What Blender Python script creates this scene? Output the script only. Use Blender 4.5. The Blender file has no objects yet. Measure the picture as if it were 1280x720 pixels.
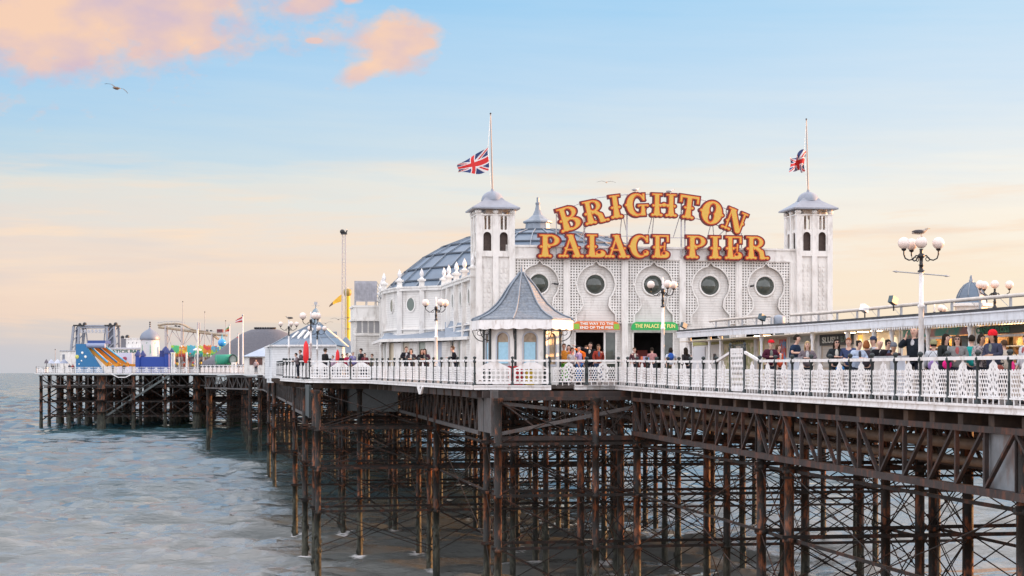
import bpy, bmesh, math, random
import numpy as np
from mathutils import Vector, Matrix
from mathutils.geometry import tessellate_polygon
random.seed(7); rng = np.random.RandomState(5)
scene = bpy.context.scene
COL = scene.collection
pi = math.pi
HE = 11.5            # eye height above the water
F = 2000.0           # focal length in pixels of the 1280 px frame
TH = math.radians(10.25)
VX, VY = math.cos(TH), math.sin(TH)
UX, UY = -math.sin(TH), math.cos(TH)
O0 = (11.85, 37.0)

def P(u, v, z=0.0):
    return Vector((O0[0]+UX*u+VX*v, O0[1]+UY*u+VY*v, z))
def wp(px, py, Y):
    return Vector(((px-640)/F*Y, Y, HE+(466-py)/F*Y))
def uv_of(x, y):
    dx, dy = x-O0[0], y-O0[1]
    return dx*UX+dy*UY, dx*VX+dy*VY
def v_at(px, u):
    t = (px-640)/F
    # O0x+UX u+VX v = t (O0y+UY u+VY v)
    return (t*(O0[1]+UY*u)-O0[0]-UX*u)/(VX-t*VY)
def u_at(px, v):
    t = (px-640)/F
    return (t*(O0[1]+VY*v)-O0[0]-VX*v)/(UX-t*UY)
_du = [-60, 0, 12, 28, 38, 65, 76, 220, 300, 400]
_dd = [.78, .77, .75, .68, .57, .42, .32, .03, 0, 0]
def zd(u):
    return HE - float(np.interp(u, _du, _dd))

# ------------------------------------------------------------------ materials
MATS = {}
def mat(name, col, rough=.6, metal=0.0, var=0.0, vscale=3.0, dirt=None, dirt_amt=0.0, dscale=1.5, bump=0.0,
        bscale=20.0, boards=0.0, baxis=2, emit=None, estr=1.0, spec=.5, stretch=None, trans=0.0, coat=0.0, alpha=1.0, blotch=None):
    if name in MATS: return MATS[name]
    m = bpy.data.materials.new(name); m.use_nodes = True
    nt = m.node_tree; N = nt.nodes; L = nt.links
    b = N['Principled BSDF']
    b.inputs['Roughness'].default_value = rough
    b.inputs['Metallic'].default_value = metal
    b.inputs['Specular IOR Level'].default_value = spec
    if coat: b.inputs['Coat Weight'].default_value = coat
    if trans: b.inputs['Transmission Weight'].default_value = trans
    c4 = (col[0], col[1], col[2], 1)
    b.inputs['Base Color'].default_value = c4
    tc = N.new('ShaderNodeNewGeometry')
    src = tc.outputs['Position']
    if stretch:
        mp = N.new('ShaderNodeMapping'); mp.inputs['Scale'].default_value = stretch
        L.new(src, mp.inputs['Vector']); srcs = mp.outputs[0]
    else: srcs = src
    cur = None
    if var > 0:
        n = N.new('ShaderNodeTexNoise'); n.inputs['Scale'].default_value = vscale; n.inputs['Detail'].default_value = 5
        L.new(srcs, n.inputs['Vector'])
        r = N.new('ShaderNodeMapRange'); r.inputs[1].default_value = .3; r.inputs[2].default_value = .7
        r.inputs[3].default_value = 1-var; r.inputs[4].default_value = 1+var*.6
        L.new(n.outputs['Fac'], r.inputs[0])
        mx = N.new('ShaderNodeVectorMath'); mx.operation = 'SCALE'
        mx.inputs[0].default_value = col[:3]; L.new(r.outputs[0], mx.inputs['Scale'])
        cur = mx.outputs[0]
    def mix(cur, colr, fac_socket):
        mm = N.new('ShaderNodeMix'); mm.data_type = 'RGBA'
        L.new(fac_socket, mm.inputs[0])
        if cur is None: mm.inputs[6].default_value = c4
        else: L.new(cur, mm.inputs[6])
        mm.inputs[7].default_value = (colr[0], colr[1], colr[2], 1)
        return mm.outputs[2]
    if dirt is not None:
        n = N.new('ShaderNodeTexNoise'); n.inputs['Scale'].default_value = dscale; n.inputs['Detail'].default_value = 8
        n.inputs['Roughness'].default_value = .65
        mp2 = N.new('ShaderNodeMapping'); mp2.inputs['Scale'].default_value = (1, 1, .35) if not stretch else stretch
        L.new(src, mp2.inputs['Vector']); L.new(mp2.outputs[0], n.inputs['Vector'])
        r = N.new('ShaderNodeMapRange'); r.inputs[1].default_value = .5; r.inputs[2].default_value = .72
        r.inputs[3].default_value = 0; r.inputs[4].default_value = dirt_amt
        L.new(n.outputs['Fac'], r.inputs[0])
        cur = mix(cur, dirt, r.outputs[0])
    if blotch is not None:
        colr, sc, lo, hi = blotch
        n = N.new('ShaderNodeTexNoise'); n.inputs['Scale'].default_value = sc; n.inputs['Detail'].default_value = 6
        L.new(src, n.inputs['Vector'])
        r = N.new('ShaderNodeMapRange'); r.inputs[1].default_value = lo; r.inputs[2].default_value = hi
        L.new(n.outputs['Fac'], r.inputs[0])
        cur = mix(cur, colr, r.outputs[0])
    bh = None
    if boards > 0:
        sp = N.new('ShaderNodeSeparateXYZ'); L.new(src, sp.inputs[0])
        ma = N.new('ShaderNodeMath'); ma.operation = 'MULTIPLY'; ma.inputs[1].default_value = 1/boards
        L.new(sp.outputs[baxis], ma.inputs[0])
        fr = N.new('ShaderNodeMath'); fr.operation = 'FRACT'; L.new(ma.outputs[0], fr.inputs[0])
        gr = N.new('ShaderNodeMapRange'); gr.inputs[1].default_value = 0.0; gr.inputs[2].default_value = .14
        gr.inputs[3].default_value = 0.0; gr.inputs[4].default_value = 1.0
        L.new(fr.outputs[0], gr.inputs[0]); bh = gr.outputs[0]
        inv = N.new('ShaderNodeMath'); inv.operation = 'SUBTRACT'; inv.inputs[0].default_value = 1; L.new(bh, inv.inputs[1])
        sc2 = N.new('ShaderNodeMath'); sc2.operation = 'MULTIPLY'; sc2.inputs[1].default_value = .45; L.new(inv.outputs[0], sc2.inputs[0])
        cur = mix(cur, (col[0]*.35, col[1]*.34, col[2]*.34), sc2.outputs[0])
    if cur is not None: L.new(cur, b.inputs['Base Color'])
    if bump > 0 or boards > 0:
        bp = N.new('ShaderNodeBump'); bp.inputs['Strength'].default_value = bump if bump > 0 else .5
        bp.inputs['Distance'].default_value = .03
        if bump > 0:
            n = N.new('ShaderNodeTexNoise'); n.inputs['Scale'].default_value = bscale; n.inputs['Detail'].default_value = 4
            L.new(srcs, n.inputs['Vector'])
            if bh is not None:
                ad = N.new('ShaderNodeMath'); ad.operation = 'ADD'; L.new(n.outputs['Fac'], ad.inputs[0]); L.new(bh, ad.inputs[1])
                L.new(ad.outputs[0], bp.inputs['Height'])
            else: L.new(n.outputs['Fac'], bp.inputs['Height'])
        else: L.new(bh, bp.inputs['Height'])
        L.new(bp.outputs[0], b.inputs['Normal'])
    if emit is not None:
        b.inputs['Emission Color'].default_value = (*emit, 1); b.inputs['Emission Strength'].default_value = estr
    if alpha < 1: b.inputs['Alpha'].default_value = alpha
    MATS[name] = m
    return m

# ------------------------------------------------------------------ mesh builder
class MB:
    def __init__(s): s.v = []; s.f = []; s.m = []; s.sm = []
    def add(s, vs, fs, mi=0, smooth=False):
        b = len(s.v); s.v += [tuple(x) for x in vs]
        for f in fs: s.f.append(tuple(i+b for i in f)); s.m.append(mi); s.sm.append(smooth)
    def box(s, x0, x1, y0, y1, z0, z1, mi=0):
        vs = [(x0,y0,z0),(x1,y0,z0),(x1,y1,z0),(x0,y1,z0),(x0,y0,z1),(x1,y0,z1),(x1,y1,z1),(x0,y1,z1)]
        s.add(vs, [(0,3,2,1),(4,5,6,7),(0,1,5,4),(1,2,6,5),(2,3,7,6),(3,0,4,7)], mi)
    def beam(s, p, q, w, h=None, mi=0, up=(0,0,1)):
        h = h or w; p = Vector(p); q = Vector(q); d = q-p
        if d.length < 1e-6: return
        d.normalize(); up = Vector(up)
        if abs(d.dot(up)) > .999: up = Vector((0,1,0)) if abs(d.y) < .9 else Vector((1,0,0))
        a = d.cross(up).normalized(); b = a.cross(d).normalized()
        vs = []
        for c in (p, q):
            for sa, sb in ((-1,-1),(1,-1),(1,1),(-1,1)): vs.append(c+a*sa*w/2+b*sb*h/2)
        s.add(vs, [(0,1,2,3),(7,6,5,4),(0,4,5,1),(1,5,6,2),(2,6,7,3),(3,7,4,0)], mi)
    def tube(s, p, q, r, n=8, r2=None, mi=0, caps=True, smooth=True):
        r2 = r if r2 is None else r2; p = Vector(p); q = Vector(q); d = (q-p)
        if d.length < 1e-6: return
        d.normalize(); up = Vector((0,0,1)) if abs(d.z) < .99 else Vector((1,0,0))
        a = d.cross(up).normalized(); b = a.cross(d).normalized(); vs = []
        for c, rr in ((p, r), (q, r2)):
            for i in range(n):
                t = 2*pi*i/n; vs.append(c+a*math.cos(t)*rr+b*math.sin(t)*rr)
        s.add(vs, [(i, (i+1)%n, n+(i+1)%n, n+i) for i in range(n)], mi, smooth)
        if caps: s.add(vs, [tuple(range(n-1,-1,-1)), tuple(range(n, 2*n))], mi)
    def path(s, pts, r, n=6, mi=0):
        pts = [Vector(p) for p in pts]; rings = []
        k = len(pts)
        for i, p in enumerate(pts):
            d = (pts[min(i+1,k-1)]-pts[max(i-1,0)]).normalized()
            up = Vector((0,0,1)) if abs(d.z) < .95 else Vector((0,1,0))
            a = d.cross(up).normalized(); b = a.cross(d).normalized()
            rr = r[i] if isinstance(r, (list, tuple)) else r
            rings.append([p+a*math.cos(2*pi*j/n)*rr+b*math.sin(2*pi*j/n)*rr for j in range(n)])
        vs = [x for g in rings for x in g]; fs = []
        for i in range(k-1):
            for j in range(n): fs.append((i*n+j, i*n+(j+1)%n, (i+1)*n+(j+1)%n, (i+1)*n+j))
        s.add(vs, fs, mi, True)
        s.add(vs, [tuple(range(n-1,-1,-1)), tuple(range((k-1)*n, k*n))], mi)
    def lathe(s, prof, c=(0,0,0), n=16, mi=0, smooth=True, rot=0.0, sx=1, sy=1, close=True):
        c = Vector(c); vs = []
        for r, z in prof:
            for i in range(n):
                t = rot+2*pi*i/n; vs.append((c.x+r*math.cos(t)*sx, c.y+r*math.sin(t)*sy, c.z+z))
        fs = []
        for k in range(len(prof)-1):
            for i in range(n): fs.append((k*n+i, k*n+(i+1)%n, (k+1)*n+(i+1)%n, (k+1)*n+i))
        s.add(vs, fs, mi, smooth)
        if close: s.add(vs, [tuple(range(n-1,-1,-1)), tuple(range((len(prof)-1)*n, len(prof)*n))], mi)
    def ball(s, c, r, n=12, m=8, mi=0, sx=1, sy=1, sz=1):
        prof = [(r*math.sin(pi*k/m), -r*math.cos(pi*k/m)*sz) for k in range(m+1)]
        prof[0] = (r*.02, prof[0][1]); prof[-1] = (r*.02, prof[-1][1])
        s.lathe(prof, c, n, mi, True, 0, sx, sy)
    def prism(s, poly, z0, z1, mi=0):
        n = len(poly); vs = [(x,y,z0) for x,y in poly]+[(x,y,z1) for x,y in poly]
        tris = tessellate_polygon([[Vector((x,y,0)) for x,y in poly]])
        s.add(vs, [tuple(t) for t in tris], mi); s.add(vs, [tuple(i+n for i in t) for t in tris], mi)
        s.add(vs, [(i,(i+1)%n,n+(i+1)%n,n+i) for i in range(n)], mi)
    def wallp(s, poly, y0, y1, mi=0):      # polygon in the xz plane, thickness in y
        n = len(poly); vs = [(x,y0,z) for x,z in poly]+[(x,y1,z) for x,z in poly]
        tris = tessellate_polygon([[Vector((x,z,0)) for x,z in poly]])
        s.add(vs, [tuple(t) for t in tris], mi); s.add(vs, [tuple(i+n for i in t) for t in tris], mi)
        s.add(vs, [(i,(i+1)%n,n+(i+1)%n,n+i) for i in range(n)], mi)
    def mesh(s, vf, off=(0,0,0), mi=0, M=None):
        vs, fs = vf; o = Vector(off)
        if M is None: s.add([(x[0]+o.x, x[1]+o.y, x[2]+o.z) for x in vs], fs, mi)
        else: s.add([M @ Vector(x) for x in vs], fs, mi)
    def build(s, name, mats, parent=None, loc=None, rz=0.0):
        me = bpy.data.meshes.new(name)
        me.from_pydata(s.v, [], s.f)
        if not isinstance(mats, (list, tuple)): mats = [mats]
        for m in mats: me.materials.append(m)
        if len(mats) > 1: me.polygons.foreach_set('material_index', s.m)
        me.polygons.foreach_set('use_smooth', s.sm)
        bm = bmesh.new(); bm.from_mesh(me); bmesh.ops.recalc_face_normals(bm, faces=bm.faces); bm.to_mesh(me); bm.free()
        me.update()
        o = bpy.data.objects.new(name, me); COL.objects.link(o)
        if parent: o.parent = parent
        if loc is not None: o.location = loc
        if rz: o.rotation_euler[2] = rz
        return o

def tag(o, label=None, cat=None, group=None, kind=None):
    if label: o['label'] = label
    if cat: o['category'] = cat
    if group: o['group'] = group
    if kind: o['kind'] = kind
    return o
def thing(name, label, cat, loc=(0,0,0), rz=0.0, group=None):
    o = bpy.data.objects.new(name, None); o.empty_display_size = .3
    COL.objects.link(o); o.location = loc; o.rotation_euler[2] = rz
    return tag(o, label, cat, group)
def copy_tree(o, parent=None, top=True):
    c = o.copy(); COL.objects.link(c)
    if parent: c.parent = parent
    for ch in [x for x in KIDS(o)]: copy_tree(ch, c, False)
    return c
def KIDS(o): return list(o.children)

# ------------------------------------------------------------------ outlines from distance fields
def contour(f, x0, x1, y0, y1, h, eps=.0015):
    nx = int(round((x1-x0)/h))+1; ny = int(round((y1-y0)/h))+1
    X, Y = np.meshgrid(x0+h*np.arange(nx), y0+h*np.arange(ny), indexing='ij')
    D = f(X, Y)+1e-7
    D[0,:] = np.maximum(D[0,:], 1e-4); D[-1,:] = np.maximum(D[-1,:], 1e-4); D[:,0] = np.maximum(D[:,0], 1e-4); D[:,-1] = np.maximum(D[:,-1], 1e-4)
    S = D < 0
    adj = {}
    def pt(k):
        i, j, a = k
        if a == 0:
            t = D[i,j]/(D[i,j]-D[i+1,j]); return (x0+h*(i+t), y0+h*j)
        t = D[i,j]/(D[i,j]-D[i,j+1]); return (x0+h*i, y0+h*(j+t))
    A = S[:-1,:-1].astype(int)+S[1:,:-1]*2+S[1:,1:]*4+S[:-1,1:]*8
    tab = {1:[(3,0)],2:[(0,1)],3:[(3,1)],4:[(1,2)],5:[(3,0),(1,2)],6:[(0,2)],7:[(3,2)],8:[(2,3)],9:[(2,0)],10:[(0,1),(2,3)],11:[(2,1)],12:[(1,3)],13:[(1,0)],14:[(0,3)]}
    for i, j in zip(*np.nonzero((A > 0) & (A < 15))):
        i = int(i); j = int(j)
        E = [(i,j,0),(i+1,j,1),(i,j+1,0),(i,j,1)]
        for a, b in tab[int(A[i,j])]:
            adj.setdefault(E[a], []).append(E[b]); adj.setdefault(E[b], []).append(E[a])
    loops = []; seen = set()
    for k0 in adj:
        if k0 in seen: continue
        loop = [k0]; seen.add(k0); prev = None; cur = k0
        while True:
            nxt = None
            for q in adj[cur]:
                if q not in seen: nxt = q; break
            if nxt is None: break
            seen.add(nxt); loop.append(nxt); cur = nxt
        if len(loop) > 3:
            ps = [pt(k) for k in loop]
            out = []
            n = len(ps)
            keep = [True]*n
            for rep in range(2):
                idx = [i for i in range(n) if keep[i]]
                m = len(idx)
                for q in range(0, m, 2):
                    a = ps[idx[q-1]]; b = ps[idx[q]]; c = ps[idx[(q+1) % m]]
                    ar = abs((b[0]-a[0])*(c[1]-a[1])-(b[1]-a[1])*(c[0]-a[0])); l = math.hypot(c[0]-a[0], c[1]-a[1])+1e-9
                    if ar/l < eps: keep[idx[q]] = False
            out = [ps[i] for i in range(n) if keep[i]]
            if len(out) > 2: loops.append(out)
    return loops
def fill(loops, depth, y0=0.0):
    """extruded plate in the xz plane from y0 to y0+depth"""
    cu = bpy.data.curves.new('tmp', 'CURVE'); cu.dimensions = '2D'; cu.fill_mode = 'BOTH'; cu.extrude = depth/2
    for lp in loops:
        sp = cu.splines.new('POLY'); sp.points.add(len(lp)-1)
        sp.points.foreach_set('co', [c for p in lp for c in (p[0], p[1], 0, 1)]); sp.use_cyclic_u = True
    return _curve_mesh(cu, depth, y0)
def _curve_mesh(cu, depth, y0):
    ob = bpy.data.objects.new('tmp', cu); COL.objects.link(ob)
    dg = bpy.context.evaluated_depsgraph_get(); dg.update()
    me = bpy.data.meshes.new_from_object(ob.evaluated_get(dg))
    vs = [(v.co.x, y0+depth/2-v.co.z, v.co.y) for v in me.vertices]; fs = [tuple(p.vertices) for p in me.polygons]
    bpy.data.objects.remove(ob); bpy.data.curves.remove(cu); bpy.data.meshes.remove(me)
    return vs, fs
def text_mesh(body, size, depth=.02, y0=0.0, width=None, bold=0.0, sp=1.0):
    cu = bpy.data.curves.new('tmp', 'FONT'); cu.body = body; cu.size = size; cu.extrude = depth/2
    cu.align_x = 'CENTER'; cu.align_y = 'CENTER'; cu.offset = bold; cu.space_character = sp
    vs, fs = _curve_mesh(cu, depth, y0)
    if width:
        xs = [v[0] for v in vs]; w = max(xs)-min(xs); c = (max(xs)+min(xs))/2; k = width/w
        vs = [((v[0]-c)*k, v[1], v[2]) for v in vs]
    zs = [v[2] for v in vs]; zc = (max(zs)+min(zs))/2
    return [(v[0], v[1], v[2]-zc) for v in vs], fs
def skinned(verts, edges, radii, root=0, sub=1):
    """one continuous skin grown round a skeleton; returns verts, faces"""
    me = bpy.data.meshes.new('tmp'); me.from_pydata(verts, edges, [])
    ob = bpy.data.objects.new('tmp', me); COL.objects.link(ob)
    md = ob.modifiers.new('s', 'SKIN'); md.use_smooth_shade = True
    if not me.skin_vertices:
        bm = bmesh.new(); bm.from_mesh(me); bm.verts.layers.skin.verify(); bm.to_mesh(me); bm.free()
    for i, sv in enumerate(me.skin_vertices[0].data):
        r = radii[i]; sv.radius = (r, r) if not isinstance(r, tuple) else r
        sv.use_root = (i == root)
    if sub:
        ms = ob.modifiers.new('d', 'SUBSURF'); ms.levels = sub; ms.render_levels = sub
    dg = bpy.context.evaluated_depsgraph_get(); dg.update()
    m2 = bpy.data.meshes.new_from_object(ob.evaluated_get(dg))
    vs = [tuple(v.co) for v in m2.vertices]; fs = [tuple(p.vertices) for p in m2.polygons]
    bpy.data.objects.remove(ob); bpy.data.meshes.remove(me); bpy.data.meshes.remove(m2)
    return vs, fs

# ------------------------------------------------------------------ shared materials
WHITE = mat('white_paint', (.80,.785,.755), .5, var=.10, vscale=1.1, dirt=(.36,.32,.28), dirt_amt=.65, dscale=2.6)
WHITE2 = mat('white_timber', (.78,.765,.735), .55, var=.10, vscale=.9, dirt=(.38,.34,.30), dirt_amt=.65, dscale=1.9, boards=.16)
RAILW = mat('white_rail_paint', (.83,.82,.82), .45, var=.09, vscale=3, dirt=(.34,.25,.18), dirt_amt=.65, dscale=4)
CREAM = mat('cream_paint', (.72,.62,.47), .55, var=.08, vscale=2, dirt=(.35,.3,.25), dirt_amt=.4, dscale=3)
POSTG = mat('dark_green_iron', (.018,.028,.030), .4, var=.3, vscale=8, metal=.0)
DARK = mat('dark_void', (.015,.014,.014), .8)
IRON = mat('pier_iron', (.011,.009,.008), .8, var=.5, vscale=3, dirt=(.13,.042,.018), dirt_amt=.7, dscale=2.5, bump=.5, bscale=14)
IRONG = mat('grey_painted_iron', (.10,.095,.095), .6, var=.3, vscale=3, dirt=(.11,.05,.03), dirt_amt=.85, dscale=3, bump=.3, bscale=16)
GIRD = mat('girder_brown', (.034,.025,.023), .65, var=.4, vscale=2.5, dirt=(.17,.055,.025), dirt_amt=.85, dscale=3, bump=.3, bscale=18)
LEAD = mat('lead_sheet', (.13,.18,.245), .42, metal=.25, var=.14, vscale=1.2, dirt=(.12,.15,.19), dirt_amt=.6, dscale=1.5, bump=.15, bscale=5)
LEAD2 = mat('grey_lead_ribs', (.22,.26,.31), .45, metal=.2, var=.15, vscale=3)
SLATE = mat('slate_tiles', (.17,.20,.24), .5, var=.35, vscale=9, dirt=(.28,.29,.30), dirt_amt=.6, dscale=5, boards=.13, bump=.5, bscale=14)
GLASS = mat('window_glass', (.06,.075,.065), .08, spec=.8, var=.5, vscale=1.5)  # grey-green mottling paints faint reflections and curtains into the glass
TIMB = mat('deck_boards', (.11,.09,.08), .8, var=.3, vscale=4, boards=.14, baxis=1)
GREYM = mat('galvanised_metal', (.42,.43,.45), .45, metal=.5, var=.12, vscale=4)
BLACKI = mat('black_iron', (.012,.012,.014), .35)
# ------------------------------------------------------------------ world
SUN_AZ = math.radians(14.0)      # direction to the sun measured from +X towards +Y
SUN_EL = math.radians(6.0)
world = bpy.data.worlds.new('World'); scene.world = world; world.use_nodes = True
nt = world.node_tree; N = nt.nodes; L = nt.links
bg = N['Background']; bg.inputs['Strength'].default_value = .1
sky = N.new('ShaderNodeTexSky'); sky.sky_type = 'NISHITA'; sky.sun_disc = False
sky.sun_elevation = SUN_EL; sky.sun_rotation = pi/2-SUN_AZ; sky.altitude = 10; sky.air_density = 1.0; sky.dust_density = 1.5
tc = N.new('ShaderNodeTexCoord'); sp = N.new('ShaderNodeSeparateXYZ'); L.new(tc.outputs['Generated'], sp.inputs[0])
def M_(op, a, b=None, c=None, clamp=False):
    n = N.new('ShaderNodeMath'); n.operation = op; n.use_clamp = clamp
    for i, x in enumerate((a, b, c)):
        if x is None: continue
        if isinstance(x, (int, float)): n.inputs[i].default_value = x
        else: L.new(x, n.inputs[i])
    return n.outputs[0]
def mixc(f, a, b):
    n = N.new('ShaderNodeMix'); n.data_type = 'RGBA'
    for i, x in ((0, f), (6, a), (7, b)):
        if isinstance(x, (int, float)): n.inputs[i].default_value = x
        elif isinstance(x, tuple): n.inputs[i].default_value = (*x, 1)
        else: L.new(x, n.inputs[i])
    return n.outputs[2]
def lin(c): return tuple((x/255/12.92 if x/255 <= .04045 else ((x/255+.055)/1.055)**2.4) for x in c)
def ramp(fac, stops):
    n = N.new('ShaderNodeValToRGB'); cr = n.color_ramp
    while len(cr.elements) < len(stops): cr.elements.new(.5)
    for e, (p, c) in zip(cr.elements, stops): e.position = p; e.color = (*lin(c), 1)
    L.new(fac, n.inputs[0]); return n.outputs[0]
X, Y, Z = sp.outputs
el = M_('ARCSINE', Z)                       # elevation in radians
az = M_('ARCTAN2', X, Y)                    # 0 = view direction, + = west
elw = el
# stratus wobble of the gradient
nz = N.new('ShaderNodeTexNoise'); nz.inputs['Scale'].default_value = 1.0; nz.inputs['Detail'].default_value = 6; nz.inputs['Roughness'].default_value = .6
cb = N.new('ShaderNodeCombineXYZ'); L.new(M_('MULTIPLY', az, 5.5), cb.inputs[0]); L.new(M_('MULTIPLY', M_('ADD', el, M_('MULTIPLY', az, .04)), 70.0), cb.inputs[1])
L.new(cb.outputs[0], nz.inputs['Vector'])
wob = M_('MULTIPLY', M_('SUBTRACT', nz.outputs['Fac'], .5), .055)
el2 = M_('ADD', el, M_('MULTIPLY', wob, M_('GREATER_THAN', el, -.01)))
fac = M_('MULTIPLY', el2, 3.0, clamp=True)   # 0 .. .333 rad
E = lambda y: (466-y)/2000*3.0
left = ramp(fac, [(0,(200,202,210)),(E(430),(208,204,208)),(E(412),(220,209,205)),(E(400),(240,215,198)),(E(345),(241,218,203)),(E(290),(232,221,213)),(E(240),(222,225,222)),(E(205),(190,216,232)),(E(110),(165,207,239)),(E(0),(136,196,240)),(.97,(125,185,235))])
right = ramp(fac, [(0,(252,226,196)),(E(425),(254,234,204)),(E(400),(253,236,210)),(E(345),(252,236,214)),(E(290),(252,243,229)),(E(240),(247,244,236)),(E(200),(233,238,240)),(E(110),(210,229,245)),(E(0),(184,220,246)),(.97,(140,192,235))])
side = M_('MULTIPLY', M_('ADD', az, .33), 1.55, clamp=True)
base = mixc(side, left, right)
# streaky warm stratus
n2 = N.new('ShaderNodeTexNoise'); n2.inputs['Scale'].default_value = 1.0; n2.inputs['Detail'].default_value = 8; n2.inputs['Roughness'].default_value = .62
cb2 = N.new('ShaderNodeCombineXYZ'); L.new(M_('MULTIPLY', az, 9.0), cb2.inputs[0]); L.new(M_('MULTIPLY', M_('SUBTRACT', el, M_('MULTIPLY', az, .03)), 95.0), cb2.inputs[1]); cb2.inputs[2].default_value = 4.2
L.new(cb2.outputs[0], n2.inputs['Vector'])
st = M_('MULTIPLY', M_('SUBTRACT', n2.outputs['Fac'], .50, clamp=True), 5.0, clamp=True)
band = M_('MULTIPLY', M_('SUBTRACT', 1.0, M_('MULTIPLY', M_('ABSOLUTE', M_('SUBTRACT', el, .085)), 17.0), clamp=True), 1.0, clamp=True)
base = mixc(M_('MULTIPLY', st, M_('MULTIPLY', band, 1.0)), base, lin((252,226,202)))
n2b = N.new('ShaderNodeTexNoise'); n2b.inputs['Scale'].default_value = 1.0; n2b.inputs['Detail'].default_value = 8
cb2b = N.new('ShaderNodeCombineXYZ'); L.new(M_('MULTIPLY', az, 6.0), cb2b.inputs[0]); L.new(M_('MULTIPLY', el, 60.0), cb2b.inputs[1]); cb2b.inputs[2].default_value = 9.2
L.new(cb2b.outputs[0], n2b.inputs['Vector'])
gst = M_('MULTIPLY', M_('SUBTRACT', n2b.outputs['Fac'], .52, clamp=True), 2.6, clamp=True)
low = M_('SUBTRACT', 1.0, M_('MULTIPLY', M_('ABSOLUTE', M_('SUBTRACT', el, .06)), 15.0), clamp=True)
base = mixc(M_('MULTIPLY', gst, M_('MULTIPLY', low, .85)), base, lin((206,204,212)))
# cumulus clouds
n3 = N.new('ShaderNodeTexNoise'); n3.inputs['Scale'].default_value = 1.0; n3.inputs['Detail'].default_value = 9; n3.inputs['Roughness'].default_value = .55
cb3 = N.new('ShaderNodeCombineXYZ'); L.new(M_('MULTIPLY', az, 16.0), cb3.inputs[0]); L.new(M_('MULTIPLY', el, 26.0), cb3.inputs[1]); cb3.inputs[2].default_value = 1.7
L.new(cb3.outputs[0], n3.inputs['Vector'])
n3f = M_('SUBTRACT', n3.outputs['Fac'], .5)
def blob(px, py, rx, ry, rot=0.0):
    ca, ce = math.atan((px-640)/F), math.atan((466-py)/F)
    rx, ry = rx/F, ry/F; c, s_ = math.cos(rot), math.sin(rot)
    da = M_('SUBTRACT', az, ca); de = M_('SUBTRACT', el, ce)
    a = M_('ADD', M_('MULTIPLY', da, c/rx), M_('MULTIPLY', de, s_/rx)); b = M_('SUBTRACT', M_('MULTIPLY', de, c/ry), M_('MULTIPLY', da, s_/ry))
    d = M_('SQRT', M_('ADD', M_('MULTIPLY', a, a), M_('MULTIPLY', b, b)))
    return M_('SUBTRACT', 1.0, d)
blobs = [blob(125, -25, 400, 165, .12), blob(30, 40, 260, 92), blob(200, 30, 150, 80, .3), blob(495, 55, 66, 52, .5), blob(462, 88, 70, 20, .45), blob(385, 8, 62, 20, .2), blob(440, 2, 24, 9),
         blob(255, 66, 34, 12, .3), blob(392, 54, 14, 5), blob(530, 55, 25, 12)]
m = blobs[0]
for q in blobs[1:]: m = M_('MAXIMUM', m, q)
hi = M_('GREATER_THAN', el, .02)
edge = M_('ADD', m, M_('MULTIPLY', n3f, 1.6))
n5 = N.new('ShaderNodeTexNoise'); n5.inputs['Scale'].default_value = 4.6; n5.inputs['Detail'].default_value = 9; n5.inputs['Roughness'].default_value = .6
L.new(cb3.outputs[0], n5.inputs['Vector'])
edge = M_('ADD', edge, M_('MULTIPLY', M_('SUBTRACT', n5.outputs['Fac'], .5), .75))
dens = M_('MULTIPLY', M_('MULTIPLY', M_('SUBTRACT', edge, .10), 2.3, clamp=True), hi, clamp=True)
dens = M_('SMOOTHSTEP', dens, 0.0, 1.0) if False else dens
n4 = N.new('ShaderNodeTexNoise'); n4.inputs['Scale'].default_value = 1.2; n4.inputs['Detail'].default_value = 7
L.new(cb3.outputs[0], n4.inputs['Vector'])
tone = M_('MULTIPLY', M_('SUBTRACT', n4.outputs['Fac'], .36), 3.4, clamp=True)
ccol = mixc(tone, lin((254,210,178)), lin((212,188,204)))
base = mixc(M_('MULTIPLY', dens, .93), base, ccol)
# unseen sky above and behind the viewer, brightened to light facade and water
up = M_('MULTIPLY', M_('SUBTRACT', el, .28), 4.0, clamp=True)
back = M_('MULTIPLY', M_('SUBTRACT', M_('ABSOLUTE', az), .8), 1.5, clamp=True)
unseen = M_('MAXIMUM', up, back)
westg = M_('MULTIPLY', M_('MULTIPLY', M_('SUBTRACT', az, .33), 1.6, clamp=True), M_('MULTIPLY', M_('SUBTRACT', 2.3, az), 2.0, clamp=True))  # sunset side outside the frame, gain raised to brighten the water
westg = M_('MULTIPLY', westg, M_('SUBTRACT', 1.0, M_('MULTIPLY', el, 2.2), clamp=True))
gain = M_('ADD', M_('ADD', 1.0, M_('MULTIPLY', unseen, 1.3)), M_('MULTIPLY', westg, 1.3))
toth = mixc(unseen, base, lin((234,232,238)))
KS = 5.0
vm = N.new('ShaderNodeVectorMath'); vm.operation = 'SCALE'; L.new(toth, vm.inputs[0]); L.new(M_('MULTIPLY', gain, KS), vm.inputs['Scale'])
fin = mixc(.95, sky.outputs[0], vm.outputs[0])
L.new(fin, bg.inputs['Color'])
sd = bpy.data.lights.new('sun', 'SUN'); sd.energy = 5.0; sd.angle = math.radians(.6); sd.color = (1.0, .47, .17)
so = bpy.data.objects.new('sun', sd); COL.objects.link(so)
to_sun = Vector((math.cos(SUN_AZ)*math.cos(SUN_EL), math.sin(SUN_AZ)*math.cos(SUN_EL), math.sin(SUN_EL)))
so.rotation_euler = to_sun.to_track_quat('Z', 'Y').to_euler(); so.location = (60, 40, 60)
vs_ = scene.view_settings; vs_.view_transform = 'Standard'; vs_.look = 'None'; vs_.exposure = 1.03; vs_.gamma = 1.0; vs_.use_curve_mapping = False
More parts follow.
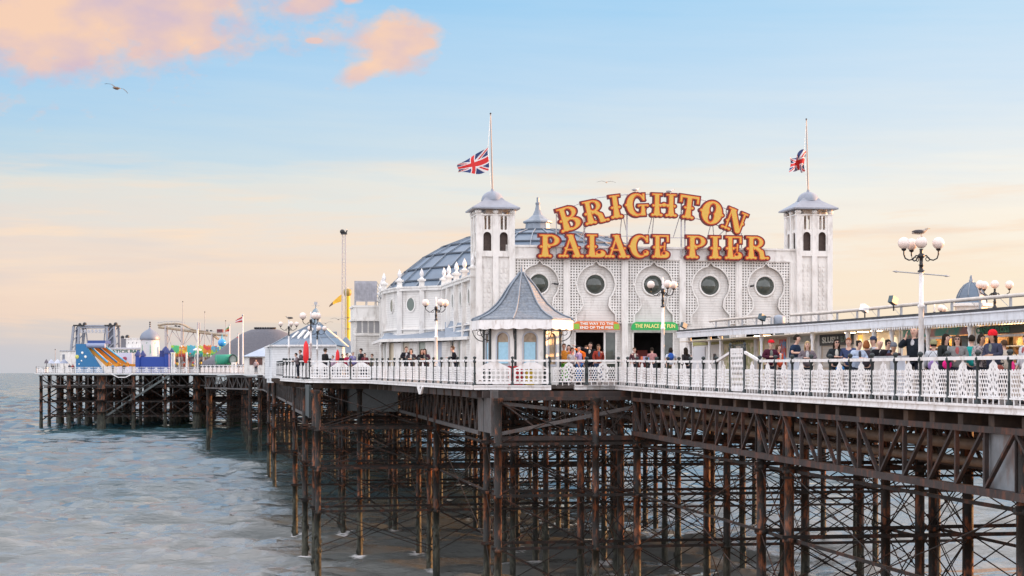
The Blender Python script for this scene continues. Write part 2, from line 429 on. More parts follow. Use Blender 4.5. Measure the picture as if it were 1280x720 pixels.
cd = bpy.data.cameras.new('camera'); cam = bpy.data.objects.new('camera', cd); COL.objects.link(cam)
cam.location = (0, 0, HE); cam.rotation_euler = (pi/2, 0, 0); cd.sensor_width = 36; cd.lens = F/1280*36; cd.shift_y = 106/1280
cd.clip_end = 60000; cd.clip_start = .2; scene.camera = cam
scene.cycles.max_bounces = 6; scene.cycles.diffuse_bounces = 3; scene.cycles.glossy_bounces = 3
try: scene.cycles.use_denoising = True
except Exception: pass

# ------------------------------------------------------------------ sea
def shore(x, y):   # signed distance in metres seaward of the waterline
    return (-(x-20)*.42+(y-86))*.92
rows = [40.0]
while rows[-1] < 45000: rows.append(rows[-1]*(1.0058 if rows[-1] < 700 else 1.009 if rows[-1] < 4000 else 1.04))
ta = np.tan(np.radians(np.linspace(-52, 52, 380)))
R_ = np.array(rows)
GX = R_[:,None]*ta[None,:]; GY = np.repeat(R_[:,None], len(ta), 1)
def waves(X, Y):
    H = np.zeros_like(X); r = np.random.RandomState(3)
    for i in range(26):
        lam = 1.3*1.16**i*.9; ang = math.radians(96+r.uniform(-34, 34)); k = 2*pi/lam
        amp = .029*lam**.70 if lam < 8 else .085
        ph = k*(X*math.cos(ang)+Y*math.sin(ang))+r.uniform(0, 6)+ .6*np.sin(X/13.+i)+.5*np.sin(Y/17.+i*2)
        fade = np.clip(1.3-Y/(lam*330), 0, 1)
        H += amp*(np.sin(ph)+.28*np.sin(2*ph+.5))*fade
    return H
H = waves(GX, GY)
sd_ = shore(GX, GY)
# low rollers coming in to the beach
roll = np.zeros_like(GX); foam = np.zeros_like(GX)
for k, (d0, amp) in enumerate(((3, .26), (9.5, .40), (18, .42), (29, .36), (43, .30), (60, .24), (85, .2), (120, .16), (165, .14))):
    dd = sd_-d0-1.6*np.sin(GX/11.+k*1.7)-.8*np.sin(GX/4.3+k)
    along = .55+.45*np.sin(GX/(9.+k*2)+k*2.1)
    roll += amp*along*np.exp(-(dd/np.where(dd < 0, .75, 1.6))**2)
    foam = np.maximum(foam, np.exp(-((dd+1.1)/(.6 if k < 2 else .35))**2)*np.clip(along*.8-.22*k, 0, 1))
foam = np.maximum(foam, np.clip(1-np.abs(sd_-.2)/1.8, 0, 1)); foam = np.maximum(foam, .30*np.clip(1-sd_/50, 0, 1))
H = H*np.clip(sd_/6+.35, .15, 1)+roll-.02
me = bpy.data.meshes.new('sea')
vs = np.stack([GX, GY, H], -1).reshape(-1, 3)
nr, nc = GX.shape
idx = np.arange(nr*nc).reshape(nr, nc)
fa = np.stack([idx[:-1,:-1], idx[:-1,1:], idx[1:,1:], idx[1:,:-1]], -1).reshape(-1, 4)
me.vertices.add(len(vs)); me.vertices.foreach_set('co', vs.ravel())
me.loops.add(fa.size); me.loops.foreach_set('vertex_index', fa.ravel())
me.polygons.add(len(fa)); me.polygons.foreach_set('loop_start', np.arange(0, fa.size, 4)); me.polygons.foreach_set('loop_total', np.full(len(fa), 4))
me.polygons.foreach_set('use_smooth', np.ones(len(fa), bool))
me.update(calc_edges=True)
at = me.attributes.new('foam', 'FLOAT', 'POINT'); at.data.foreach_set('value', foam.ravel().astype(np.float32))
sea = bpy.data.objects.new('sea', me); COL.objects.link(sea); tag(sea, kind='structure')
m = bpy.data.materials.new('sea_water'); m.use_nodes = True; nt = m.node_tree; N = nt.nodes; L = nt.links
b = N['Principled BSDF']; b.inputs['Roughness'].default_value = .16; b.inputs['IOR'].default_value = 1.45
g = N.new('ShaderNodeNewGeometry')
mp = N.new('ShaderNodeMapping'); mp.inputs['Scale'].default_value = (.42, 1.3, 1); L.new(g.outputs['Position'], mp.inputs['Vector'])
n1 = N.new('ShaderNodeTexNoise'); n1.inputs['Scale'].default_value = 1.4; n1.inputs['Detail'].default_value = 7; n1.inputs['Roughness'].default_value = .62; L.new(mp.outputs[0], n1.inputs['Vector'])
bp = N.new('ShaderNodeBump'); bp.inputs['Strength'].default_value = .8; bp.inputs['Distance'].default_value = .2; L.new(n1.outputs['Fac'], bp.inputs['Height'])
n6 = N.new('ShaderNodeTexNoise'); n6.inputs['Scale'].default_value = .2; n6.inputs['Detail'].default_value = 5; L.new(mp.outputs[0], n6.inputs['Vector'])
bp2 = N.new('ShaderNodeBump'); bp2.inputs['Strength'].default_value = .6; bp2.inputs['Distance'].default_value = 1.5; L.new(n6.outputs['Fac'], bp2.inputs['Height']); L.new(bp.outputs[0], bp2.inputs['Normal'])
nf = N.new('ShaderNodeTexNoise'); nf.inputs['Scale'].default_value = .35; nf.inputs['Detail'].default_value = 3; L.new(mp.outputs[0], nf.inputs['Vector'])
nfs = N.new('ShaderNodeVectorMath'); nfs.operation = 'SUBTRACT'; nfs.inputs[1].default_value = (.5, .5, .5); L.new(nf.outputs['Color'], nfs.inputs[0])
nfm = N.new('ShaderNodeVectorMath'); nfm.operation = 'MULTIPLY'; nfm.inputs[1].default_value = (1.8, 3.4, 0); L.new(nfs.outputs[0], nfm.inputs[0])
nfa = N.new('ShaderNodeVectorMath'); nfa.operation = 'ADD'; nfa.inputs[1].default_value = (0, 0, 1); L.new(nfm.outputs[0], nfa.inputs[0])
nfn = N.new('ShaderNodeVectorMath'); nfn.operation = 'NORMALIZE'; L.new(nfa.outputs[0], nfn.inputs[0])
cdd = N.new('ShaderNodeSeparateXYZ'); L.new(g.outputs['Position'], cdd.inputs[0])
nmx = N.new('ShaderNodeMix'); nmx.data_type = 'VECTOR'; L.new(M_('MULTIPLY', M_('SUBTRACT', cdd.outputs[1], 200.0), .0028, clamp=True), nmx.inputs[0]); L.new(bp2.outputs[0], nmx.inputs[4]); L.new(nfn.outputs[0], nmx.inputs[5])
L.new(nmx.outputs[1], b.inputs['Normal'])
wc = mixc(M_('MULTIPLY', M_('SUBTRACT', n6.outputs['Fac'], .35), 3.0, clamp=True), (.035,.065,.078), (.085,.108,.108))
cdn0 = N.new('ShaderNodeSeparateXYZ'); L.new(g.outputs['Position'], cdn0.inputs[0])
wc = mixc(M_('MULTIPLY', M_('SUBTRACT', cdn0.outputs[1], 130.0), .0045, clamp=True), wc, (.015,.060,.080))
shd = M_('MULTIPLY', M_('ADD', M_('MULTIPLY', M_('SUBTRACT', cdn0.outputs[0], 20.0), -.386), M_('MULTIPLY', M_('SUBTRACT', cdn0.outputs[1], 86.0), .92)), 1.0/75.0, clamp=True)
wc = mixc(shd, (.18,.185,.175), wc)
fo = N.new('ShaderNodeAttribute'); fo.attribute_name = 'foam'
n7 = N.new('ShaderNodeTexNoise'); n7.inputs['Scale'].default_value = 1.9; n7.inputs['Detail'].default_value = 8; n7.inputs['Roughness'].default_value = .7; L.new(mp.outputs[0], n7.inputs['Vector'])
ff = M_('MULTIPLY', M_('SUBTRACT', M_('ADD', fo.outputs['Fac'], M_('MULTIPLY', n7.outputs['Fac'], 1.1)), 0.95), 6.0, clamp=True)
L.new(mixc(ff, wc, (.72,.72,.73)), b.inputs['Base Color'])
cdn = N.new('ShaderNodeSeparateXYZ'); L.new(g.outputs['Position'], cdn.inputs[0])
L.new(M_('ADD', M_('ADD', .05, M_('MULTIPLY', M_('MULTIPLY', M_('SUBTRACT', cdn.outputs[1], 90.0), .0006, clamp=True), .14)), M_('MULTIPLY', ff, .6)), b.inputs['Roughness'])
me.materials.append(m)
# ------------------------------------------------------------------ beach
bx = np.linspace(-160, 260, 170); by = np.linspace(-60, 215, 150)
BX, BY = np.meshgrid(bx, by, indexing='ij'); S_ = shore(BX, BY)
BZ = np.where(S_ < 0, -S_*.085, -S_*.06)
BZ = np.where(-S_ > 60, 5.1+(-S_-60)*.055, BZ); BZ = np.minimum(BZ, 9.6)+.07*np.sin(BX*.6+2*np.sin(BY*.3))*np.clip(-S_/6, 0, 1)
BZ = np.maximum(BZ, -5)
me = bpy.data.meshes.new('beach'); nr, nc = BX.shape; idx = np.arange(nr*nc).reshape(nr, nc)
vsb = np.stack([BX, BY, BZ], -1).reshape(-1, 3)
me.from_pydata(vsb.tolist(), [], np.stack([idx[:-1,:-1], idx[1:,:-1], idx[1:,1:], idx[:-1,1:]], -1).reshape(-1, 4).tolist())
me.polygons.foreach_set('use_smooth', [True]*len(me.polygons))
beach = bpy.data.objects.new('beach', me); COL.objects.link(beach); tag(beach, kind='structure')
SH = mat('shingle', (.21,.145,.10), .9, var=.45, vscale=9, bump=1.0, bscale=14, blotch=((.36,.28,.21), 5, .5, .7)); me.materials.append(SH)
mb = MB(); mb.box(-4000, 4000, -3000, -58, 8.0, 9.4); gr = mb.build('ground', mat('seafront_asphalt', (.09,.09,.09), .9, var=.2)); tag(gr, kind='structure')
# ------------------------------------------------------------------ pier deck and iron work
CAMP = Vector((0, 0, HE))
EAST = [(-14,0),(38.9,0),(38.4,-1.6),(38.2,-3.3),(37.7,-3.4),(38.3,-6.9),(62.7,-9.4),(66.4,-13.0),(74.7,-14.3),(92,-13.2),(150,-13.6),(183,-11.9),(210,-21.6),(300,-22.6)]
WEST = [(300,16),(150,16),(146,21.5),(56,21.5),(52,17),(-14,17)]
HEAD = [(300,-22.9),(309,-56.4),(352,-57),(400,-40),(400,52),(352,60),(300,60)]
def loc(u, v, z): return (v, u, z)      # local frame of the pier: x = v, y = u
def deck_mesh(poly, thick):
    pts = []
    n = len(poly)
    for i in range(n):
        a, b = poly[i], poly[(i+1) % n]; k = max(1, int(math.dist(a, b)/12))
        for j in range(k): pts.append((a[0]+(b[0]-a[0])*j/k, a[1]+(b[1]-a[1])*j/k))
    tris = tessellate_polygon([[Vector((v, u, 0)) for u, v in pts]])
    m = MB(); n = len(pts)
    m.add([loc(u, v, zd(u)) for u, v in pts]+[loc(u, v, zd(u)-thick) for u, v in pts],
          [tuple(t) for t in tris]+[tuple(i+n for i in t) for t in tris]+[(i, (i+1) % n, n+(i+1) % n, n+i) for i in range(n)])
    return m
pier = thing('pier', 'long pleasure pier with white edge moulding carried on rusty iron columns', 'pier', P(0, 0, 0), TH)
head = thing('seaward_pier_end', 'far seaward end of the pier on dark columns standing in deep water', 'pier head', P(0, 0, 0), TH)
deck_mesh(EAST+WEST, .16).build('deck', TIMB, pier)
deck_mesh(HEAD, .16).build('deck', TIMB, head)
def fascia(pts, out=.07):
    m = MB()
    for (a, b) in zip(pts[:-1], pts[1:]):
        k = max(1, int(math.dist(a, b)/10))
        for j in range(k):
            u0, v0 = a[0]+(b[0]-a[0])*j/k, a[1]+(b[1]-a[1])*j/k; u1, v1 = a[0]+(b[0]-a[0])*(j+1)/k, a[1]+(b[1]-a[1])*(j+1)/k
            d = Vector((v1-v0, u1-u0)); d.normalize(); nx, ny = -d.y*-1, -d.x  # outward to the east
            nx, ny = (-d.y, d.x); 
            p = Vector((v0+nx*out, u0+ny*out, zd(u0)-.11)); q = Vector((v1+nx*out, u1+ny*out, zd(u1)-.11))
            m.beam(p, q, .12, .15)
            m.beam(p+Vector((nx*.05, ny*.05, .08)), q+Vector((nx*.05, ny*.05, .08)), .12, .06)
            m.beam(p+Vector((nx*.03, ny*.03, -.085)), q+Vector((nx*.03, ny*.03, -.085)), .10, .035)
    return m
gate = (EAST[3], EAST[4])
for seg in (EAST[:3], EAST[4:6], EAST[5:8], EAST[7:9], EAST[8:11], EAST[10:13], EAST[12:14]):
    fascia(seg).build('fascia', RAILW, pier)
fascia([(38.9, 0), EAST[2], (38.3, -2.2)]).build('fascia', RAILW, pier)
fascia([(300,-22.6)]+HEAD[:3]).build('fascia', RAILW, head)
# dipping chevrons in the fascia
def chevron(u, v, w, d, par, ang=0.0):
    m = MB(); z = zd(u)-.16
    c, s = math.cos(ang), math.sin(ang)
    for a, b in (((-w, 0), (-w*.35, -d)), ((-w*.35, -d), (w*.35, -d)), ((w*.35, -d), (w, 0))):
        m.beam((v-.17+a[0]*c, u+a[0]*s, z+a[1]), (v-.17+b[0]*c, u+b[0]*s, z+b[1]), .09, .2)
    m.build('fascia_dip', RAILW, par)
chevron(48.5, -7.95, .55, .34, pier, math.radians(96))
_cu, _cv = 300+(38.5-22.9)/33.5*9-.1, -38.5
chevron(_cu, _cv, 2.3, .75, head, math.radians(165))
# joists and cross girders under the edge
SEAB = -1.5
def under_z(u): return zd(u)-.27
parts = {}
def put(key, mb, matl, par, dist): parts.setdefault((key, par.name), []).append((dist, mb, matl, par))
def flush(limit=96):
    for (key, pn), lst in parts.items():
        lst.sort(key=lambda t: t[0])
        for d, mb, matl, par in lst[:limit]: mb.build(key, matl, par)
        rest = lst[limit:]
        if rest:
            g = MB()
            for d, mb, matl, par in rest: g.add(mb.v, mb.f, 0)
            o = g.build(key, rest[0][2], rest[0][3]); o['kind'] = 'stuff'
    parts.clear()
def dist_of(u, v, z=6): return (P(u, v, z)-CAMP).length
def eastv(u):
    return float(np.interp(u, [-14, 38.3, 38.4, 62.7, 66.4, 75, 150, 183, 210, 300], [0, 0, -6.9, -9.4, -13, -14.3, -13.6, -11.9, -21.6, -22.6]))
def westv(u): return 16.8 if u < 54 else 21 if u < 147 else 15.8
# cast iron column with collars
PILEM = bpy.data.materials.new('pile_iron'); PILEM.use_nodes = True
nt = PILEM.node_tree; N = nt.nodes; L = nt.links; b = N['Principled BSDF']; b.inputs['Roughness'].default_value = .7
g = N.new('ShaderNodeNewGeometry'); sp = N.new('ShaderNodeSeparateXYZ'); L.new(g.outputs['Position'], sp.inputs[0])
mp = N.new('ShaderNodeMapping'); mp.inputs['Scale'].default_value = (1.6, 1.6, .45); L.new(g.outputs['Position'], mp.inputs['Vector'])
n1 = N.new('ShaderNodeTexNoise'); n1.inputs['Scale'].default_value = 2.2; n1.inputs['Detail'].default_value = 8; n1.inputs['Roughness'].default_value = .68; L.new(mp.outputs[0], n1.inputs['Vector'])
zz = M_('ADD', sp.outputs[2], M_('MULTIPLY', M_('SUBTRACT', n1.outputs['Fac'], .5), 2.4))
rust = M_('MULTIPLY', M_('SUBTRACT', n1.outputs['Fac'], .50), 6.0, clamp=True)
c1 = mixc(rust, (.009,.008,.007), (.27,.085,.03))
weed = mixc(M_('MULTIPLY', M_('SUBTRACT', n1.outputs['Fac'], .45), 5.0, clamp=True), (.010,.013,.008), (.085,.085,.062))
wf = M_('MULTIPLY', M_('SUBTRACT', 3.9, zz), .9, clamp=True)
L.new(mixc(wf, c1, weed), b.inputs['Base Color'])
n2 = N.new('ShaderNodeTexNoise'); n2.inputs['Scale'].default_value = 16; n2.inputs['Detail'].default_value = 4; L.new(g.outputs['Position'], n2.inputs['Vector'])
bp = N.new('ShaderNodeBump'); bp.inputs['Strength'].default_value = .6; bp.inputs['Distance'].default_value = .03; L.new(n2.outputs['Fac'], bp.inputs['Height']); L.new(bp.outputs[0], b.inputs['Normal'])
def column(u, v, r, par, ztop=None, n=9):
    zt = (zd(u)-.55) if ztop is None else ztop
    m = MB(); z0 = -2.5
    prof = [(r, z0-z0)]
    prof = [(r*1.15, z0), (r*1.15, .6), (r*1.08, 1.6), (r, 2.6)]
    for zc in (3.6, 6.0, 8.3):
        if zc < zt-.2: prof += [(r, zc-.16), (r*1.35, zc-.15), (r*1.35, zc-.02), (r, zc)]
    prof += [(r, zt-.25), (r*1.5, zt-.1), (r*1.5, zt)]
    # barnacled uneven foot
    m.lathe(prof, loc(u, v, 0), n)
    rr = random.Random(int(u*31+v*7))
    if dist_of(u, v) < 130:
        for k in range(7):
            t = rr.uniform(0, 6.28); z = rr.uniform(.1, 2.6)
            m.ball((v+math.cos(t)*r*.95, u+math.sin(t)*r*.95, z), rr.uniform(.06, .13), 6, 4, sz=1.6)
    put('column', m, PILEM, par, dist_of(u, v)*1.0)
LV = [8.3, 6.0, 3.6]
def bent(u, vs, par, r=.17, far=False):
    vs = sorted(vs)
    for v in vs: column(u+random.uniform(-.1, .1), v, r*random.uniform(.95, 1.1), par, n=9 if not far else 7)
    for z in ((8.3, 8.05, 6.0, 5.75, 3.6, 1.5) if not far else (8.0, 5.2, 2.4)):
        if z in (1.5, 8.05, 5.75) and random.random() < .6: continue
        m = MB(); zz = z+random.uniform(-.05, .05)
        m.beam(loc(u-.17, vs[0]-.3, zz), loc(u-.17, vs[-1]+.3, zz+random.uniform(-.06, .06)), .07, .13 if z in (8.3, 6.0, 3.6) else .08)
        put('tie_beam', m, IRON, par, dist_of(u, vs[0]))
    for a, b in zip(vs[:-1], vs[1:]):
        m = MB(); rr = .026 if not far else .06
        lv = [zd(u)-.7]+LV+[1.2] if not far else [10, 6.5, 2.2]
        for z1, z0 in zip(lv[:-1], lv[1:]):
            m.tube(loc(u-.1, a, z0), loc(u-.1, b, z1), rr, 5); m.tube(loc(u-.16, b, z0), loc(u-.16, a, z1), rr, 5)
            c = loc(u-.13, (a+b)/2, (z0+z1)/2); m.ball(c, rr*2.6, 6, 4)
        put('cross_brace', m, IRON, par, dist_of(u, (a+b)/2))
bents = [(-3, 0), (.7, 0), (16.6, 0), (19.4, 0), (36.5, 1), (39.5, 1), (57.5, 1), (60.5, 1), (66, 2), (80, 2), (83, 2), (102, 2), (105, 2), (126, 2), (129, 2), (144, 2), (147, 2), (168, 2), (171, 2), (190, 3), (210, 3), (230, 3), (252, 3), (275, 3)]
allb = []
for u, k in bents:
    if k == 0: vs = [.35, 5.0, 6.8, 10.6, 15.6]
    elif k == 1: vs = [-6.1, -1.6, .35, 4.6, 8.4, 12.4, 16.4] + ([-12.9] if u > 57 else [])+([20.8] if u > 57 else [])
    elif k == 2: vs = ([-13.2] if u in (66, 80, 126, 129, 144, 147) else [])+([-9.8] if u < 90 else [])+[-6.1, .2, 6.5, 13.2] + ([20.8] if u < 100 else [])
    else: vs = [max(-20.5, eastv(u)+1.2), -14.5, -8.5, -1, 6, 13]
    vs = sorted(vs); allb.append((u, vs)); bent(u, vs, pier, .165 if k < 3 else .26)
# wash round the feet of the columns
_pp = [P(u, v, 0) for u, vs in allb for v in vs if -30 < u < 150]
_f = foam.copy()
for p in _pp:
    if p.y < 80: continue
    d2 = (GX-p.x)**2+(GY-p.y+.3)**2; _f = np.maximum(_f, .62*np.exp(-d2/.7))
sea.data.attributes['foam'].data.foreach_set('value', _f.ravel().astype(np.float32))
# longitudinal struts and rods between bents
for (u0, a), (u1, b) in zip(allb[:-1], allb[1:]):
    for v in a:
        w = min(b, key=lambda q: abs(q-v))
        if abs(w-v) > 1.2 or (u1-u0 > 5 and int(abs(v)) not in (13, 6, 0, 15, 16)): continue
        m = MB()
        for z in (8.2, 5.9): m.beam(loc(u0, v+.2, z), loc(u1, w+.2, z), .06, .1)
        rr = .022
        if u1-u0 < 5: zs = [zd(u0)-.7]+LV+[1.2]
        else: zs = [8.3, 3.6]
        for z1, z0 in zip(zs[:-1], zs[1:]):
            m.tube(loc(u0, v-.05, z0), loc(u1, w-.05, z1), rr, 5); m.tube(loc(u0, v+.05, z1), loc(u1, w+.05, z0), rr, 5)
        put('long_brace', m, IRON, pier, dist_of((u0+u1)/2, v))
# lattice girders
def girder(a, b, par, top, bot, step=2.0, w=.14, matl=None, name='lattice_girder', zigzag=True, verts=True, mid=None, key=None):
    m = MB(); A = Vector((a[1], a[0])); B = Vector((b[1], b[0])); Ln = (B-A).length; n = max(2, int(round(Ln/step)))
    def p(t, z): q = A.lerp(B, t); return Vector((q.x, q.y, zd(a[0]+(b[0]-a[0])*t)-z))
    for z, hh in ((top, .16), (bot, .2)): m.beam(p(0, z), p(1, z), w*1.6, hh)
    nrm = (B-A).normalized(); off = Vector((nrm.y, -nrm.x, 0))*(-w*.35)
    for i in range(n+1):
        if verts: m.beam(p(i/n, top), p(i/n, bot), w*.8, w*.62)
        if i < n:
            if zigzag == 'mirror': up = i < n/2
            elif zigzag is True: up = i % 2 == 0
            else: up = True
            z0, z1 = (top, bot) if up else (bot, top)
            m.beam(p(i/n, z0)+off, p((i+1)/n, z1)+off, w*.75, w*.5)
    put(name, m, matl or GIRD, par, dist_of((a[0]+b[0])/2, (a[1]+b[1])/2))
for v in (.2, 5.0, 10.6, 15.6):
    for u0, u1 in ((-14, .7), (.7, 16.6), (16.6, 19.4), (19.4, 36.5)):
        girder((u0, v), (u1, v), pier, .62, 2.16, step=(1.6 if u1-u0 > 5 else 1.4), zigzag='mirror' if u1-u0 > 5 else True)
for v, uu in ((-6.1, ((41.7, 57.5), (57.5, 76.5))), (.3, ((39.5, 57.5), (60.5, 80))), (8.4, ((39.5, 57.5), (60.5, 80))), (16.4, ((39.5, 57.5), (60.5, 80)))):
    for u0, u1 in uu: girder((u0, v), (u1, v), pier, .62, 2.32, step=.95, w=.09, matl=IRONG, zigzag=True, verts=False)
girder((66, -12.9), (84, -13.2), pier, .6, 2.3, step=.9, w=.09, matl=IRONG)
for u0, u1 in ((84, 102), (105, 126), (129, 144), (147, 168), (171, 186)):
    girder((u0, -12.8), (u1, -12.8), pier, .5, 2.2, step=1.6, w=.12, matl=IRONG)
    girder((u0, 4), (u1, 4), pier, .5, 2.2, step=1.6, w=.12)
girder((183.4, -11.6), (209.5, -20.8), pier, .5, 2.2, step=1.7, w=.16, matl=IRONG)
for u in (37.2, 57.5, 66, 80, 102, 126, 145): girder((u, -6), (u, 16), pier, .6, 2.4, step=2.4, w=.13, zigzag=True)
# heavy boxed piers of girder plate seen between the lattices
def plate(u, v0, v1, z0, z1, matl, par, name='girder_plate', th=.05):
    m = MB(); m.box(v0, v1, u-th, u+th, zd(u)-z1, zd(u)-z0); put(name, m, matl, par, dist_of(u, v0))
for (u0, u1, v) in ((-.4, 2.7, .30),):
    m = MB(); m.box(v+.02, v+.08, u0, u1, zd(0)-2.1, zd(0)-.72); put('side_plate', m, mat('weathered_grey_sheet', (.20,.22,.24), .6, var=.3, vscale=2, dirt=(.16,.08,.05), dirt_amt=.8, dscale=2), pier, 30)
m = MB(); m.box(-6.25, -6.05, 37.0, 41.2, zd(40)-2.2, zd(40)-.3); m.box(-6.32, -5.98, 37.0, 37.2, zd(40)-2.3, zd(40)-.2); put('side_plate', m, IRONG, pier, 40)
m = MB(); m.box(-13.2, -13.05, 61.5, 66, zd(62)-2.2, zd(62)-.3); put('side_plate', m, POSTG, pier, 60)
m = MB(); m.beam(loc(77, -6.2, zd(77)-1.4), loc(80, -9.5, zd(80)-1.4), .1, 2.0); put('side_plate', m, POSTG, pier, 60)
# diagonal grey struts carrying the kiosk bay
m = MB(); m.beam(loc(37.3, -6.1, 10.15), loc(38.6, 1.5, 9.3), .12, .16); put('bay_strut', m, IRONG, pier, 40)
m = MB(); m.beam(loc(37.1, 1.8, 10.2), loc(37.0, -6.1, 8.7), .12, .16); put('bay_strut', m, IRONG, pier, 40)
m = MB(); m.beam(loc(37.7, -6.6, zd(38)-.42), loc(37.7, 1.2, zd(38)-.42), .25, .3); put('bay_beam', m, GIRD, pier, 40)
m = MB(); m.beam(loc(38.6, -6.6, zd(38)-.42), loc(57, -8.6, zd(57)-.42), .25, .3); put('bay_beam', m, GIRD, pier, 40)
# joists whose ends show below the fascia
u = -13.0
while u < 150:
    ev = eastv(u)+.12; m = MB(); m.beam(loc(u, ev, zd(u)-.42), loc(u, westv(u)-.3, zd(u)-.42), .3, .3)
    put('joist', m, mat('tarred_timber', (.05,.035,.028), .85, var=.5, vscale=3, dirt=(.16,.09,.05), dirt_amt=.6, dscale=2), pier, dist_of(u, ev)); u += 1.65 if u < 80 else 5
for dv, z, r in ((1.4, 1.15, .16), (2.1, 1.7, .13), (2.7, 1.3, .1), (3.6, 1.9, .12)):
    m = MB(); m.path([loc(uu, dv+.15*math.sin(uu*.3), zd(uu)-z) for uu in range(-14, 61, 5)], r, 8)
    put('service_pipe', m, mat('brown_pipe', (.13,.085,.055), .6, var=.3, vscale=3), pier, 45)
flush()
# pier head columns
for row, u in enumerate((303, 318, 334, 350, 366)):
    for k in range(15):
        v = -55.5+k*6.4+(row*.7); uu = u+(8.5 if v < -50 else 0)*(1 if row == 0 else .3)
        big = k in (2, 5, 8, 11) or row >= 2
        column(uu, v, .34 if not big else .8, head, n=8)
        if k < 14 and row < 3:
            m = MB()
            for z0, z1 in ((6.2, 10.2), (1.5, 6.2)):
                m.tube(loc(uu, v, z0), loc(uu, v+6.4, z1), .13, 5); m.tube(loc(uu, v, z1), loc(uu, v+6.4, z0), .13, 5)
            put('cross_brace', m, IRON, head, dist_of(uu, v))
    for z in (8.6, 5.6, 2.6):
        m = MB(); m.beam(loc(u, -54, z), loc(u, 34, z), .2, .28); put('tie_beam', m, IRON, head, dist_of(u, 0))
for i in range(6):
    v0 = -55+i*5.6; girder((309-i*1.1, v0), (309-(i+1)*1.1, v0+5.6), head, .5, 2.6, step=2.1, w=.2, matl=IRONG)
# stair down to the landing stage
m = MB()
a, b = Vector(loc(303, -29.0, 11)), Vector(loc(304.5, -44, 1.2))
for o in (-.8, .8): m.beam(a+Vector((0, o, 0)), b+Vector((0, o, 0)), .16, .4); m.beam(a+Vector((0, o, 1.1)), b+Vector((0, o, 1.1)), .1, .1)
for i in range(24):
    c = a.lerp(b, (i+.5)/24); m.box(c.x-.25, c.x+.25, c.y-.8, c.y+.8, c.z-.05, c.z+.02)
    if i % 3 == 0: m.beam(c+Vector((0, -.8, 0)), c+Vector((0, -.8, 1.1)), .07)
put('landing_stair', m, mat('grey_green_steel', (.10,.12,.12), .6, var=.3), head, 300)
flush()

# ------------------------------------------------------------------ railings
PW = 1.65
def d_panel(X, Z):
    r = np.maximum(np.abs(X)-.765, np.abs(Z-.485)-.315)
    crest = np.maximum(np.abs(X)-(.30-.27*np.clip((Z-.8)/.3, -.5, 1)**1.0-.03*np.sin(Z*38)), np.abs(Z-.9)-.2)
    d = np.minimum(r, crest)
    d = np.minimum(d, np.hypot(X, Z-1.06)-.055)
    d = np.minimum(d, np.where(Z > .7, np.hypot(((X+.0675) % .135)-.0675, Z-.80)-.04, 1))
    # staggered oval holes
    j = np.floor((Z-.18)/.105); zz = (Z-.18)-j*.105-.0525; xx = ((X+np.where(j % 2 == 0, 0, .0625)) % .125)-.0625
    hole = (np.hypot(xx/.0505, zz/.0455)-1)*.044
    ok = (np.abs(X) > .25+.04*np.sin(Z*21)) & (np.abs(X) < .73) & (Z > .19) & (Z < .75)
    d = np.where(ok, np.maximum(d, -hole), d)
    # scroll ornament holes of the centre
    for cx, cz, rx, rz in ((0,.25,.05,.05),(.11,.22,.035,.03),(.15,.36,.045,.05),(.06,.40,.03,.06),(.17,.52,.035,.045),(.08,.58,.035,.05),(0,.5,.022,.03),(.13,.69,.04,.035),(0,.72,.03,.06),(.09,.83,.03,.035),(0,.9,.022,.045)):
        d = np.maximum(d, -((np.hypot((np.abs(X)-cx)/rx, (Z-cz)/rz)-1)*min(rx, rz)))
    feet = np.maximum(np.abs(((X+.15) % .30)-.15)-.02, np.abs(Z-.08)-.10)
    d = np.minimum(d, np.maximum(feet, np.abs(X)-.76))
    return d
PAN = fill(contour(d_panel, -.82, .82, -.02, 1.16, .0085, .0018), .014, -.007)
def d_panel2(X, Z):
    d = np.maximum(np.abs(X)-.765, np.abs(Z-.56)-.5)
    h = (np.hypot(((X+.1) % .2)-.1, ((Z-.06) % .2)-.1)-.078)
    return np.where((np.abs(X) < .72) & (Z > .12) & (Z < .76), np.maximum(d, -h), np.where(Z > .78, np.maximum(d, np.abs(X)-.72+(Z-.78)*1.9), d))
PAN2 = fill(contour(d_panel2, -.82, .82, 0, 1.12, .02, .003), .03, -.015)
def d_panelT(X, Z):
    d = np.maximum(np.abs(X)-.765, np.abs(Z-.79)-.74)
    h = (np.hypot((((X+.09*(np.floor(Z/.19) % 2)) % .18)-.09), (Z % .19)-.095)-.066)
    return np.where((np.abs(X) < .7) & (Z > .15) & (Z < 1.42), np.maximum(d, -h), d)
PANT = fill(contour(d_panelT, -.82, .82, 0, 1.58, .0125, .003), .014, -.007)
def panel_mesh(name, vf):
    b = MB(); b.mesh(vf); o = b.build(name, RAILW); me = o.data; bpy.data.objects.remove(o); return me
ME_PAN, ME_PAN2, ME_PANT = panel_mesh('railing_panel', PAN), panel_mesh('railing_panel_plain', PAN2), panel_mesh('railing_panel_tall', PANT)
b = MB(); b.lathe([(.085, 0), (.085, .06), (.048, .10), (.042, .5), (.06, .54), (.042, .58), (.042, 1.0), (.075, 1.06), (.075, 1.12), (.045, 1.16), (.045, 1.2), (.08, 1.235), (.08, 1.28), (.03, 1.32)], n=8)
o = b.build('post', POSTG); ME_POST = o.data; bpy.data.objects.remove(o)
b = MB(); b.lathe([(.09, 0), (.09, .06), (.06, .10), (.055, 1.5), (.065, 1.56), (.065, 1.62), (.03, 1.66), (.07, 1.72), (.02, 1.8)], n=8)
o = b.build('post', POSTG); ME_POSTT = o.data; bpy.data.objects.remove(o)
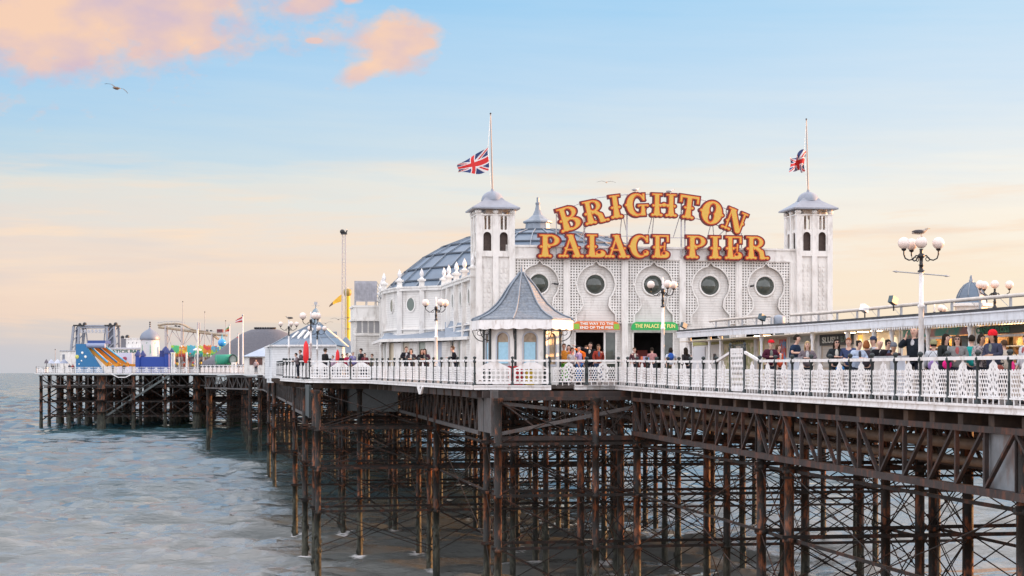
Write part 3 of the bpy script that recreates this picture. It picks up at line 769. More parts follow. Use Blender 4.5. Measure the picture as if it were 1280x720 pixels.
def link(name, me, par, loc_, rz=0.0, sc=None):
    o = bpy.data.objects.new(name, me); COL.objects.link(o); o.parent = par; o.location = loc_; o.rotation_euler[2] = rz
    if sc: o.scale = sc
    return o
def railing(uvs, label, pw=PW, pan=None, group=None, inset=.12, first=True, last=True, tall=None, name='railing', zf=None):
    pan = pan or ME_PAN
    base = P(uvs[0][0], uvs[0][1], 0); t = thing(name, label, 'railing', base, TH, group)
    b0 = uvs[0]
    rails = MB(); lows = MB()
    cnt = 0
    for (a, b) in zip(uvs[:-1], uvs[1:]):
        L_ = math.dist(a, b); n = max(1, int(round(L_/pw))); w = L_/n
        ang = math.atan2(b[0]-a[0], b[1]-a[1])      # direction in the (v,u) frame
        nx, ny = math.sin(ang), -math.cos(ang)
        if True: nx, ny = -nx, -ny
        for i in range(n+1):
            u, v = a[0]+(b[0]-a[0])*i/n, a[1]+(b[1]-a[1])*i/n
            x, y, z = v-b0[1], u-b0[0], zd(u)+.005
            tallp = tall and (abs(u-tall[0]) < .3 or abs(u-tall[1]) < .3)
            if i < n or (b is uvs[-1] and last): po_ = link('post', ME_POSTT if tallp else ME_POST, t, (x, y, z)); po_.rotation_euler = (random.uniform(-.012, .012), random.uniform(-.012, .012), 0)
            if i < n:
                um, vm = a[0]+(b[0]-a[0])*(i+.5)/n, a[1]+(b[1]-a[1])*(i+.5)/n
                isT = tall and tall[0]-.1 < um < tall[1]+.1
                link('panel', ME_PANT if isT else pan, t, (vm-b0[1], um-b0[0], zd(um)+.005+random.uniform(-.008, .008)), ang, (w/1.65, 1, 1)).rotation_euler[0] = random.uniform(-.02, .02)
                u2, v2 = a[0]+(b[0]-a[0])*(i+1)/n, a[1]+(b[1]-a[1])*(i+1)/n
                zt = 1.13
                p = Vector((x, y, zd(u)+zt)); q = Vector((v2-b0[1], u2-b0[0], zd(u2)+zt))
                if isT: p.z += .42; q.z += .42
                elif tall and abs(u2-tall[0]) < .3: q.z += .32
                elif tall and abs(u-tall[1]) < .3: p.z += .32
                rails.beam(p, q, .08, .09); 
                lows.beam(Vector((x, y, zd(u)+.155)), Vector((v2-b0[1], u2-b0[0], zd(u2)+.155)), .05, .04)
    rails.build('handrail', RAILW, t); lows.build('bottom_rail', RAILW, t)
    return t
railing([(-13.8, 0.05), (20.3, 0.05), (21.9, .05), (38.75, .05)], 'white pierced railing with dark green posts along the straight promenade edge, people leaning on it', tall=(20.3, 21.9))
railing([(38.75, .05), (38.35, -1.55)], 'short white railing panel turning off at the doorway with the green fascia')
railing([(38.2, -1.65), (38.05, -3.3)], 'white railing panel with round holes closing the gap beside the kiosk', last=False)
railing([(37.75, -3.45), (38.3, -6.85)], 'white railing with round holes in front of the slate roofed kiosk', pan=ME_PAN2)
railing([(38.4, -6.85), (62.6, -9.35)], 'long white railing with many dark posts behind which the couples stand beside the palace')
railing([(62.6, -9.35), (66.3, -12.9)], 'three wide openwork railing panels before the red parasol', pan=ME_PAN2)
railing([(66.3, -12.9), (74.6, -14.2), (91.5, -13.1)], 'white railing round the corner of the deck beyond the red parasol', pw=1.1)
railing([(92, -13.1), (150, -13.5), (182.8, -11.8)], 'white railing of the narrow neck of the pier before the glazed pavilion', pw=2.4)
railing([(183, -11.8), (209.8, -21.5)], 'white railing in front of the green tunnel and the striped stalls', pw=1.8)
railing([(210.4, -21.5), (299, -22.5)], 'white railing running out to the far end of the pier', pw=4.0)
railing([(300.2, -22.9), (309, -56.2)], 'white railing along the far pier head below the slide and the blue castle', pw=2.0)
railing([(309.2, -56.2), (340, -56.7)], 'white railing on the seaward corner of the pier head', pw=4.0)
# ------------------------------------------------------------------ the palace
UF = 62.5; ZB = zd(UF)
def PX(px): return v_at(px, UF)
def ZF(py, v): return HE+(466-py)/F*P(UF, v).y-ZB     # height above the deck of a facade point
pal = thing('palace_building', 'large white fairground palace with two square towers, trellis front and grey lead dome', 'building', P(UF, 0, ZB), TH)
edges = [PX(640)+.0, PX(708.4), PX(781), PX(853), PX(923.4), PX(991)]
zpar = ZF(307.5, 0); zband = ZF(322.5, 0); zdoor = 3.05; zg = 3.7
x0, x1 = edges[0], edges[-1]
m = MB()
m.box(x0-.5, x1+.5, .22, .42, zdoor, zband)
for a, b in zip(edges[:-1], edges[1:]):
    c = (a+b)/2
    m.box(a, c-1.35, .22, .42, 0, zdoor); m.box(c+1.35, b, .22, .42, 0, zdoor)
m.build('facade_wall', WHITE2, pal)
m = MB(); m.box(x0-.4, x1+.4, -.02, .5, zband, zpar-.06); m.box(x0-.4, x1+.4, -.1, .55, zpar-.06, zpar+.06); m.box(x0-.3, x1+.3, -.08, .0, zband-.04, zband+.05)
for k in range(6): m.box(x0+k*3.4, x0+k*3.4+.03, -.035, 0, zband+.06, zpar-.07)
m.build('parapet', WHITE, pal)
for e in edges:
    m = MB(); m.box(e-.19, e+.19, -.1, .22, 0, zband-.04); m.box(e-.24, e+.24, -.14, .2, 0, .5); m.box(e-.05, e+.05, -.125, -.1, .5, zband-.06)
    m.build('pilaster', WHITE, pal)
LATB = mat('trellis_backing', (.30,.28,.26), .7, var=.1, dirt=(.3,.27,.24), dirt_amt=.5)
zc = ZF(356, 8); RK = 1.2
zlow = 3.55
def keyhole(X, Z):      # < 0 inside
    d = np.hypot(X, Z-zc)-RK
    z2 = zc-1.32
    t = np.clip((zc-Z)/(zc-zlow), 0, 1)
    half = np.where(Z > z2, .80+.15*np.abs(Z-z2), .82+.42*np.clip((z2-Z)/.55, 0, 1)**1.6)
    neck = np.maximum(np.abs(X)-half, np.maximum(Z-(zc-.6), zlow-.3-Z))
    ogee = np.abs(X)+(Z-zc-RK-.22)*.9
    ogee = np.maximum(ogee, zc-Z)
    return np.minimum(np.minimum(d, neck), ogee)
for bi, (a, b) in enumerate(zip(edges[:-1], edges[1:])):
    c = (a+b)/2; hw = (b-a)/2-.2; z0, z1 = zlow, zband-.06
    m = MB()
    def clipbars(vertical, pos):
        ts = np.linspace(z0, z1, 120) if vertical else np.linspace(-hw, hw, 120)
        d = keyhole(np.full_like(ts, pos), ts) if vertical else keyhole(ts, np.full_like(ts, pos))
        on = d > .0; st = None
        for i in range(len(ts)+1):
            o_ = on[i] if i < len(ts) else False
            if o_ and st is None: st = ts[i]
            if not o_ and st is not None:
                en = ts[i-1]
                if en-st > .03:
                    if vertical: m.box(c+pos-.042, c+pos+.042, 0, .05, st, en)
                    else: m.box(c+st, c+en, -.006, .044, pos-.042, pos+.042)
                st = None
    n = int(round(2*hw/.172))
    for i in range(n+1): clipbars(True, -hw+2*hw*i/n)
    n = int(round((z1-z0)/.172))
    for i in range(n+1): clipbars(False, z0+(z1-z0)*i/n)
    m.build('trellis', WHITE, pal)
    lp = contour(keyhole_f := (lambda X, Z: np.abs(keyhole(X, Z)-.02)-.035), -1.6, 1.6, zlow-.1, zc+1.8, .03, .004)
    m = MB(); m.mesh(fill(lp, .16, -.09), (c, 0, 0)); m.build('keyhole_frame', WHITE, pal)
    lpb = contour(lambda X, Z: np.maximum(np.maximum(-keyhole(X, Z), np.abs(X)-hw), np.maximum(Z-z1, z0-Z)), -2.2, 2.2, z0-.2, z1+.2, .04, .006)
    m = MB(); m.mesh(fill(lpb, .02, .19), (c, 0, 0)); m.build('trellis_backing', LATB, pal)
    w = MB(); w.lathe([(.58, 0), (.70, 0), (.72, .05), (.68, .09), (.60, .09), (.58, .0)], n=32, close=False)
    w.v = [(x, -z, y) for x, y, z in w.v]
    fr = w.build('round_window', WHITE, pal, (c, .22, zc))
    g = MB(); g.lathe([(.01, .02), (.59, .02), (.59, .06), (.01, .06)], n=32); g.v = [(x, -z, y) for x, y, z in g.v]
    g.build('pane', GLASS, fr)
    if bi in (0, 4):
        m = MB(); s = 1 if bi == 0 else -1; m.beam((c+s*.85, .2, zc+.05), (c+s*1.0, -.25, zc), .05); m.beam((c+s*.9, -.2, zc), (c+s*1.1, -.35, zc-.05), .14, .12); m.build('floodlight', BLACKI, pal)
    # doorway
    m = MB()
    for xx in (c-1.35, c+.55, c+1.27): m.box(xx, xx+.09, .1, .3, 0, zdoor)
    m.box(c-1.35, c+1.36, .1, .3, zdoor-.1, zdoor+.02); m.box(c+.55, c+1.3, .1, .3, 1.0, 1.08)
    fr = m.build('doorway', WHITE, pal)
    m = MB(); m.box(c+.64, c+1.27, .18, .21, .1, zdoor-.1); m.build('pane', GLASS, fr)
# interior hall (dark) behind the doors
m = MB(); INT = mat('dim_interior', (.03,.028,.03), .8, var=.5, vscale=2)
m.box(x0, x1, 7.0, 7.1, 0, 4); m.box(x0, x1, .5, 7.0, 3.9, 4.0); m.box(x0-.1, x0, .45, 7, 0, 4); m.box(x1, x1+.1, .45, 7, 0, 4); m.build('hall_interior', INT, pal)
for i in range(14):
    m = MB(); xx = random.uniform(x0+1, x0+10); m.box(xx, xx+.7, 3.5+random.random()*2, 5.9, 0, 1.9); mm = m.build('slot_machine', mat('machine_%d' % (i % 4), [(.3,.05,.04), (.05,.12,.3), (.28,.2,.04), (.1,.1,.12)][i % 4], .4), pal)
    m = MB(); m.box(xx+.1, xx+.6, 3.4, 3.44, 1.1, 1.5); m.build('screen', mat('machine_screen_%d' % (i % 3), (.1,.1,.1), .3, emit=[(.9,.2,.1), (.2,.5,.9), (.9,.6,.2)][i % 3], estr=.35), mm)
# door signs
def sign_arch(c, w, h, zz, face, rim, lines, tcol, size, ends=None):
    t = MB()
    pts = [(-w/2, 0), (w/2, 0)]+[(w/2*math.cos(a)**.5 if math.cos(a) > 0 else 0, h*math.sin(a)**.6) for a in np.linspace(.02, pi/2, 10)]+[(-w/2*math.cos(a)**.5 if math.cos(a) > 0 else 0, h*math.sin(a)**.6) for a in np.linspace(pi/2-.02, .02, 10)]
    return pts
ca = (edges[1]+edges[2])/2; cb_ = (edges[2]+edges[3])/2
def door_sign(cx, w, h, z, label, face, lines, tc_, size, ends=None, offy=-.28):
    s = thing('door_sign', label, 'sign', P(UF, 0, ZB)+Vector((VX*cx+(-UX)*-offy*1, VY*cx+(-UY)*-offy*1, z)), TH)
    r = min(w*.12, h*.8)
    pts = [(-w/2, 0), (w/2, 0), (w/2, h*.25)]+[(w/2-r+r*math.cos(a), h-r+r*math.sin(a)) for a in np.linspace(0, pi/2, 7)]+[(-w/2+r-r*math.sin(a), h-r+r*math.cos(a)) for a in np.linspace(0, pi/2, 7)]+[(-w/2, h*.25)]
    m = MB(); m.wallp(pts, 0, .1); m.build('board', face, s)
    if ends:
        m = MB(); m.box(-w/2+.04, -w/2+.38, -.012, 0, .03, h*.7); m.box(w/2-.38, w/2-.04, -.012, 0, .03, h*.7); m.build('end_panel', ends, s)
    for i, ln in enumerate(lines):
        m = MB(); m.mesh(text_mesh(ln, size, .02, -.035, bold=.006, width=(w*.72 if ends else w*.86)), (0, 0, h*(.5 if len(lines) == 1 else (.72 - .46*i)))); m.build('lettering', tc_, s)
    return s
GREEN = mat('sign_green', (.02,.42,.10), .5); ORANGE = mat('sign_orange', (.75,.17,.03), .5); LIME = mat('sign_lime', (.25,.5,.05), .45)
YEL = mat('sign_yellow', (.95,.85,.30), .4); WT = mat('sign_white', (.9,.9,.85), .4)
BACKL = P(UF, 0, ZB)
def fpos(x, y, z): return P(UF+y, x, ZB+z)
def door_sign2(cx, w, h, z, *a, **k):
    s = door_sign(cx, w, h, z, *a, **k); s.location = fpos(cx, -.3, z); return s
door_sign2(ca-.02, 2.95, .52, zdoor+.05, 'orange and lime door sign reading THIS WAY TO THE END OF THE PIER', ORANGE, ['THIS WAY TO THE', 'END OF THE PIER'], WT, .22, ends=LIME)
door_sign2(cb_+.0, 3.0, .5, zdoor+.05, 'green arched door sign reading THE PALACE OF FUN', GREEN, ['THE PALACE OF FUN'], YEL, .34)

# towers
def tower(cx, w=2.38, name='tower'):
    t = bpy.data.objects.new(name, None); COL.objects.link(t); t.parent = pal; t.location = (cx, w/2-.35, 0)
    h = w/2; m = MB()
    zs = ZF(320, cx); za = ZF(314, cx); zb_ = ZF(290, cx); zsl0 = ZF(287.5, cx); zsl1 = ZF(270.5, cx); zt = ZF(269, cx)
    m.box(-h+.17, h-.17, -h+.17, h-.17, 0, za-.25)
    for sx in (-1, 1):
        for sy in (-1, 1): m.box(*sorted((sx*h, sx*(h-.34))), *sorted((sy*h, sy*(h-.34))), 0, zt)
    m.box(-h-.05, h+.05, -h-.05, h+.05, 0, .6)
    for k in range(4):
        M = Matrix.Rotation(k*pi/2, 4, 'Z'); f = MB()
        f.box(-.17, .17, -h, -h+.14, 0, zt)            # centre pier
        for s in (-1, 1):
            c = s*(h-.34+.17)/2*1.0; ww = (h-.34-.17)/2
            # arched opening frame
            ar = .25; ctr = zb_-.02-ar
            pts_out = [(c-ww, za-.25), (c+ww, za-.25), (c+ww, zt), (c-ww, zt)]
            def dd(X, Z, c=c, ww=ww):
                body = np.maximum(np.abs(X-c)-ww-.01, np.maximum(za-.35-Z, Z-zt))
                op = np.maximum(np.abs(X-c)-ar, np.maximum(za-Z, Z-ctr)); op = np.minimum(op, np.hypot(X-c, Z-ctr)-ar)
                sl = np.minimum(np.maximum(np.abs(X-c+.12)-.075, np.abs(Z-(zsl0+zsl1)/2)-(zsl1-zsl0)/2), np.maximum(np.abs(X-c-.12)-.075, np.abs(Z-(zsl0+zsl1)/2)-(zsl1-zsl0)/2))
                return np.maximum(body, -np.minimum(op, sl))
            f.mesh(fill(contour(dd, c-ww-.06, c+ww+.06, za-.4, zt+.05, .025, .003), .08, -h+.05))
            nr_ = int((za-.5-.8)/.3)
            for r_ in range(nr_):
                for cc in (-.14, .14): f.box(c+cc-.07, c+cc+.07, -h+.13, -h+.175, .85+r_*.3, .85+r_*.3+.18)
        m.add([M @ Vector(v) for v in f.v], f.f)
        for cc in (-h+.14, 0, h-.14):
            b_ = MB(); b_.ball((cc, -h+.1, zt+.18), .19, 10, 6, sz=.85); m.add([M @ Vector(v) for v in b_.v], b_.f, 0, True)
    m.box(-h-.03, h+.03, -h-.03, h+.03, zt-.03, zt+.03); m.box(-.5, .5, -.5, .5, zt, zt+.4)
    m.build('shaft', WHITE, t)
    lv_ = MB(); lv_.box(-h+.34, h-.34, -h+.34, h-.34, za-.3, zb_+.02); lv_.build('louvre_core', mat('belfry_brown', (.085,.06,.05), .7, var=.3, vscale=6), t)
    z = zt+.34; e = 2.95/2
    m = MB(); prof = [(e*1.414, 0), (e*1.414, .09), (e*1.36, .13), (e*.9, .42), (e*.62, .62), (e*.5, .78)]
    m.lathe(prof, (0, 0, z), 4, rot=pi/4, smooth=False); m.build('tower_roof', mat('tower_roof_paint', (.27,.29,.34), .45, var=.1, vscale=3, dirt=(.3,.31,.33), dirt_amt=.5), t)
    m = MB(); rd = .70; m.lathe([(rd*math.cos(a), .62*math.sin(a)) for a in np.linspace(0, pi/2*.97, 9)], (0, 0, z+.62), 24); m.lathe([(.16, 0), (.1, .08), (.08, .16)], (0, 0, z+1.2), 10)
    m.build('cupola', mat('cupola_paint', (.24,.27,.33), .4, var=.1, vscale=3, dirt=(.25,.27,.3), dirt_amt=.5), t)
    return z+1.3
ct0, ct1 = (PX(592)+PX(640))/2+.12, (PX(987)+PX(1037))/2+.22
ztt = tower(ct0); ztt1 = tower(ct1)
for cx, lab, topy, zt_ in ((ct0, 'flagpole on the tower beside the dome', 143, ztt), (ct1, 'flagpole on the tower next to the sloping pipe roof', 150, ztt1)):
    Yp = fpos(cx, .9, 0).y; H_ = HE+(466-topy)/F*Yp - (ZB+zt_)
    fp = thing('flagpole', 'tall grey '+lab, 'flagpole', fpos(cx, .85, zt_), TH)
    m = MB(); m.tube((0, 0, -.05), (-.12, 0, H_), .055, 8, .035); m.build('pole', mat('pole_grey', (.30,.27,.26), .5), fp)
    m = MB(); m.ball((-.12, 0, H_+.04), .06, 8, 6); m.build('finial', BLACKI, fp)
    m = MB(); m.tube((-.09, -.07, .1), (-.3, -.07, H_*.55), .008, 4); m.tube((-.3, -.07, H_*.55), (-.14, -.05, H_-.1), .008, 4); m.build('halyard', WT, fp)
# union flags
FR = mat('flag_red', (.62,.03,.03), .8); FW = mat('flag_white', (.75,.72,.72), .8); FB = mat('flag_blue', (.03,.05,.16), .8)
def uj(s, t):      # s 0..2 along, t 0..1 up
    x, y = s-1, t-.5
    if abs(x) < .1 or abs(y) < .1: return 0
    if abs(x) < .167 or abs(y) < .167: return 1
    d1 = abs(y-.5*x); d2 = abs(y+.5*x)
    if min(d1, d2) < .112:
        if d1 < .112 and ((-.01 < (y-.5*x)*(1 if x < 0 else -1) < .075)): return 0
        if d2 < .112 and ((-.01 < (y+.5*x)*(-1 if x > 0 else 1)*-1 < .075)): return 0
        return 1
    return 2
def flag(shape, label, loc_, nx=72, ny=36):
    m = MB(); vs = [shape(2*i/nx, j/ny) for j in range(ny+1) for i in range(nx+1)]; m.v = [tuple(v) for v in vs]
    for j in range(ny):
        for i in range(nx):
            a = j*(nx+1)+i; m.f.append((a, a+1, a+nx+2, a+nx+1)); m.m.append(uj(2*(i+.5)/nx, (j+.5)/ny)); m.sm.append(True)
    t = m.build('flag', [FR, FW, FB]); t.location = loc_; t.rotation_euler[2] = 0
    tag(t, label, 'flag'); return t
k = .0497
def shp(s, t):
    f = s/2; x = -f*38*k; zt_, zb_ = (184+22*f)*1.0, (213+5*f+3*math.sin(f*5))
    y = zb_+(zt_-zb_)*t; return (x+.05*math.sin(t*6), .16*math.sin(f*9+t*1.5)*(.3+f), -(y-213)*k)
p0 = wp(610.5, 213, fpos(ct0, .85, 0).y); flag(shp, 'wind-blown union flag at half mast on the tower beside the dome', p0)
k2 = .0515
def shp2(s, t):
    f = s/2; x = -(18*f+1.3*math.sin(f*8+t*5))*k2; zt_, zb_ = 189+9*f**1.3-3*math.sin(f*7), 214+1.5*math.sin(f*9)
    y = zb_+(zt_-zb_)*t; return (x, .35*math.sin(f*13+t*2.5)*(.3+f), -(y-214)*k2)
p0 = wp(1006.5, 214, fpos(ct1, .85, 0).y); flag(shp2, 'crumpled union flag at half mast on the tower next to the sloping pipe roof', p0)

# rooftop letters
def sbox(X, Y, x0, x1, y0, y1): return np.maximum(np.abs(X-(x0+x1)/2)-(x1-x0)/2, np.abs(Y-(y0+y1)/2)-(y1-y0)/2)
def seg(X, Y, a, b, r):
    ax, ay = a; bx_, by_ = b; t = np.clip(((X-ax)*(bx_-ax)+(Y-ay)*(by_-ay))/((bx_-ax)**2+(by_-ay)**2), 0, 1)
    return np.hypot(X-ax-t*(bx_-ax), Y-ay-t*(by_-ay))-r
def circ(X, Y, x, y, r): return np.hypot(X-x, Y-y)-r
def ell(X, Y, x, y, rx, ry): q = np.hypot((X-x)/rx, (Y-y)/ry); return (q-1)*min(rx, ry)
def U(*a):
    d = a[0]
    for x in a[1:]: d = np.minimum(d, x)
    return d
def foot(X, Y, x, w, y=.0):
    d = sbox(X, Y, x-w, x+w, y+.03, y+.13)
    n = 3
    for i in range(n): d = U(d, circ(X, Y, x-w+w*2*i/(n-1)*1.0, y+.07, .075))
    return d
def stem(X, Y, x, hw=.125, w=.2, top=True, bot=True, bump=True):
    t = np.clip((Y-.1)/.8, 0, 1); h = hw*(.82+.5*np.clip(.42-Y, 0, .35)/.35*.6)
    d = np.maximum(np.abs(X-x)-h, np.abs(Y-.5)-.48)
    if top: d = U(d, sbox(X, Y, x-w, x+w, .90, 1.0))
    if bot: d = U(d, foot(X, Y, x, w*.8))
    if bump: d = U(d, circ(X, Y, x-hw*1.02, .47, .07), circ(X, Y, x+hw*1.02, .47, .07))
    return d
def gly(ch):
    def f(X, Y):
        if ch == 'I': return stem(X, Y, .25)
        if ch == 'H': return U(stem(X, Y, .23), stem(X, Y, .77), sbox(X, Y, .2, .8, .46, .56), circ(X, Y, .5, .51, .10))
        if ch in 'PR' or ch == 'B':
            d = stem(X, Y, .22, w=.2)
            bowl = np.maximum(ell(X, Y, .38, .74, .34, .26), -ell(X, Y, .40, .74, .115, .15)); bowl = np.maximum(bowl, .22-X)
            d = U(d, bowl, sbox(X, Y, .1, .45, .92, 1.0))
            if ch == 'P': return d
            if ch == 'R': return U(d, seg(X, Y, (.44, .5), (.62, .32), .09), seg(X, Y, (.62, .32), (.66, .1), .11), foot(X, Y, .74, .13))
            b2 = np.maximum(ell(X, Y, .40, .27, .38, .27), -ell(X, Y, .42, .27, .13, .15)); b2 = np.maximum(b2, .22-X)
            return U(d, b2)
        if ch == 'L':
            tl = np.maximum(ell(X, Y, .56, .17, .20, .17), -circ(X, Y, .50, .24, .055)); return U(stem(X, Y, .24), sbox(X, Y, .2, .6, .0, .12), tl)
        if ch == 'E':
            tl = np.maximum(ell(X, Y, .56, .16, .18, .16), -circ(X, Y, .50, .22, .05))
            return U(stem(X, Y, .24), sbox(X, Y, .2, .72, .9, 1.0), sbox(X, Y, .60, .72, .68, 1.0), sbox(X, Y, .2, .6, .0, .12), tl, sbox(X, Y, .3, .56, .46, .54), seg(X, Y, (.52, .36), (.54, .64), .045))
        if ch in 'CG':
            d = np.maximum(ell(X, Y, .45, .5, .42, .5), -ell(X, Y, .52, .5, .20, .36)); cut = np.maximum(.58-X, np.abs(Y-.52)-(.22 if ch == 'C' else .18))
            d = np.maximum(d, -cut); d = U(d, sbox(X, Y, .70, .82, .66, .98), circ(X, Y, .04, .5, .07))
            if ch == 'C': d = U(d, circ(X, Y, .72, .22, .13)); d = np.maximum(d, -circ(X, Y, .68, .27, .035)); return d
            return U(d, stem(X, Y, .72, .1, .16, top=False, bot=False, bump=False)+np.where(Y > .46, 1, 0), sbox(X, Y, .52, .94, .42, .52), circ(X, Y, .55, .45, .06), circ(X, Y, .91, .45, .06))
        if ch == 'A':
            d = U(seg(X, Y, (.44, .93), (.20, .1), .05), seg(X, Y, (.44, .90), (.70, .1), .115), sbox(X, Y, .24, .6, .30, .39), foot(X, Y, .17, .13), foot(X, Y, .72, .15), sbox(X, Y, .28, .56, .9, 1.0), circ(X, Y, .26, .40, .07), circ(X, Y, .74, .42, .06))
            return d
        if ch == 'T':
            return U(stem(X, Y, .42, top=False), sbox(X, Y, .04, .80, .86, 1.0), sbox(X, Y, .04, .16, .66, 1.0), sbox(X, Y, .68, .80, .66, 1.0))
        if ch == 'O':
            return np.maximum(U(ell(X, Y, .44, .5, .42, .51), circ(X, Y, .02, .5, .07), circ(X, Y, .86, .5, .07)), -U(ell(X, Y, .44, .66, .11, .20), ell(X, Y, .44, .32, .10, .19)))
        if ch == 'N':
            return U(seg(X, Y, (.18, .95), (.18, .1), .05), foot(X, Y, .18, .15), seg(X, Y, (.26, .88), (.70, .14), .13), seg(X, Y, (.78, .95), (.78, .1), .055), sbox(X, Y, .02, .40, .9, 1.0), sbox(X, Y, .62, .94, .9, 1.0), circ(X, Y, .82, .5, .07), circ(X, Y, .14, .4, .07))
    return f
GW = dict(I=.5, H=1.0, P=.74, R=.92, B=.8, L=.78, E=.78, C=.86, G=.98, A=.92, T=.84, O=.9, N=.96)
LRED = mat('letter_crimson', (.15,.004,.008), .5); LORG = mat('letter_orange', (.66,.10,.006), .5)
LYEL = bpy.data.materials.new('letter_gold'); LYEL.use_nodes = True; nt = LYEL.node_tree; N = nt.nodes; L = nt.links
b = N['Principled BSDF']; b.inputs['Roughness'].default_value = .45
tc_ = N.new('ShaderNodeTexCoord'); mp = N.new('ShaderNodeMapping'); mp.inputs['Scale'].default_value = (14, .001, 14); L.new(tc_.outputs['Object'], mp.inputs['Vector'])
fr_ = N.new('ShaderNodeVectorMath'); fr_.operation = 'FRACTION'; L.new(mp.outputs[0], fr_.inputs[0])
sb = N.new('ShaderNodeVectorMath'); sb.operation = 'SUBTRACT'; sb.inputs[1].default_value = (.5, 0, .5); L.new(fr_.outputs[0], sb.inputs[0])
ml = N.new('ShaderNodeVectorMath'); ml.operation = 'MULTIPLY'; ml.inputs[1].default_value = (1, 0, 1); L.new(sb.outputs[0], ml.inputs[0])
ln = N.new('ShaderNodeVectorMath'); ln.operation = 'LENGTH'; L.new(ml.outputs[0], ln.inputs[0])
L.new(mixc(M_('LESS_THAN', ln.outputs['Value'], .3), (.66,.36,.04), (.70,.54,.13)), b.inputs['Base Color'])
def letters(name, label, cat, spec, par_label):
    root = thing(name, label, cat, fpos(0, -.45, 0), TH)
    for ch, cx, cy, wpx, hpx, rot in spec:
        gf = gly(ch); w0 = GW[ch]
        v = v_at(cx, UF-.45); Yc = P(UF-.45, v).y; k = Yc/F; zc_ = HE+(466-cy)*k-ZB; gq = 1.06 if 'arched' in label else 1.01; sx = wpx*k/w0*gq; sz = hpx*k*gq
        M = Matrix.Translation((v, 0, zc_)) @ Matrix.Rotation(-math.radians(rot), 4, 'Y')
        def mk(off, depth, y0):
            lp = contour(lambda X, Y: gf(X, Y)-off, -.15, w0+.15, -.15, 1.15, .0145, .002)
            vs, fs = fill(lp, depth, y0); return [((x-w0/2)*sx, y, (z-.5)*sz) for x, y, z in vs], fs
        o = MB(); o.mesh(mk(.046, .26, 0)); lt = o.build('letter', LRED, root); lt.location = M.to_translation(); lt.rotation_euler = M.to_euler()
        o = MB(); o.mesh(mk(.0, .02, -.02)); o.build('letter_border', LORG, lt)
        o = MB(); o.mesh(mk(-.030, .014, -.034)); o.build('letter_face', LYEL, lt)
    return root
top = letters('rooftop_sign', 'arched row of gold and crimson fairground letters reading BRIGHTON on a white scaffold', 'sign',
    [('B',711.5,273,27.5,29,17),('R',744,264.5,29.5,28.5,12.5),('I',769.5,258.5,16.5,28,8),('G',796.5,256,29,28,3),('H',830,256.5,32,27.5,-1),('T',861,259,27,28,-7),('O',890,266,28,28,-13),('N',919,276.5,27,27,-21)], '')
bot = letters('rooftop_sign', 'straight row of gold and crimson fairground letters reading PALACE PIER on the parapet', 'sign',
    [('P',687,307.5,28,29,0),('A',714,307.5,31,29,0),('L',745,307.5,27,29,0),('A',771.5,308,31,29,0),('C',799,308,26,29,0),('E',826.3,308.3,24.5,29,0),('P',870.5,309,26.5,29,0),('I',894,309.5,17.5,29,0),('E',917.3,309.8,24.5,29,0),('R',946.5,310,30,29,0)], '')
# scaffold behind the arch
m = MB()
def fz(px, py, y=-.3):
    y += .5
    v = v_at(px, UF+y); return Vector((v, y, HE+(466-py)/F*P(UF+y, v).y-ZB))
SC = mat('sign_scaffold', (.55,.55,.57), .45, var=.15)
for px, py in ((693.5, 258), (728, 252), (781.5, 244), (849, 246), (853.5, 246), (905, 262), (924, 292)):
    m.tube(fz(px, py, -.1), fz(px, 322, -.1)+Vector((0, 0, 0)), .05 if px in (781.5, 849, 853.5) else .035, 6)
arc = [(697, 265), (715, 258), (745, 248), (781, 244), (815, 243.5), (850, 245), (880, 252), (905, 262), (930, 274)]
m.path([fz(a, b_-1, -.15)-Vector((0, 0, .05)) for a, b_ in arc], .03, 5)
m.path([fz(a, b_+25, -.15) for a, b_ in arc], .03, 5)
for a, b_ in ((780, 296), (849, 298)): m.beam(fz(a-50, b_, -.1), fz(a+50, b_, -.1), .05)
for (a, b_), (c, d) in (((775, 272), (772, 300)), ((777, 272), (783, 300)), ((813, 270), (806, 300)), ((815, 270), (812, 300)), ((848, 268), (839, 298)), ((886, 280), (881, 300)), ((888, 280), (890, 300)), ((905, 286), (893, 298)), ((728, 283), (730, 300)), ((694, 270), (712, 300)), ((733, 280), (722, 300))):
    m.tube(fz(a, b_, .0), fz(c, d, 1.6), .03, 5)
for a in (672, 700, 735, 765, 795, 830, 860, 900, 940): m.beam(fz(a, 314, -.2), fz(a, 314, .1), .06)
m.build('scaffold', SC, top)

# dome behind
duc, dvc = 86.4-UF, 5.6
def rib_dome(cx, cy, prof, nseg, ribs, sx, sy, lead, name='dome_roof'):
    m = MB(); m.lathe(prof, (cx, cy, 0), nseg, smooth=False, sx=sx, sy=sy, rot=.13); d = m.build(name, lead, pal)
    r = MB(); r2_ = MB()
    for i in range(ribs):
        t = .13+2*pi*i/ribs; pts = [(cx+(a+.04)*math.cos(t)*sx, cy+(a+.04)*math.sin(t)*sy, z+.05) for a, z in prof]
        for p, q in zip(pts[:-1], pts[1:]): r.beam(p, q, .07, .08)
    for a, z in prof[1:-1]:
        pts = [(cx+(a+.05)*math.cos(2*pi*i/nseg+.13)*sx, cy+(a+.05)*math.sin(2*pi*i/nseg+.13)*sy, z+.04) for i in range(nseg+1)]
        r2_ = MB()
        for p, q in zip(pts[:-1], pts[1:]): r2_.beam(p, q, .10, .10)
        r2_.build('dome_purlin', mat('purlin_dark', (.07,.09,.12), .6), d)
    r.build('dome_ribs', LEAD2, d); return d
prof = [(12.1, 6.15), (11.2, 7.1), (10.2, 8.05), (8.8, 9.15), (7.4, 9.95), (5.6, 10.65), (2.8, 11.2), (2.3, 11.25)]
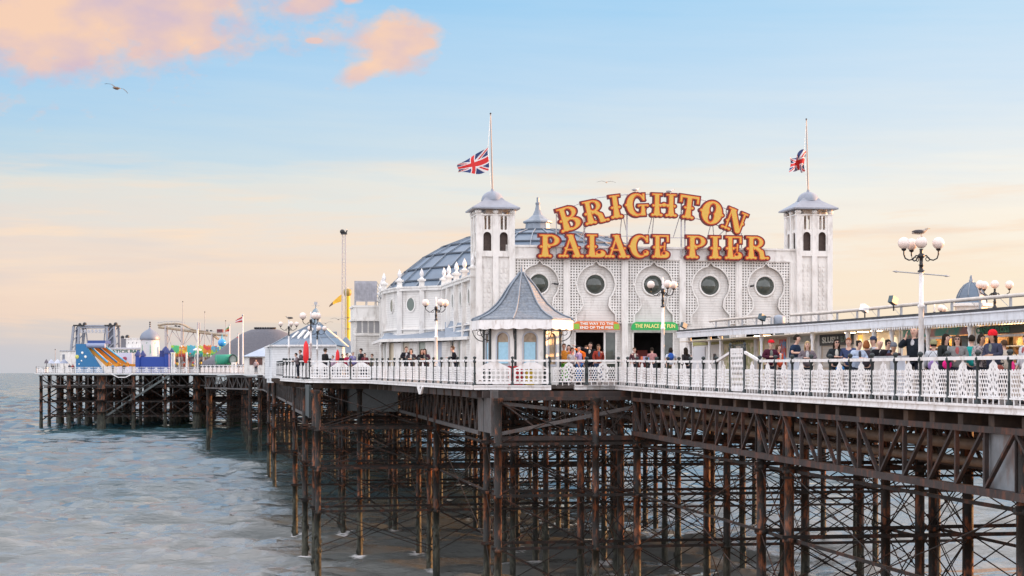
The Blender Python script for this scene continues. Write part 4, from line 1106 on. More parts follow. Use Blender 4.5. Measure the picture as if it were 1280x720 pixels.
prof = [(r, z-.0) for r, z in prof]
dome = rib_dome(dvc, duc, prof, 32, 32, 1.0, 1.0, LEAD)
m = MB(); m.lathe([(2.35, 11.1), (2.35, 11.25), (1.0, 11.3), (.95, 11.9), (1.15, 11.95), (1.15, 12.05), (.75, 12.25), (.4, 12.55), (.22, 12.95), (.16, 13.3), (.2, 13.5), (.1, 13.55), (.1, 13.9), (.03, 13.95)], (dvc, duc, 0), 12, smooth=False)
m.build('finial', LEAD2, dome)
# snow-guard studs on the visible ridge, second rear roof
m = MB(); m.lathe([(7.6, 7.0), (6.0, 8.3), (3.0, 9.3), (.5, 9.9)], (12.2, 20.5, 0), 16, smooth=False); m.build('rear_roof', mat('rear_roof_lead', (.22,.27,.32), .6, var=.15), pal)
# east side walls: footprint polygon from pixels
def LX(px, Y):
    p = wp(px, 466, Y); u, v = uv_of(p.x, p.y); return (v, u-UF)
hx = lambda py, Y: HE+(466-py)/F*Y-ZB
poly = [(ct0-1.2, .6), LX(562, 108), LX(556, 110.5), LX(500, 112.5), LX(481, 116.5), LX(476, 131), (0, 60), (18, 60), (22, 40), (22, 7.3), (17.6, 7.3), (ct0+1.1, 7.3), (ct0+.6, 1.3)]
poly = [(a, b_) for a, b_ in poly]
zE = hx(362, 112.5)
# The body sits below the dome eaves
m = MB()
wl = poly
m.prism(wl, 0, zE-.05); m.build('side_wall', WHITE2, pal)
def wall_line(a, b_, t): return Vector((a[0]+(b_[0]-a[0])*t, a[1]+(b_[1]-a[1])*t, 0))
def outward(a, b_):
    d = Vector((b_[0]-a[0], b_[1]-a[1], 0)).normalized(); n = Vector((-d.y, d.x, 0)); 
    return n if n.dot(Vector((-1, -.6, 0))) > 0 else -n
segs = [(poly[0], poly[1], 3), (poly[1], poly[2], 1), (poly[2], poly[3], 2), (poly[3], poly[4], 1), (poly[4], poly[5], 2)]
zV = hx(421, 112.5)      # verandah roof level
pins = []
mcor = MB()
for si, (a, b_, n) in enumerate(segs):
    nrm = outward(a, b_); A = Vector((a[0], a[1], 0)); B = Vector((b_[0], b_[1], 0)); d = (B-A).normalized()
    for zc_, th, w in ((zE, .22, .3), (zE+.13, .1, .42), (zV+.5, .08, .16), (zV+.15, .1, .2)):
        mcor.beam(A+nrm*.08+Vector((0, 0, zc_)), B+nrm*.08+Vector((0, 0, zc_)), w, th)
    for i in range(n+1):
        if i == 0 and si > 0: continue
        p = A.lerp(B, i/n)+nrm*.06; m = MB(); m.tube(p, p+Vector((0, 0, zE+.75)), .0, 4, .0) if False else None
        m.box(p.x-.17, p.x+.17, p.y-.17, p.y+.17, 0, zE+.55); m.box(p.x-.24, p.x+.24, p.y-.24, p.y+.24, zE+.05, zE+.2); m.box(p.x-.27, p.x+.27, p.y-.27, p.y+.27, zE+.55, zE+.68)
        m.build('pilaster', WHITE, pal)
        q = MB(); q.lathe([(.19, 0), (.17, .05), (.07, .12), (.07, .16), (.12, .24), (.15, .33), (.13, .45), (.08, .6), (.025, .7), (.012, .76)], (p.x, p.y, zE+.68), 10); q.build('pinnacle', RAILW, pal)
    # oval windows
    for i in range(n):
        if si == 1: continue
        if si == 2 and i == 0: continue
        c = A.lerp(B, (i+.5)/n)+nrm*.02; wz = hx(381, 112.5)
        w = MB(); g_ = MB()
        for k_ in range(24):
            t0, t1 = 2*pi*k_/24, 2*pi*(k_+1)/24
            w.beam(c+d*.36*math.cos(t0)+Vector((0, 0, wz+.5*math.sin(t0))), c+d*.36*math.cos(t1)+Vector((0, 0, wz+.5*math.sin(t1))), .09, .09)
        vsg = [c+nrm*.03+d*.34*math.cos(2*pi*k_/24)+Vector((0, 0, wz+.48*math.sin(2*pi*k_/24))) for k_ in range(24)]
        g_.add(vsg+[v_-nrm*.04 for v_ in vsg], [tuple(range(24)), tuple(range(47, 23, -1))]+[(k_, (k_+1) % 24, 24+(k_+1) % 24, 24+k_) for k_ in range(24)])
        fr = w.build('oval_window', WHITE, pal); g_.build('pane', mat('green_glass', (.10,.14,.12), .15, spec=.7), fr)
mcor.build('cornice', WHITE, pal)
# verandah with lean-to roof and ground floor front
vp = [(ct0-1.3, 2.3), LX(556, 104), LX(476, 109), LX(466, 119)]
inn = [(ct0-1.2, 2.4), LX(556, 110), LX(481, 115.5), LX(478, 124)]
for j in range(3):
    a, b_, c, d = Vector((*vp[j], zV-.28)), Vector((*vp[j+1], zV-.28)), Vector((*inn[j+1], zV+.35)), Vector((*inn[j], zV+.35))
    m = MB(); nstep = 6; rows_ = []
    for s in range(nstep+1):
        f = s/nstep; zz = f**1.9
        pa = a.lerp(d, f); pb = b_.lerp(c, f); pa.z = a.z+(d.z-a.z)*zz+(.6*zz if j == 0 else 0); pb.z = b_.z+(c.z-b_.z)*zz+(.6*zz if j == 0 else 0); rows_ += [pa, pb]
    for s in range(nstep): m.add([rows_[2*s], rows_[2*s+1], rows_[2*s+3], rows_[2*s+2]], [(0, 1, 2, 3)])
    m.add([v-Vector((0, 0, .06)) for v in (rows_[0], rows_[1], rows_[-1], rows_[-2])], [(0, 1, 2, 3)])
    m.build('verandah_roof', mat('verandah_sheet', (.24,.29,.36), .5, var=.15), pal)
    m = MB(); m.beam(a-Vector((0, 0, .06)), b_-Vector((0, 0, .06)), .14, .2); m.build('verandah_fascia', WHITE, pal)
    A, B = Vector((*vp[j], 0)), Vector((*vp[j+1], 0)); nrm = outward(vp[j], vp[j+1]); n = 4 if j != 2 else 3
    A = A-nrm*.5; B = B-nrm*.5
    for i in range(n):
        p, q = A.lerp(B, i/n), A.lerp(B, (i+1)/n); m = MB()
        m.beam(p+Vector((0, 0, (zV-.5)/2)), p.lerp(q, .5)+Vector((0, 0, (zV-.5)/2)), .1, zV-.5); m.build('ground_wall', WHITE2 if (i+j) % 2 else WHITE, pal)
        m = MB(); m.beam(p.lerp(q, .5)+nrm*-.12+Vector((0, 0, (zV-.5)/2)), q+nrm*-.12+Vector((0, 0, (zV-.5)/2)), .08, zV-.5)
        m.build('ground_door', [mat('cream_door', (.70,.62,.48), .5, var=.05), mat('bluegrey_door', (.38,.43,.52), .5, var=.05), mat('greenish_door', (.42,.47,.42), .5), mat('cream_door2', (.66,.60,.5), .5)][(i+j) % 4], pal)
        m = MB(); m.box(p.x-.07, p.x+.07, p.y-.07, p.y+.07, 0, zV-.45); m.build('verandah_post', WHITE, pal)
# annex with roof sign
ax = thing('annex_building', 'small white two-storey annex with strip windows behind the far corner of the palace', 'building', fpos(*[*LX(458, 128)], 0), TH)
w2 = MB(); w2.box(-.95, 2.2, 0, 3.4, 0, hx(398, 128)); w2.build('wall', WHITE2, ax)
w2 = MB(); w2.box(-1.15, 2.3, -.2, 3.6, hx(399, 128)-.15, hx(399, 128)); w2.box(-1.0, 2.2, -.05, 3.5, hx(399, 128), hx(384, 128)); w2.box(-1.1, 2.2, -.1, 3.55, hx(383.5, 128)-.05, hx(383, 128)+.08); w2.build('parapet', WHITE, ax)
for i in range(5):
    w2 = MB(); w2.box(-.75+i*.48, -.4+i*.48, -.03, .02, hx(416, 128), hx(400.5, 128)); fr = w2.build('window', mat('annex_window', (.30,.30,.31), .3), ax)
w2 = MB(); w2.box(-1.05, -.85, -.1, .1, 0, 4); w2.box(-1.05, 2.3, -.14, .05, hx(418, 128)-.1, hx(418, 128)); w2.build('trim', WHITE, ax)
sgn = thing('rooftop_hoarding', 'grey weathered hoarding with slatted bars on struts on the annex roof', 'hoarding', fpos(*[*LX(456, 128)], hx(383, 128)+.05), TH)
w2 = MB(); w2.box(-.8, 1.0, .3, .42, .35, 2.0)
for i in range(9): w2.box(-.75+i*.2, -.67+i*.2, .25, .3, .5, 1.85)
w2.build('board', mat('hoarding_grey', (.42,.42,.46), .6, var=.25, vscale=3), sgn)
w2 = MB()
for i in range(6): w2.beam((1.0, .36, .4+i*.3), (2.0, 2.4, .0+i*.18), .04)
for i in (-.7, .2, .95): w2.beam((i, .4, 0), (i, .4, .5), .08); w2.beam((i, 1.6, 0), (i, .42, 1.6), .06)
w2.build('struts', GREYM, sgn)
# ------------------------------------------------------------------ slate roofed kiosk
kc = wp(652.5, 466, 76.2); ku, kv = uv_of(kc.x, kc.y); kz = zd(38.5)
kk = thing('kiosk', 'octagonal white kiosk with curved slate roof and scalloped valance', 'kiosk', (kc.x, kc.y, kz), 0)
ph = math.radians(-10); SM = 76.2/F
def zk(py): return HE+(466-py)*SM-kz
def octo(r, z0, z1, off=0): return [(r*math.cos(ph-math.radians(45*i)), r*math.sin(ph-math.radians(45*i))) for i in range(8)]
rp = [(64, 401), (62.5, 398.8), (51, 394.5), (41.5, 389), (32, 380.5), (25, 371.5), (20, 363.5), (15.5, 357), (10, 350.5), (5.5, 345.5), (2.5, 341)]
for i in range(8):
    a0, a1 = ph-math.radians(45*i), ph-math.radians(45*(i+1)); m = MB(); pr = [(r*SM, zk(y)) for r, y in rp]
    for (r0, z0), (r1, z1) in zip(pr[:-1], pr[1:]):
        q = [(r0*math.cos(a0), r0*math.sin(a0), z0), (r0*math.cos(a1), r0*math.sin(a1), z0), (r1*math.cos(a1), r1*math.sin(a1), z1), (r1*math.cos(a0), r1*math.sin(a0), z1)]
        m.add(q, [(0, 1, 2, 3)])
    m.build('roof_face', SLATE, kk)
    m = MB(); m.path([((r+.03)*math.cos(a0), (r+.03)*math.sin(a0), z+.02) for r, z in pr], .045, 6); m.build('roof_hip', LEAD2, kk)
    # valance
    R0 = 2.46; A = Vector((R0*math.cos(a0), R0*math.sin(a0), 0)); B = Vector((R0*math.cos(a1), R0*math.sin(a1), 0)); d = (B-A); Ln = d.length; d.normalize(); n_ = Vector((d.y, -d.x, 0)); n_ = n_ if n_.dot(A) > 0 else -n_
    zt, zb2 = zk(401.5), zk(410.5); m = MB(); N_ = 40
    pts = [(Ln*k_/N_, zb2-.045-.055*abs(math.sin(pi*3*k_/N_))) for k_ in range(N_+1)]
    for (s0, y0), (s1, y1) in zip(pts[:-1], pts[1:]):
        P0, P1 = A+d*s0, A+d*s1
        f_ = [P0+Vector((0, 0, y0)), P1+Vector((0, 0, y1)), P1+Vector((0, 0, zt)), P0+Vector((0, 0, zt))]
        m.add(f_+[v-n_*.05 for v in f_], [(0, 1, 2, 3), (7, 6, 5, 4), (0, 4, 5, 1), (1, 5, 6, 2), (2, 6, 7, 3), (3, 7, 4, 0)])
    m.build('valance', RAILW, kk)
    # posts, walls, windows
    Rb = 1.82; A = Vector((Rb*math.cos(a0), Rb*math.sin(a0), 0)); B = Vector((Rb*math.cos(a1), Rb*math.sin(a1), 0)); d = B-A; w = d.length; d.normalize(); c = (A+B)/2; n_ = Vector((c.x, c.y, 0)).normalized()
    m = MB(); m.tube(A*1.01, A*1.01+Vector((0, 0, zk(402))), .06, 8); m.box(A.x-.1, A.x+.1, A.y-.1, A.y+.1, 0, .3); m.build('post', POSTG, kk)
    m = MB(); ao = A.normalized(); zt3 = zk(412)
    for q in range(2):
        m.path([A+ao*(.08+.5*math.sin(t))+Vector((0, 0, zt3-.55*math.cos(t)*1.0)) for t in np.linspace(0, pi/2, 7)], .022, 5)
        m.path([A+ao*(.22+.14*math.cos(t))+Vector((0, 0, zt3-.16+.12*math.sin(t))) for t in np.linspace(0, 2*pi, 10)], .016, 5); break
    m.build('bracket', BLACKI, kk)
    ang = math.atan2(d.y, d.x)
    def dw(X, Z):
        body = np.maximum(np.abs(X)-(w/2-.05), np.abs(Z-1.4)-1.4)
        op = np.maximum(np.abs(X)-.34, np.abs(Z-1.55)-.62); op = np.minimum(op, ell(X, Z, 0, 2.17, .34, .3))
        return np.maximum(body, -op)
    ax_ = Vector((math.cos(ang), math.sin(ang), 0))
    M = Matrix.Translation(c) @ Matrix.Rotation(math.atan2(n_.x, -n_.y), 4, 'Z')
    m = MB(); m.mesh(fill(contour(dw, -w/2-.05, w/2+.05, -.05, 2.85, .03, .004), .07), M=M)
    for z in (.1, .82): m.add([M @ Vector(v) for v in MB_box(-w/2+.1, w/2-.1, -.02, 0, z, z+.05)], BOXF) if False else None
    wl_ = m.build('wall', WHITE, kk)
    m = MB(); m.mesh(fill(contour(lambda X, Z: np.maximum(np.minimum(np.maximum(np.abs(X)-.38, np.abs(Z-1.53)-.66), ell(X, Z, 0, 2.17, .38, .34)), -np.minimum(np.maximum(np.abs(X)-.31, np.abs(Z-1.56)-.6), ell(X, Z, 0, 2.17, .31, .27))), -.5, .5, .8, 2.6, .03, .004), .05, -.03), M=M)
    fr = m.build('arched_window', mat('kiosk_trim', (.45,.47,.52), .5), kk)
    m = MB(); m.mesh(fill(contour(lambda X, Z: np.minimum(np.maximum(np.abs(X)-.33, np.abs(Z-1.55)-.62), ell(X, Z, 0, 2.17, .33, .29)), -.5, .5, .8, 2.6, .05, .004), .015, .05), M=M)
    m.build('pane', mat('kiosk_pane', (.36,.27,.18), .25, var=.3, vscale=5), fr)  # tan colour in the pane stands in for a warm lit interior
    m = MB(); m.mesh(([(-.27, .03, 1.0), (.27, .03, 1.0), (.27, .03, 2.0), (-.27, .03, 2.0), (-.27, .045, 1.0), (.27, .045, 1.0), (.27, .045, 2.0), (-.27, .045, 2.0)], [(0, 1, 2, 3), (7, 6, 5, 4), (0, 4, 5, 1), (1, 5, 6, 2), (2, 6, 7, 3), (3, 7, 4, 0)]), M=M)
    if i in (1, 2, 3): m.build('notice', mat('pale_blue_notice', (.35,.60,.75), .5, var=.1, vscale=9), fr)
m = MB(); m.lathe([(.12, 0), (.06, .1), (.07, .2), (.02, .32), (.01, .42)], (0, 0, zk(342)), 8); m.build('finial', LEAD2, kk)
m = MB(); m.lathe([(2.4, zk(401)-.03), (2.4, zk(401))], (0, 0, 0), 8, rot=ph, smooth=False); m.build('soffit', WHITE, kk)
# things standing by the kiosk
def lbox(name, label, cat, p, w, d, h, cols, texts=None, rz=TH):
    t = thing(name, label, cat, p, rz); return t
bx_ = thing('litter_bin', 'red bin standing in front of the kiosk behind the railing', 'bin', P(38.6, -4.9, kz), TH)
m = MB(); m.box(-.3, .3, -.2, .2, 0, .8); m.build('body', mat('bin_red', (.55,.02,.03), .5), bx_); m = MB(); m.box(-.33, .33, -.23, .23, .8, .88); m.build('lid', mat('bin_red', (0, 0, 0)), bx_)
bx_ = thing('gas_canister', 'yellow box standing beside the red bin at the kiosk', 'box', P(38.6, -4.25, kz), TH)
m = MB(); m.box(-.2, .2, -.18, .18, 0, .72); m.build('body', mat('box_yellow', (.65,.45,.03), .5), bx_); m = MB(); m.box(-.1, .1, -.05, .05, .72, .8); m.build('handle', BLACKI, bx_)

# ------------------------------------------------------------------ lamp posts
GLOBE = mat('opal_globe', (.80,.68,.62), .25, spec=.6, coat=.3)
def lamp_post(px, Y, ytop, label, style=1, base_uv=None, rot=0.0, gr=.165, reach=.48, bars=False, white_to=.78):
    p = wp(px, 466, Y); u, v = uv_of(p.x, p.y); z0 = zd(u); H_ = HE+(466-ytop)/F*Y-z0      # globe centre height
    t = thing('lamp_post', label, 'lamp post', (p.x, p.y, z0), 0)
    wt = H_*white_to
    m = MB(); m.lathe([(.14, 0), (.14, .1), (.10, .16), (.09, .75), (.12, .8), (.10, .86)], n=12); m.build('base', POSTG, t)
    m = MB(); m.lathe([(.085, .86), (.075, wt*.72), (.10, wt*.725), (.10, wt*.745), (.065, wt*.75), (.06, wt)], n=12); m.build('column', RAILW, t)
    m = MB(); ht = H_-.28 if style == 1 else H_-.16
    m.lathe([(.10, wt), (.10, wt+.04), (.055, wt+.07), (.055, wt+(ht-wt)*.35), (.085, wt+(ht-wt)*.38), (.05, wt+(ht-wt)*.42), (.05, wt+(ht-wt)*.72), (.09, wt+(ht-wt)*.8), (.09, wt+(ht-wt)*.92), (.05, ht)], n=10); m.build('neck', BLACKI, t)
    for k_ in range(4): m = None
    angs = [rot+pi, rot+.02, rot+1.9] if style == 1 else [rot+pi*.98, rot+.35, rot-1.25]
    for a in angs:
        m = MB(); c, s = math.cos(a), math.sin(a)
        za = H_-.42
        pts = [(.05, za+.06), (.14, za+.08), (.24, za-.03), (.34, za-.05), (.44, za+.0), (reach, za+.11), (reach, za+.2)]
        m.path([(c*r, s*r, z) for r, z in pts], .021, 6)
        m.path([(c*(.18+.055*math.cos(q)), s*(.18+.055*math.cos(q)), za-.02+.055*math.sin(q)) for q in np.linspace(0, 2*pi, 11)], .013, 5)
        m.lathe([(.02, 0), (.065, .03), (.07, .07)], (c*reach, s*reach, za+.2), 8)
        m.build('arm', BLACKI, t)
        m = MB(); m.ball((c*reach, s*reach, za+.27+gr*.92), gr, 20, 12); m.build('globe', GLOBE, t)
    if style == 1:
        m = MB(); m.tube((0, 0, H_-.32), (0, 0, H_-.16), .045, 8); m.lathe([(.03, 0), (.07, .03)], (0, 0, H_-.19), 8); m.build('cup', BLACKI, t)
        m = MB(); m.ball((0, 0, H_+.02), gr, 20, 12); m.build('globe', GLOBE, t)
    else:
        m = MB(); m.lathe([(.05, 0), (.06, .08), (.03, .16), (.05, .24), (.035, .32), (.05, .4), (.01, .5)], (0, 0, ht), 8); m.build('finial', RAILW, t)
    if bars:
        m = MB(); m.tube((-.76, 0, wt-.02), (.76, .0, wt-.14), .018, 6)
        for s in (-1, 1): m.lathe([(.005, -.09), (.035, 0), (.005, .09)], (0, 0, 0), 6); 
        m = MB(); m.tube((-.70, 0, wt+.02), (.70, 0, wt-.10), .018, 6)
        m.tube((-.80, 0, wt+.03), (-.70, 0, wt+.02), .005, 6, .035); m.tube((-.70, 0, wt+.02), (-.62, 0, wt+.012), .035, 6, .015)
        m.tube((.80, 0, wt-.11), (.70, 0, wt-.10), .005, 6, .035); m.tube((.70, 0, wt-.10), (.62, 0, wt-.095), .035, 6, .015)
        m.build('cross_bar', GREYM, t)
    return t, Vector((p.x, p.y, z0+H_))
L1, L1top = lamp_post(1151.5, 44.3, 304, 'tall lamp post with four opal globes and a gull standing on top', 1, bars=True, white_to=.815)
lamp_post(828.5, 70, 356, 'lamp post with globes in front of the middle round window of the palace', 2, gr=.17, reach=.52)
lamp_post(545, 84, 379, 'white lamp post with pinkish globes before the grey door of the palace side', 2, gr=.19, reach=.55, rot=.2)
L4, L4top = lamp_post(361, 118, 405, 'lamp post with a bird on top beside the red parasol', 2, gr=.17, reach=.6, rot=.1)
lamp_post(388.5, 101, 396, 'lamp post with big globes standing just beyond the red parasol', 2, gr=.22, reach=.5, rot=.3)
lamp_post(396.5, 128, 411, 'smaller lamp post partly hidden by the big globes and the red parasol', 2, gr=.2, reach=.6)
lamp_post(1243.5, 65, 356, 'lamp post whose pinkish globes rise behind the pipe next to the domed shelter', 1, gr=.17, reach=.62, rot=.1)
lamp_post(1168, 86, 386, 'lamp post with only its arms showing between roof and pipe', 2, gr=.18, reach=.6)

# ------------------------------------------------------------------ row of refreshment kiosks
kr = thing('kiosk_row', 'long row of refreshment kiosks under one flat canopy with white fascia', 'kiosk row', P(0, 0, 0), TH)
VE, VB = 5.2, 6.7
def ub(px, v=VB): return u_at(px, v)
for (u0, u1, dz) in ((-14, 20.5, 0), (20.5, 46.5, .0)):
    m = MB(); z0, z1 = zd(u0)+2.62, zd(u1)+2.62
    n = 6
    for i in range(n):
        a, b = u0+(u1-u0)*i/n, u0+(u1-u0)*(i+1)/n
        za, zb_ = zd(a)+2.66, zd(b)+2.66
        vs = [(VE-.08, a, za), (VE-.08, b, zb_), (9.9, b, zb_+.12), (9.9, a, za+.12)]
        m.add(vs+[(x, y, z+.09) for x, y, z in vs], [(0, 1, 2, 3), (7, 6, 5, 4), (0, 4, 5, 1), (1, 5, 6, 2), (2, 6, 7, 3), (3, 7, 4, 0)])
    m.build('roof', mat('roof_felt', (.055,.055,.06), .85, var=.4, vscale=3, bump=.3), kr)
    m = MB()
    for i in range(n):
        a, b = u0+(u1-u0)*i/n, u0+(u1-u0)*(i+1)/n
        m.beam((VE-.04, a, zd(a)+2.49), (VE-.04, b, zd(b)+2.49), .06, .30); m.beam((VE-.09, a, zd(a)+2.63), (VE-.09, b, zd(b)+2.63), .05, .05)
    m.build('fascia_board', mat('fascia_white', (.76,.78,.82), .5, var=.08, dirt=(.4,.38,.36), dirt_amt=.5, dscale=3), kr)
m = MB(); u = -13.5
while u < 21:
    z = zd(u)+2.34; m.add([(VE-.05, u, z), (VE-.05, u+.2, z), (VE-.05, u+.1, z-.13), (VE-.03, u, z), (VE-.03, u+.2, z), (VE-.03, u+.1, z-.13)], [(0, 1, 2), (5, 4, 3), (0, 3, 4, 1), (1, 4, 5, 2), (2, 5, 3, 0)]); u += .2
m.build('valance', RAILW, kr)
m = MB(); m.box(VE, 9.7, -14, 46.4, zd(20)+2.31, zd(20)+2.34); m.build('soffit', CREAM, kr)
for px in (1330, 1213, 1160, 1115, 1093, 1060, 1016, 952, 901, 887, 862):
    u = u_at(px, VE+.2); m = MB(); m.lathe([(.11, 0), (.11, .3), (.075, .34), (.07, 2.0), (.1, 2.1), (.1, 2.34)], (VE+.2, u, zd(u)), 10); m.build('post', RAILW, kr)
m = MB(); m.box(8.2, 9.6, -14, 46.2, 10.2, zd(10)+2.3); m.build('back_wall', CREAM, kr)
# individual stalls
WARM = mat('lit_backboard', (.72,.42,.20), .6, var=.25, vscale=2.5)
BOOTH = [  # px left, px right, kind
    (1222, 1400, 'floss'), (1128, 1220, 'sweets'), (1071, 1127, 'arches'), (1026, 1070, 'slush'), (988, 1025, 'hatch'), (946, 987, 'lit'), (904, 945, 'green'), (866, 903, 'door')]
def ytext(root, txt, v, u, z, size, width, matl, name='lettering'):
    M = Matrix.Translation((v, u, z)) @ Matrix.Rotation(-pi/2, 4, 'Z'); m = MB(); m.mesh(text_mesh(txt, size, .02, 0, bold=.008, width=width), M=M); return m.build(name, matl, root)
sweetc = [mat('sweet_%d' % i, c, .5) for i, c in enumerate([(.7,.25,.05), (.75,.4,.1), (.6,.08,.05), (.75,.6,.3), (.5,.15,.25), (.2,.4,.45)])]
TUBEL = mat('stall_lamp', (1, .8, .5), .5, emit=(1.0, .72, .42), estr=9.0)
for pl, pr_, kind in BOOTH:
    ur, ul = ub(pr_), ub(pl); ur = max(ur, -13.5); c = (ur+ul)/2; z = zd(c); W = ul-ur
    st_ = bpy.data.objects.new('stall', None); COL.objects.link(st_); st_.parent = kr
    def S(x0, x1, y0, y1, z0, z1, name, matl):
        m = MB(); m.box(VB+x0, VB+x1, ur+y0*W, ur+y1*W, z+z0, z+z1); return m.build(name, matl, st_)
    for e in (0, 1): S(-.06, .1, e*.97, e*.97+.03, 0, 2.3, 'pillar', RAILW)
    if kind in ('floss', 'sweets'):
        S(-.15, .15, .03, .97, 0, 1.0, 'counter', mat('counter_cream', (.6,.5,.42), .5, var=.2)); S(-.3, .2, .02, .98, 1.0, 1.06, 'counter_top', WT)
        S(1.2, 1.25, .02, .98, 1.0, 2.3, 'backboard', WARM); S(0, .08, .03, .97, 1.92, 2.0, 'rail', RAILW)
        nr = 34 if kind == 'floss' else 22
        for i in range(nr):
            m = MB(); y = ur+W*random.uniform(.05, .95); zz = z+random.choice((1.15, 1.45, 1.75)); m.ball((VB+random.uniform(.5, 1.1), y, zz), random.uniform(.07, .15), 8, 6, sz=1.3); m.build('sweet_bag', random.choice(sweetc), st_)
        for zz in (1.05, 1.35, 1.65): S(.5, 1.15, .03, .97, zz-.03, zz, 'shelf', WT)
        S(.35, .45, .1, .9, 2.2, 2.25, 'strip_light', TUBEL)
        S(-.06, 0, .03, .97, 2.02, 2.3, 'sign_board', mat('dark_sign', (.05,.06,.05), .5) if kind == 'floss' else mat('sign_pink_teal', (.45,.25,.25), .5, var=.3, vscale=2.2, blotch=((.08,.35,.3), 1.5, .45, .55)))
        if kind == 'floss': ytext(st_, 'CANDY FLOSS', VB-.08, u_at(1243, VB), z+2.16, .26, 2.3, mat('sign_dull_green', (.05,.25,.16), .5)); 
        else:
            S(-.02, .02, .02, .3, 1.06, 2.0, 'glass_screen', GLASS)
    elif kind == 'arches':
        S(0, .08, .03, .97, 0, 2.3, 'wall', CREAM)
        for f in (.12, .40, .68, .9):
            m = MB(); m.mesh(fill(contour(lambda X, Z: np.minimum(np.maximum(np.abs(X)-.2, np.abs(Z-1.2)-.6), ell(X, Z, 0, 1.8, .2, .25)), -.3, .3, .5, 2.2, .04, .004), .03), M=Matrix.Translation((VB-.03, ur+f*W, z)) @ Matrix.Rotation(-pi/2, 4, 'Z'))
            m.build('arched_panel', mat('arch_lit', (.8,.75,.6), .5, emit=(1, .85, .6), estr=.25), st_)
        for f in (.2, .5, .8): S(-.7, -.4, f, f+.09, 2.27, 2.3, 'ceiling_lamp', TUBEL)
        S(-.02, 0, .86, .96, .8, 2.2, 'lit_poster', mat('poster_orange', (.85,.45,.12), .5, emit=(1, .5, .1), estr=.35))
    elif kind == 'slush':
        S(0, .08, .03, .97, 0, 2.3, 'wall', mat('booth_tan', (.52,.42,.33), .6, var=.1)); S(-.05, 0, .1, .9, .9, 1.75, 'shutter', mat('shutter_slats', (.58,.52,.46), .5, boards=.12)); S(-.08, 0, .02, .98, 1.82, 2.28, 'sign_board', mat('slush_board', (.03,.035,.035), .5))
        ytext(st_, 'SLUSH', VB-.11, ur+W*.66, z+2.05, .34, W*.46, mat('pale_lettering', (.75,.75,.68), .5)); ytext(st_, 'BAR', VB-.11, ur+W*.22, z+2.05, .34, W*.26, mat('dull_green_lettering', (.16,.22,.17), .5))
    elif kind == 'hatch':
        S(0, .08, .03, .97, 0, 2.3, 'wall', mat('booth_offwhite', (.64,.60,.55), .6, var=.1)); S(-.05, 0, .15, .75, 1.0, 1.9, 'hatch', mat('booth_white', (.75,.74,.72), .5)); S(-.05, 0, .03, .97, 1.98, 2.25, 'sign_board', mat('faded_board', (.45,.45,.40), .6, var=.3, vscale=5))
    elif kind == 'lit':
        S(0, .08, .03, .97, 0, 2.3, 'wall', mat('booth_peach', (.68,.52,.38), .6, var=.12)); S(-.04, 0, .1, .28, .3, 2.1, 'poster', mat('poster_red_blue', (.6,.1,.08), .5, var=.2, blotch=((.1,.3,.55), 3, .5, .55))); S(-.04, 0, .78, .9, .2, 2.1, 'banner', mat('yellow_green_banner', (.6,.6,.15), .5))
        for f in (.3, .55): S(-.7, -.4, f, f+.08, 2.27, 2.3, 'ceiling_lamp', TUBEL)
        S(-.05, 0, .4, .7, 1.0, 1.9, 'hatch', CREAM)
    elif kind == 'green':
        S(0, .08, .03, .97, 0, 2.3, 'wall', mat('painted_vines', (.42,.42,.20), .6, var=.3, vscale=6, blotch=((.70,.62,.45), 3.5, .45, .55))); S(-.05, 0, .32, .68, .5, 1.95, 'window', mat('stall_glass', (.10,.13,.12), .2)); S(-.07, -.05, .42, .55, 1.4, 1.85, 'notice', WT)
        S(-.09, -.05, .3, .33, .4, 2.0, 'frame', CREAM); S(-.09, -.05, .67, .7, .4, 2.0, 'frame', CREAM); S(-.06, 0, .03, .97, 2.0, 2.28, 'sign_board', mat('ochre_board', (.35,.33,.12), .6, var=.3, vscale=8))
        ytext(st_, 'COFFEE', VB-.08, c, z+2.13, .25, W*.45, mat('dark_lettering', (.05,.05,.03), .5))
    else:
        S(0, .08, .03, .97, 0, 2.3, 'wall', mat('booth_white', (0, 0, 0))); S(-.05, 0, .55, .95, .1, 1.9, 'door', mat('booth_greywhite', (.62,.63,.66), .5)); S(-.06, 0, .05, .97, 1.98, 2.28, 'sign_board', mat('ochre_board', (0, 0, 0)))
        S(-.07, -.05, .2, .26, 1.0, 1.5, 'vent', BLACKI)
# services on the kiosk roof
for (u0, u1, kind) in ((-14, 33.5, 0), (36, 45.5, 1)):
    pt = thing('roof_pipe', ['long white pipe with clips running above the kiosk canopy', 'short white pipe at the seaward end of the canopy'][kind], 'pipe', P(u0, 6.6, zd(u0)+2.8), TH)
    m = MB(); n = int((u1-u0)/4)+1; Q = [(0, (u1-u0)*i/n, zd(u0+(u1-u0)*i/n)-zd(u0)+.40+.02*math.sin(i)) for i in range(n+1)]; m.path(Q, .065, 8); m.build('pipe', mat('dirty_white_pipe', (.62,.56,.50), .6, var=.15), pt)
    for i in range(int((u1-u0)/2.1)+1):
        y = i*2.1; zz = zd(u0+y)-zd(u0); m = MB(); m.beam((0, y, zz-.02), (0, y, zz+.36), .07)
        m.tube((0, y, zz), (0, min(y+.7, u1-u0), zz+.36), .012, 4); m.build('bracket', GREYM, pt)
un = thing('vent_cowl', 'blue grey round vent cowl standing on the canopy', 'vent', P(u_at(974, 7), 7, zd(29)+2.78), TH)
m = MB(); m.lathe([(.2, 0), (.26, .05), (.27, .42), (.22, .52), (.05, .56)], n=14); m.build('cowl', mat('cowl_bluegrey', (.30,.34,.40), .5), un); m = MB(); m.tube((0, 0, -.1), (0, 0, .1), .15, 10); m.build('collar', GREYM, un)
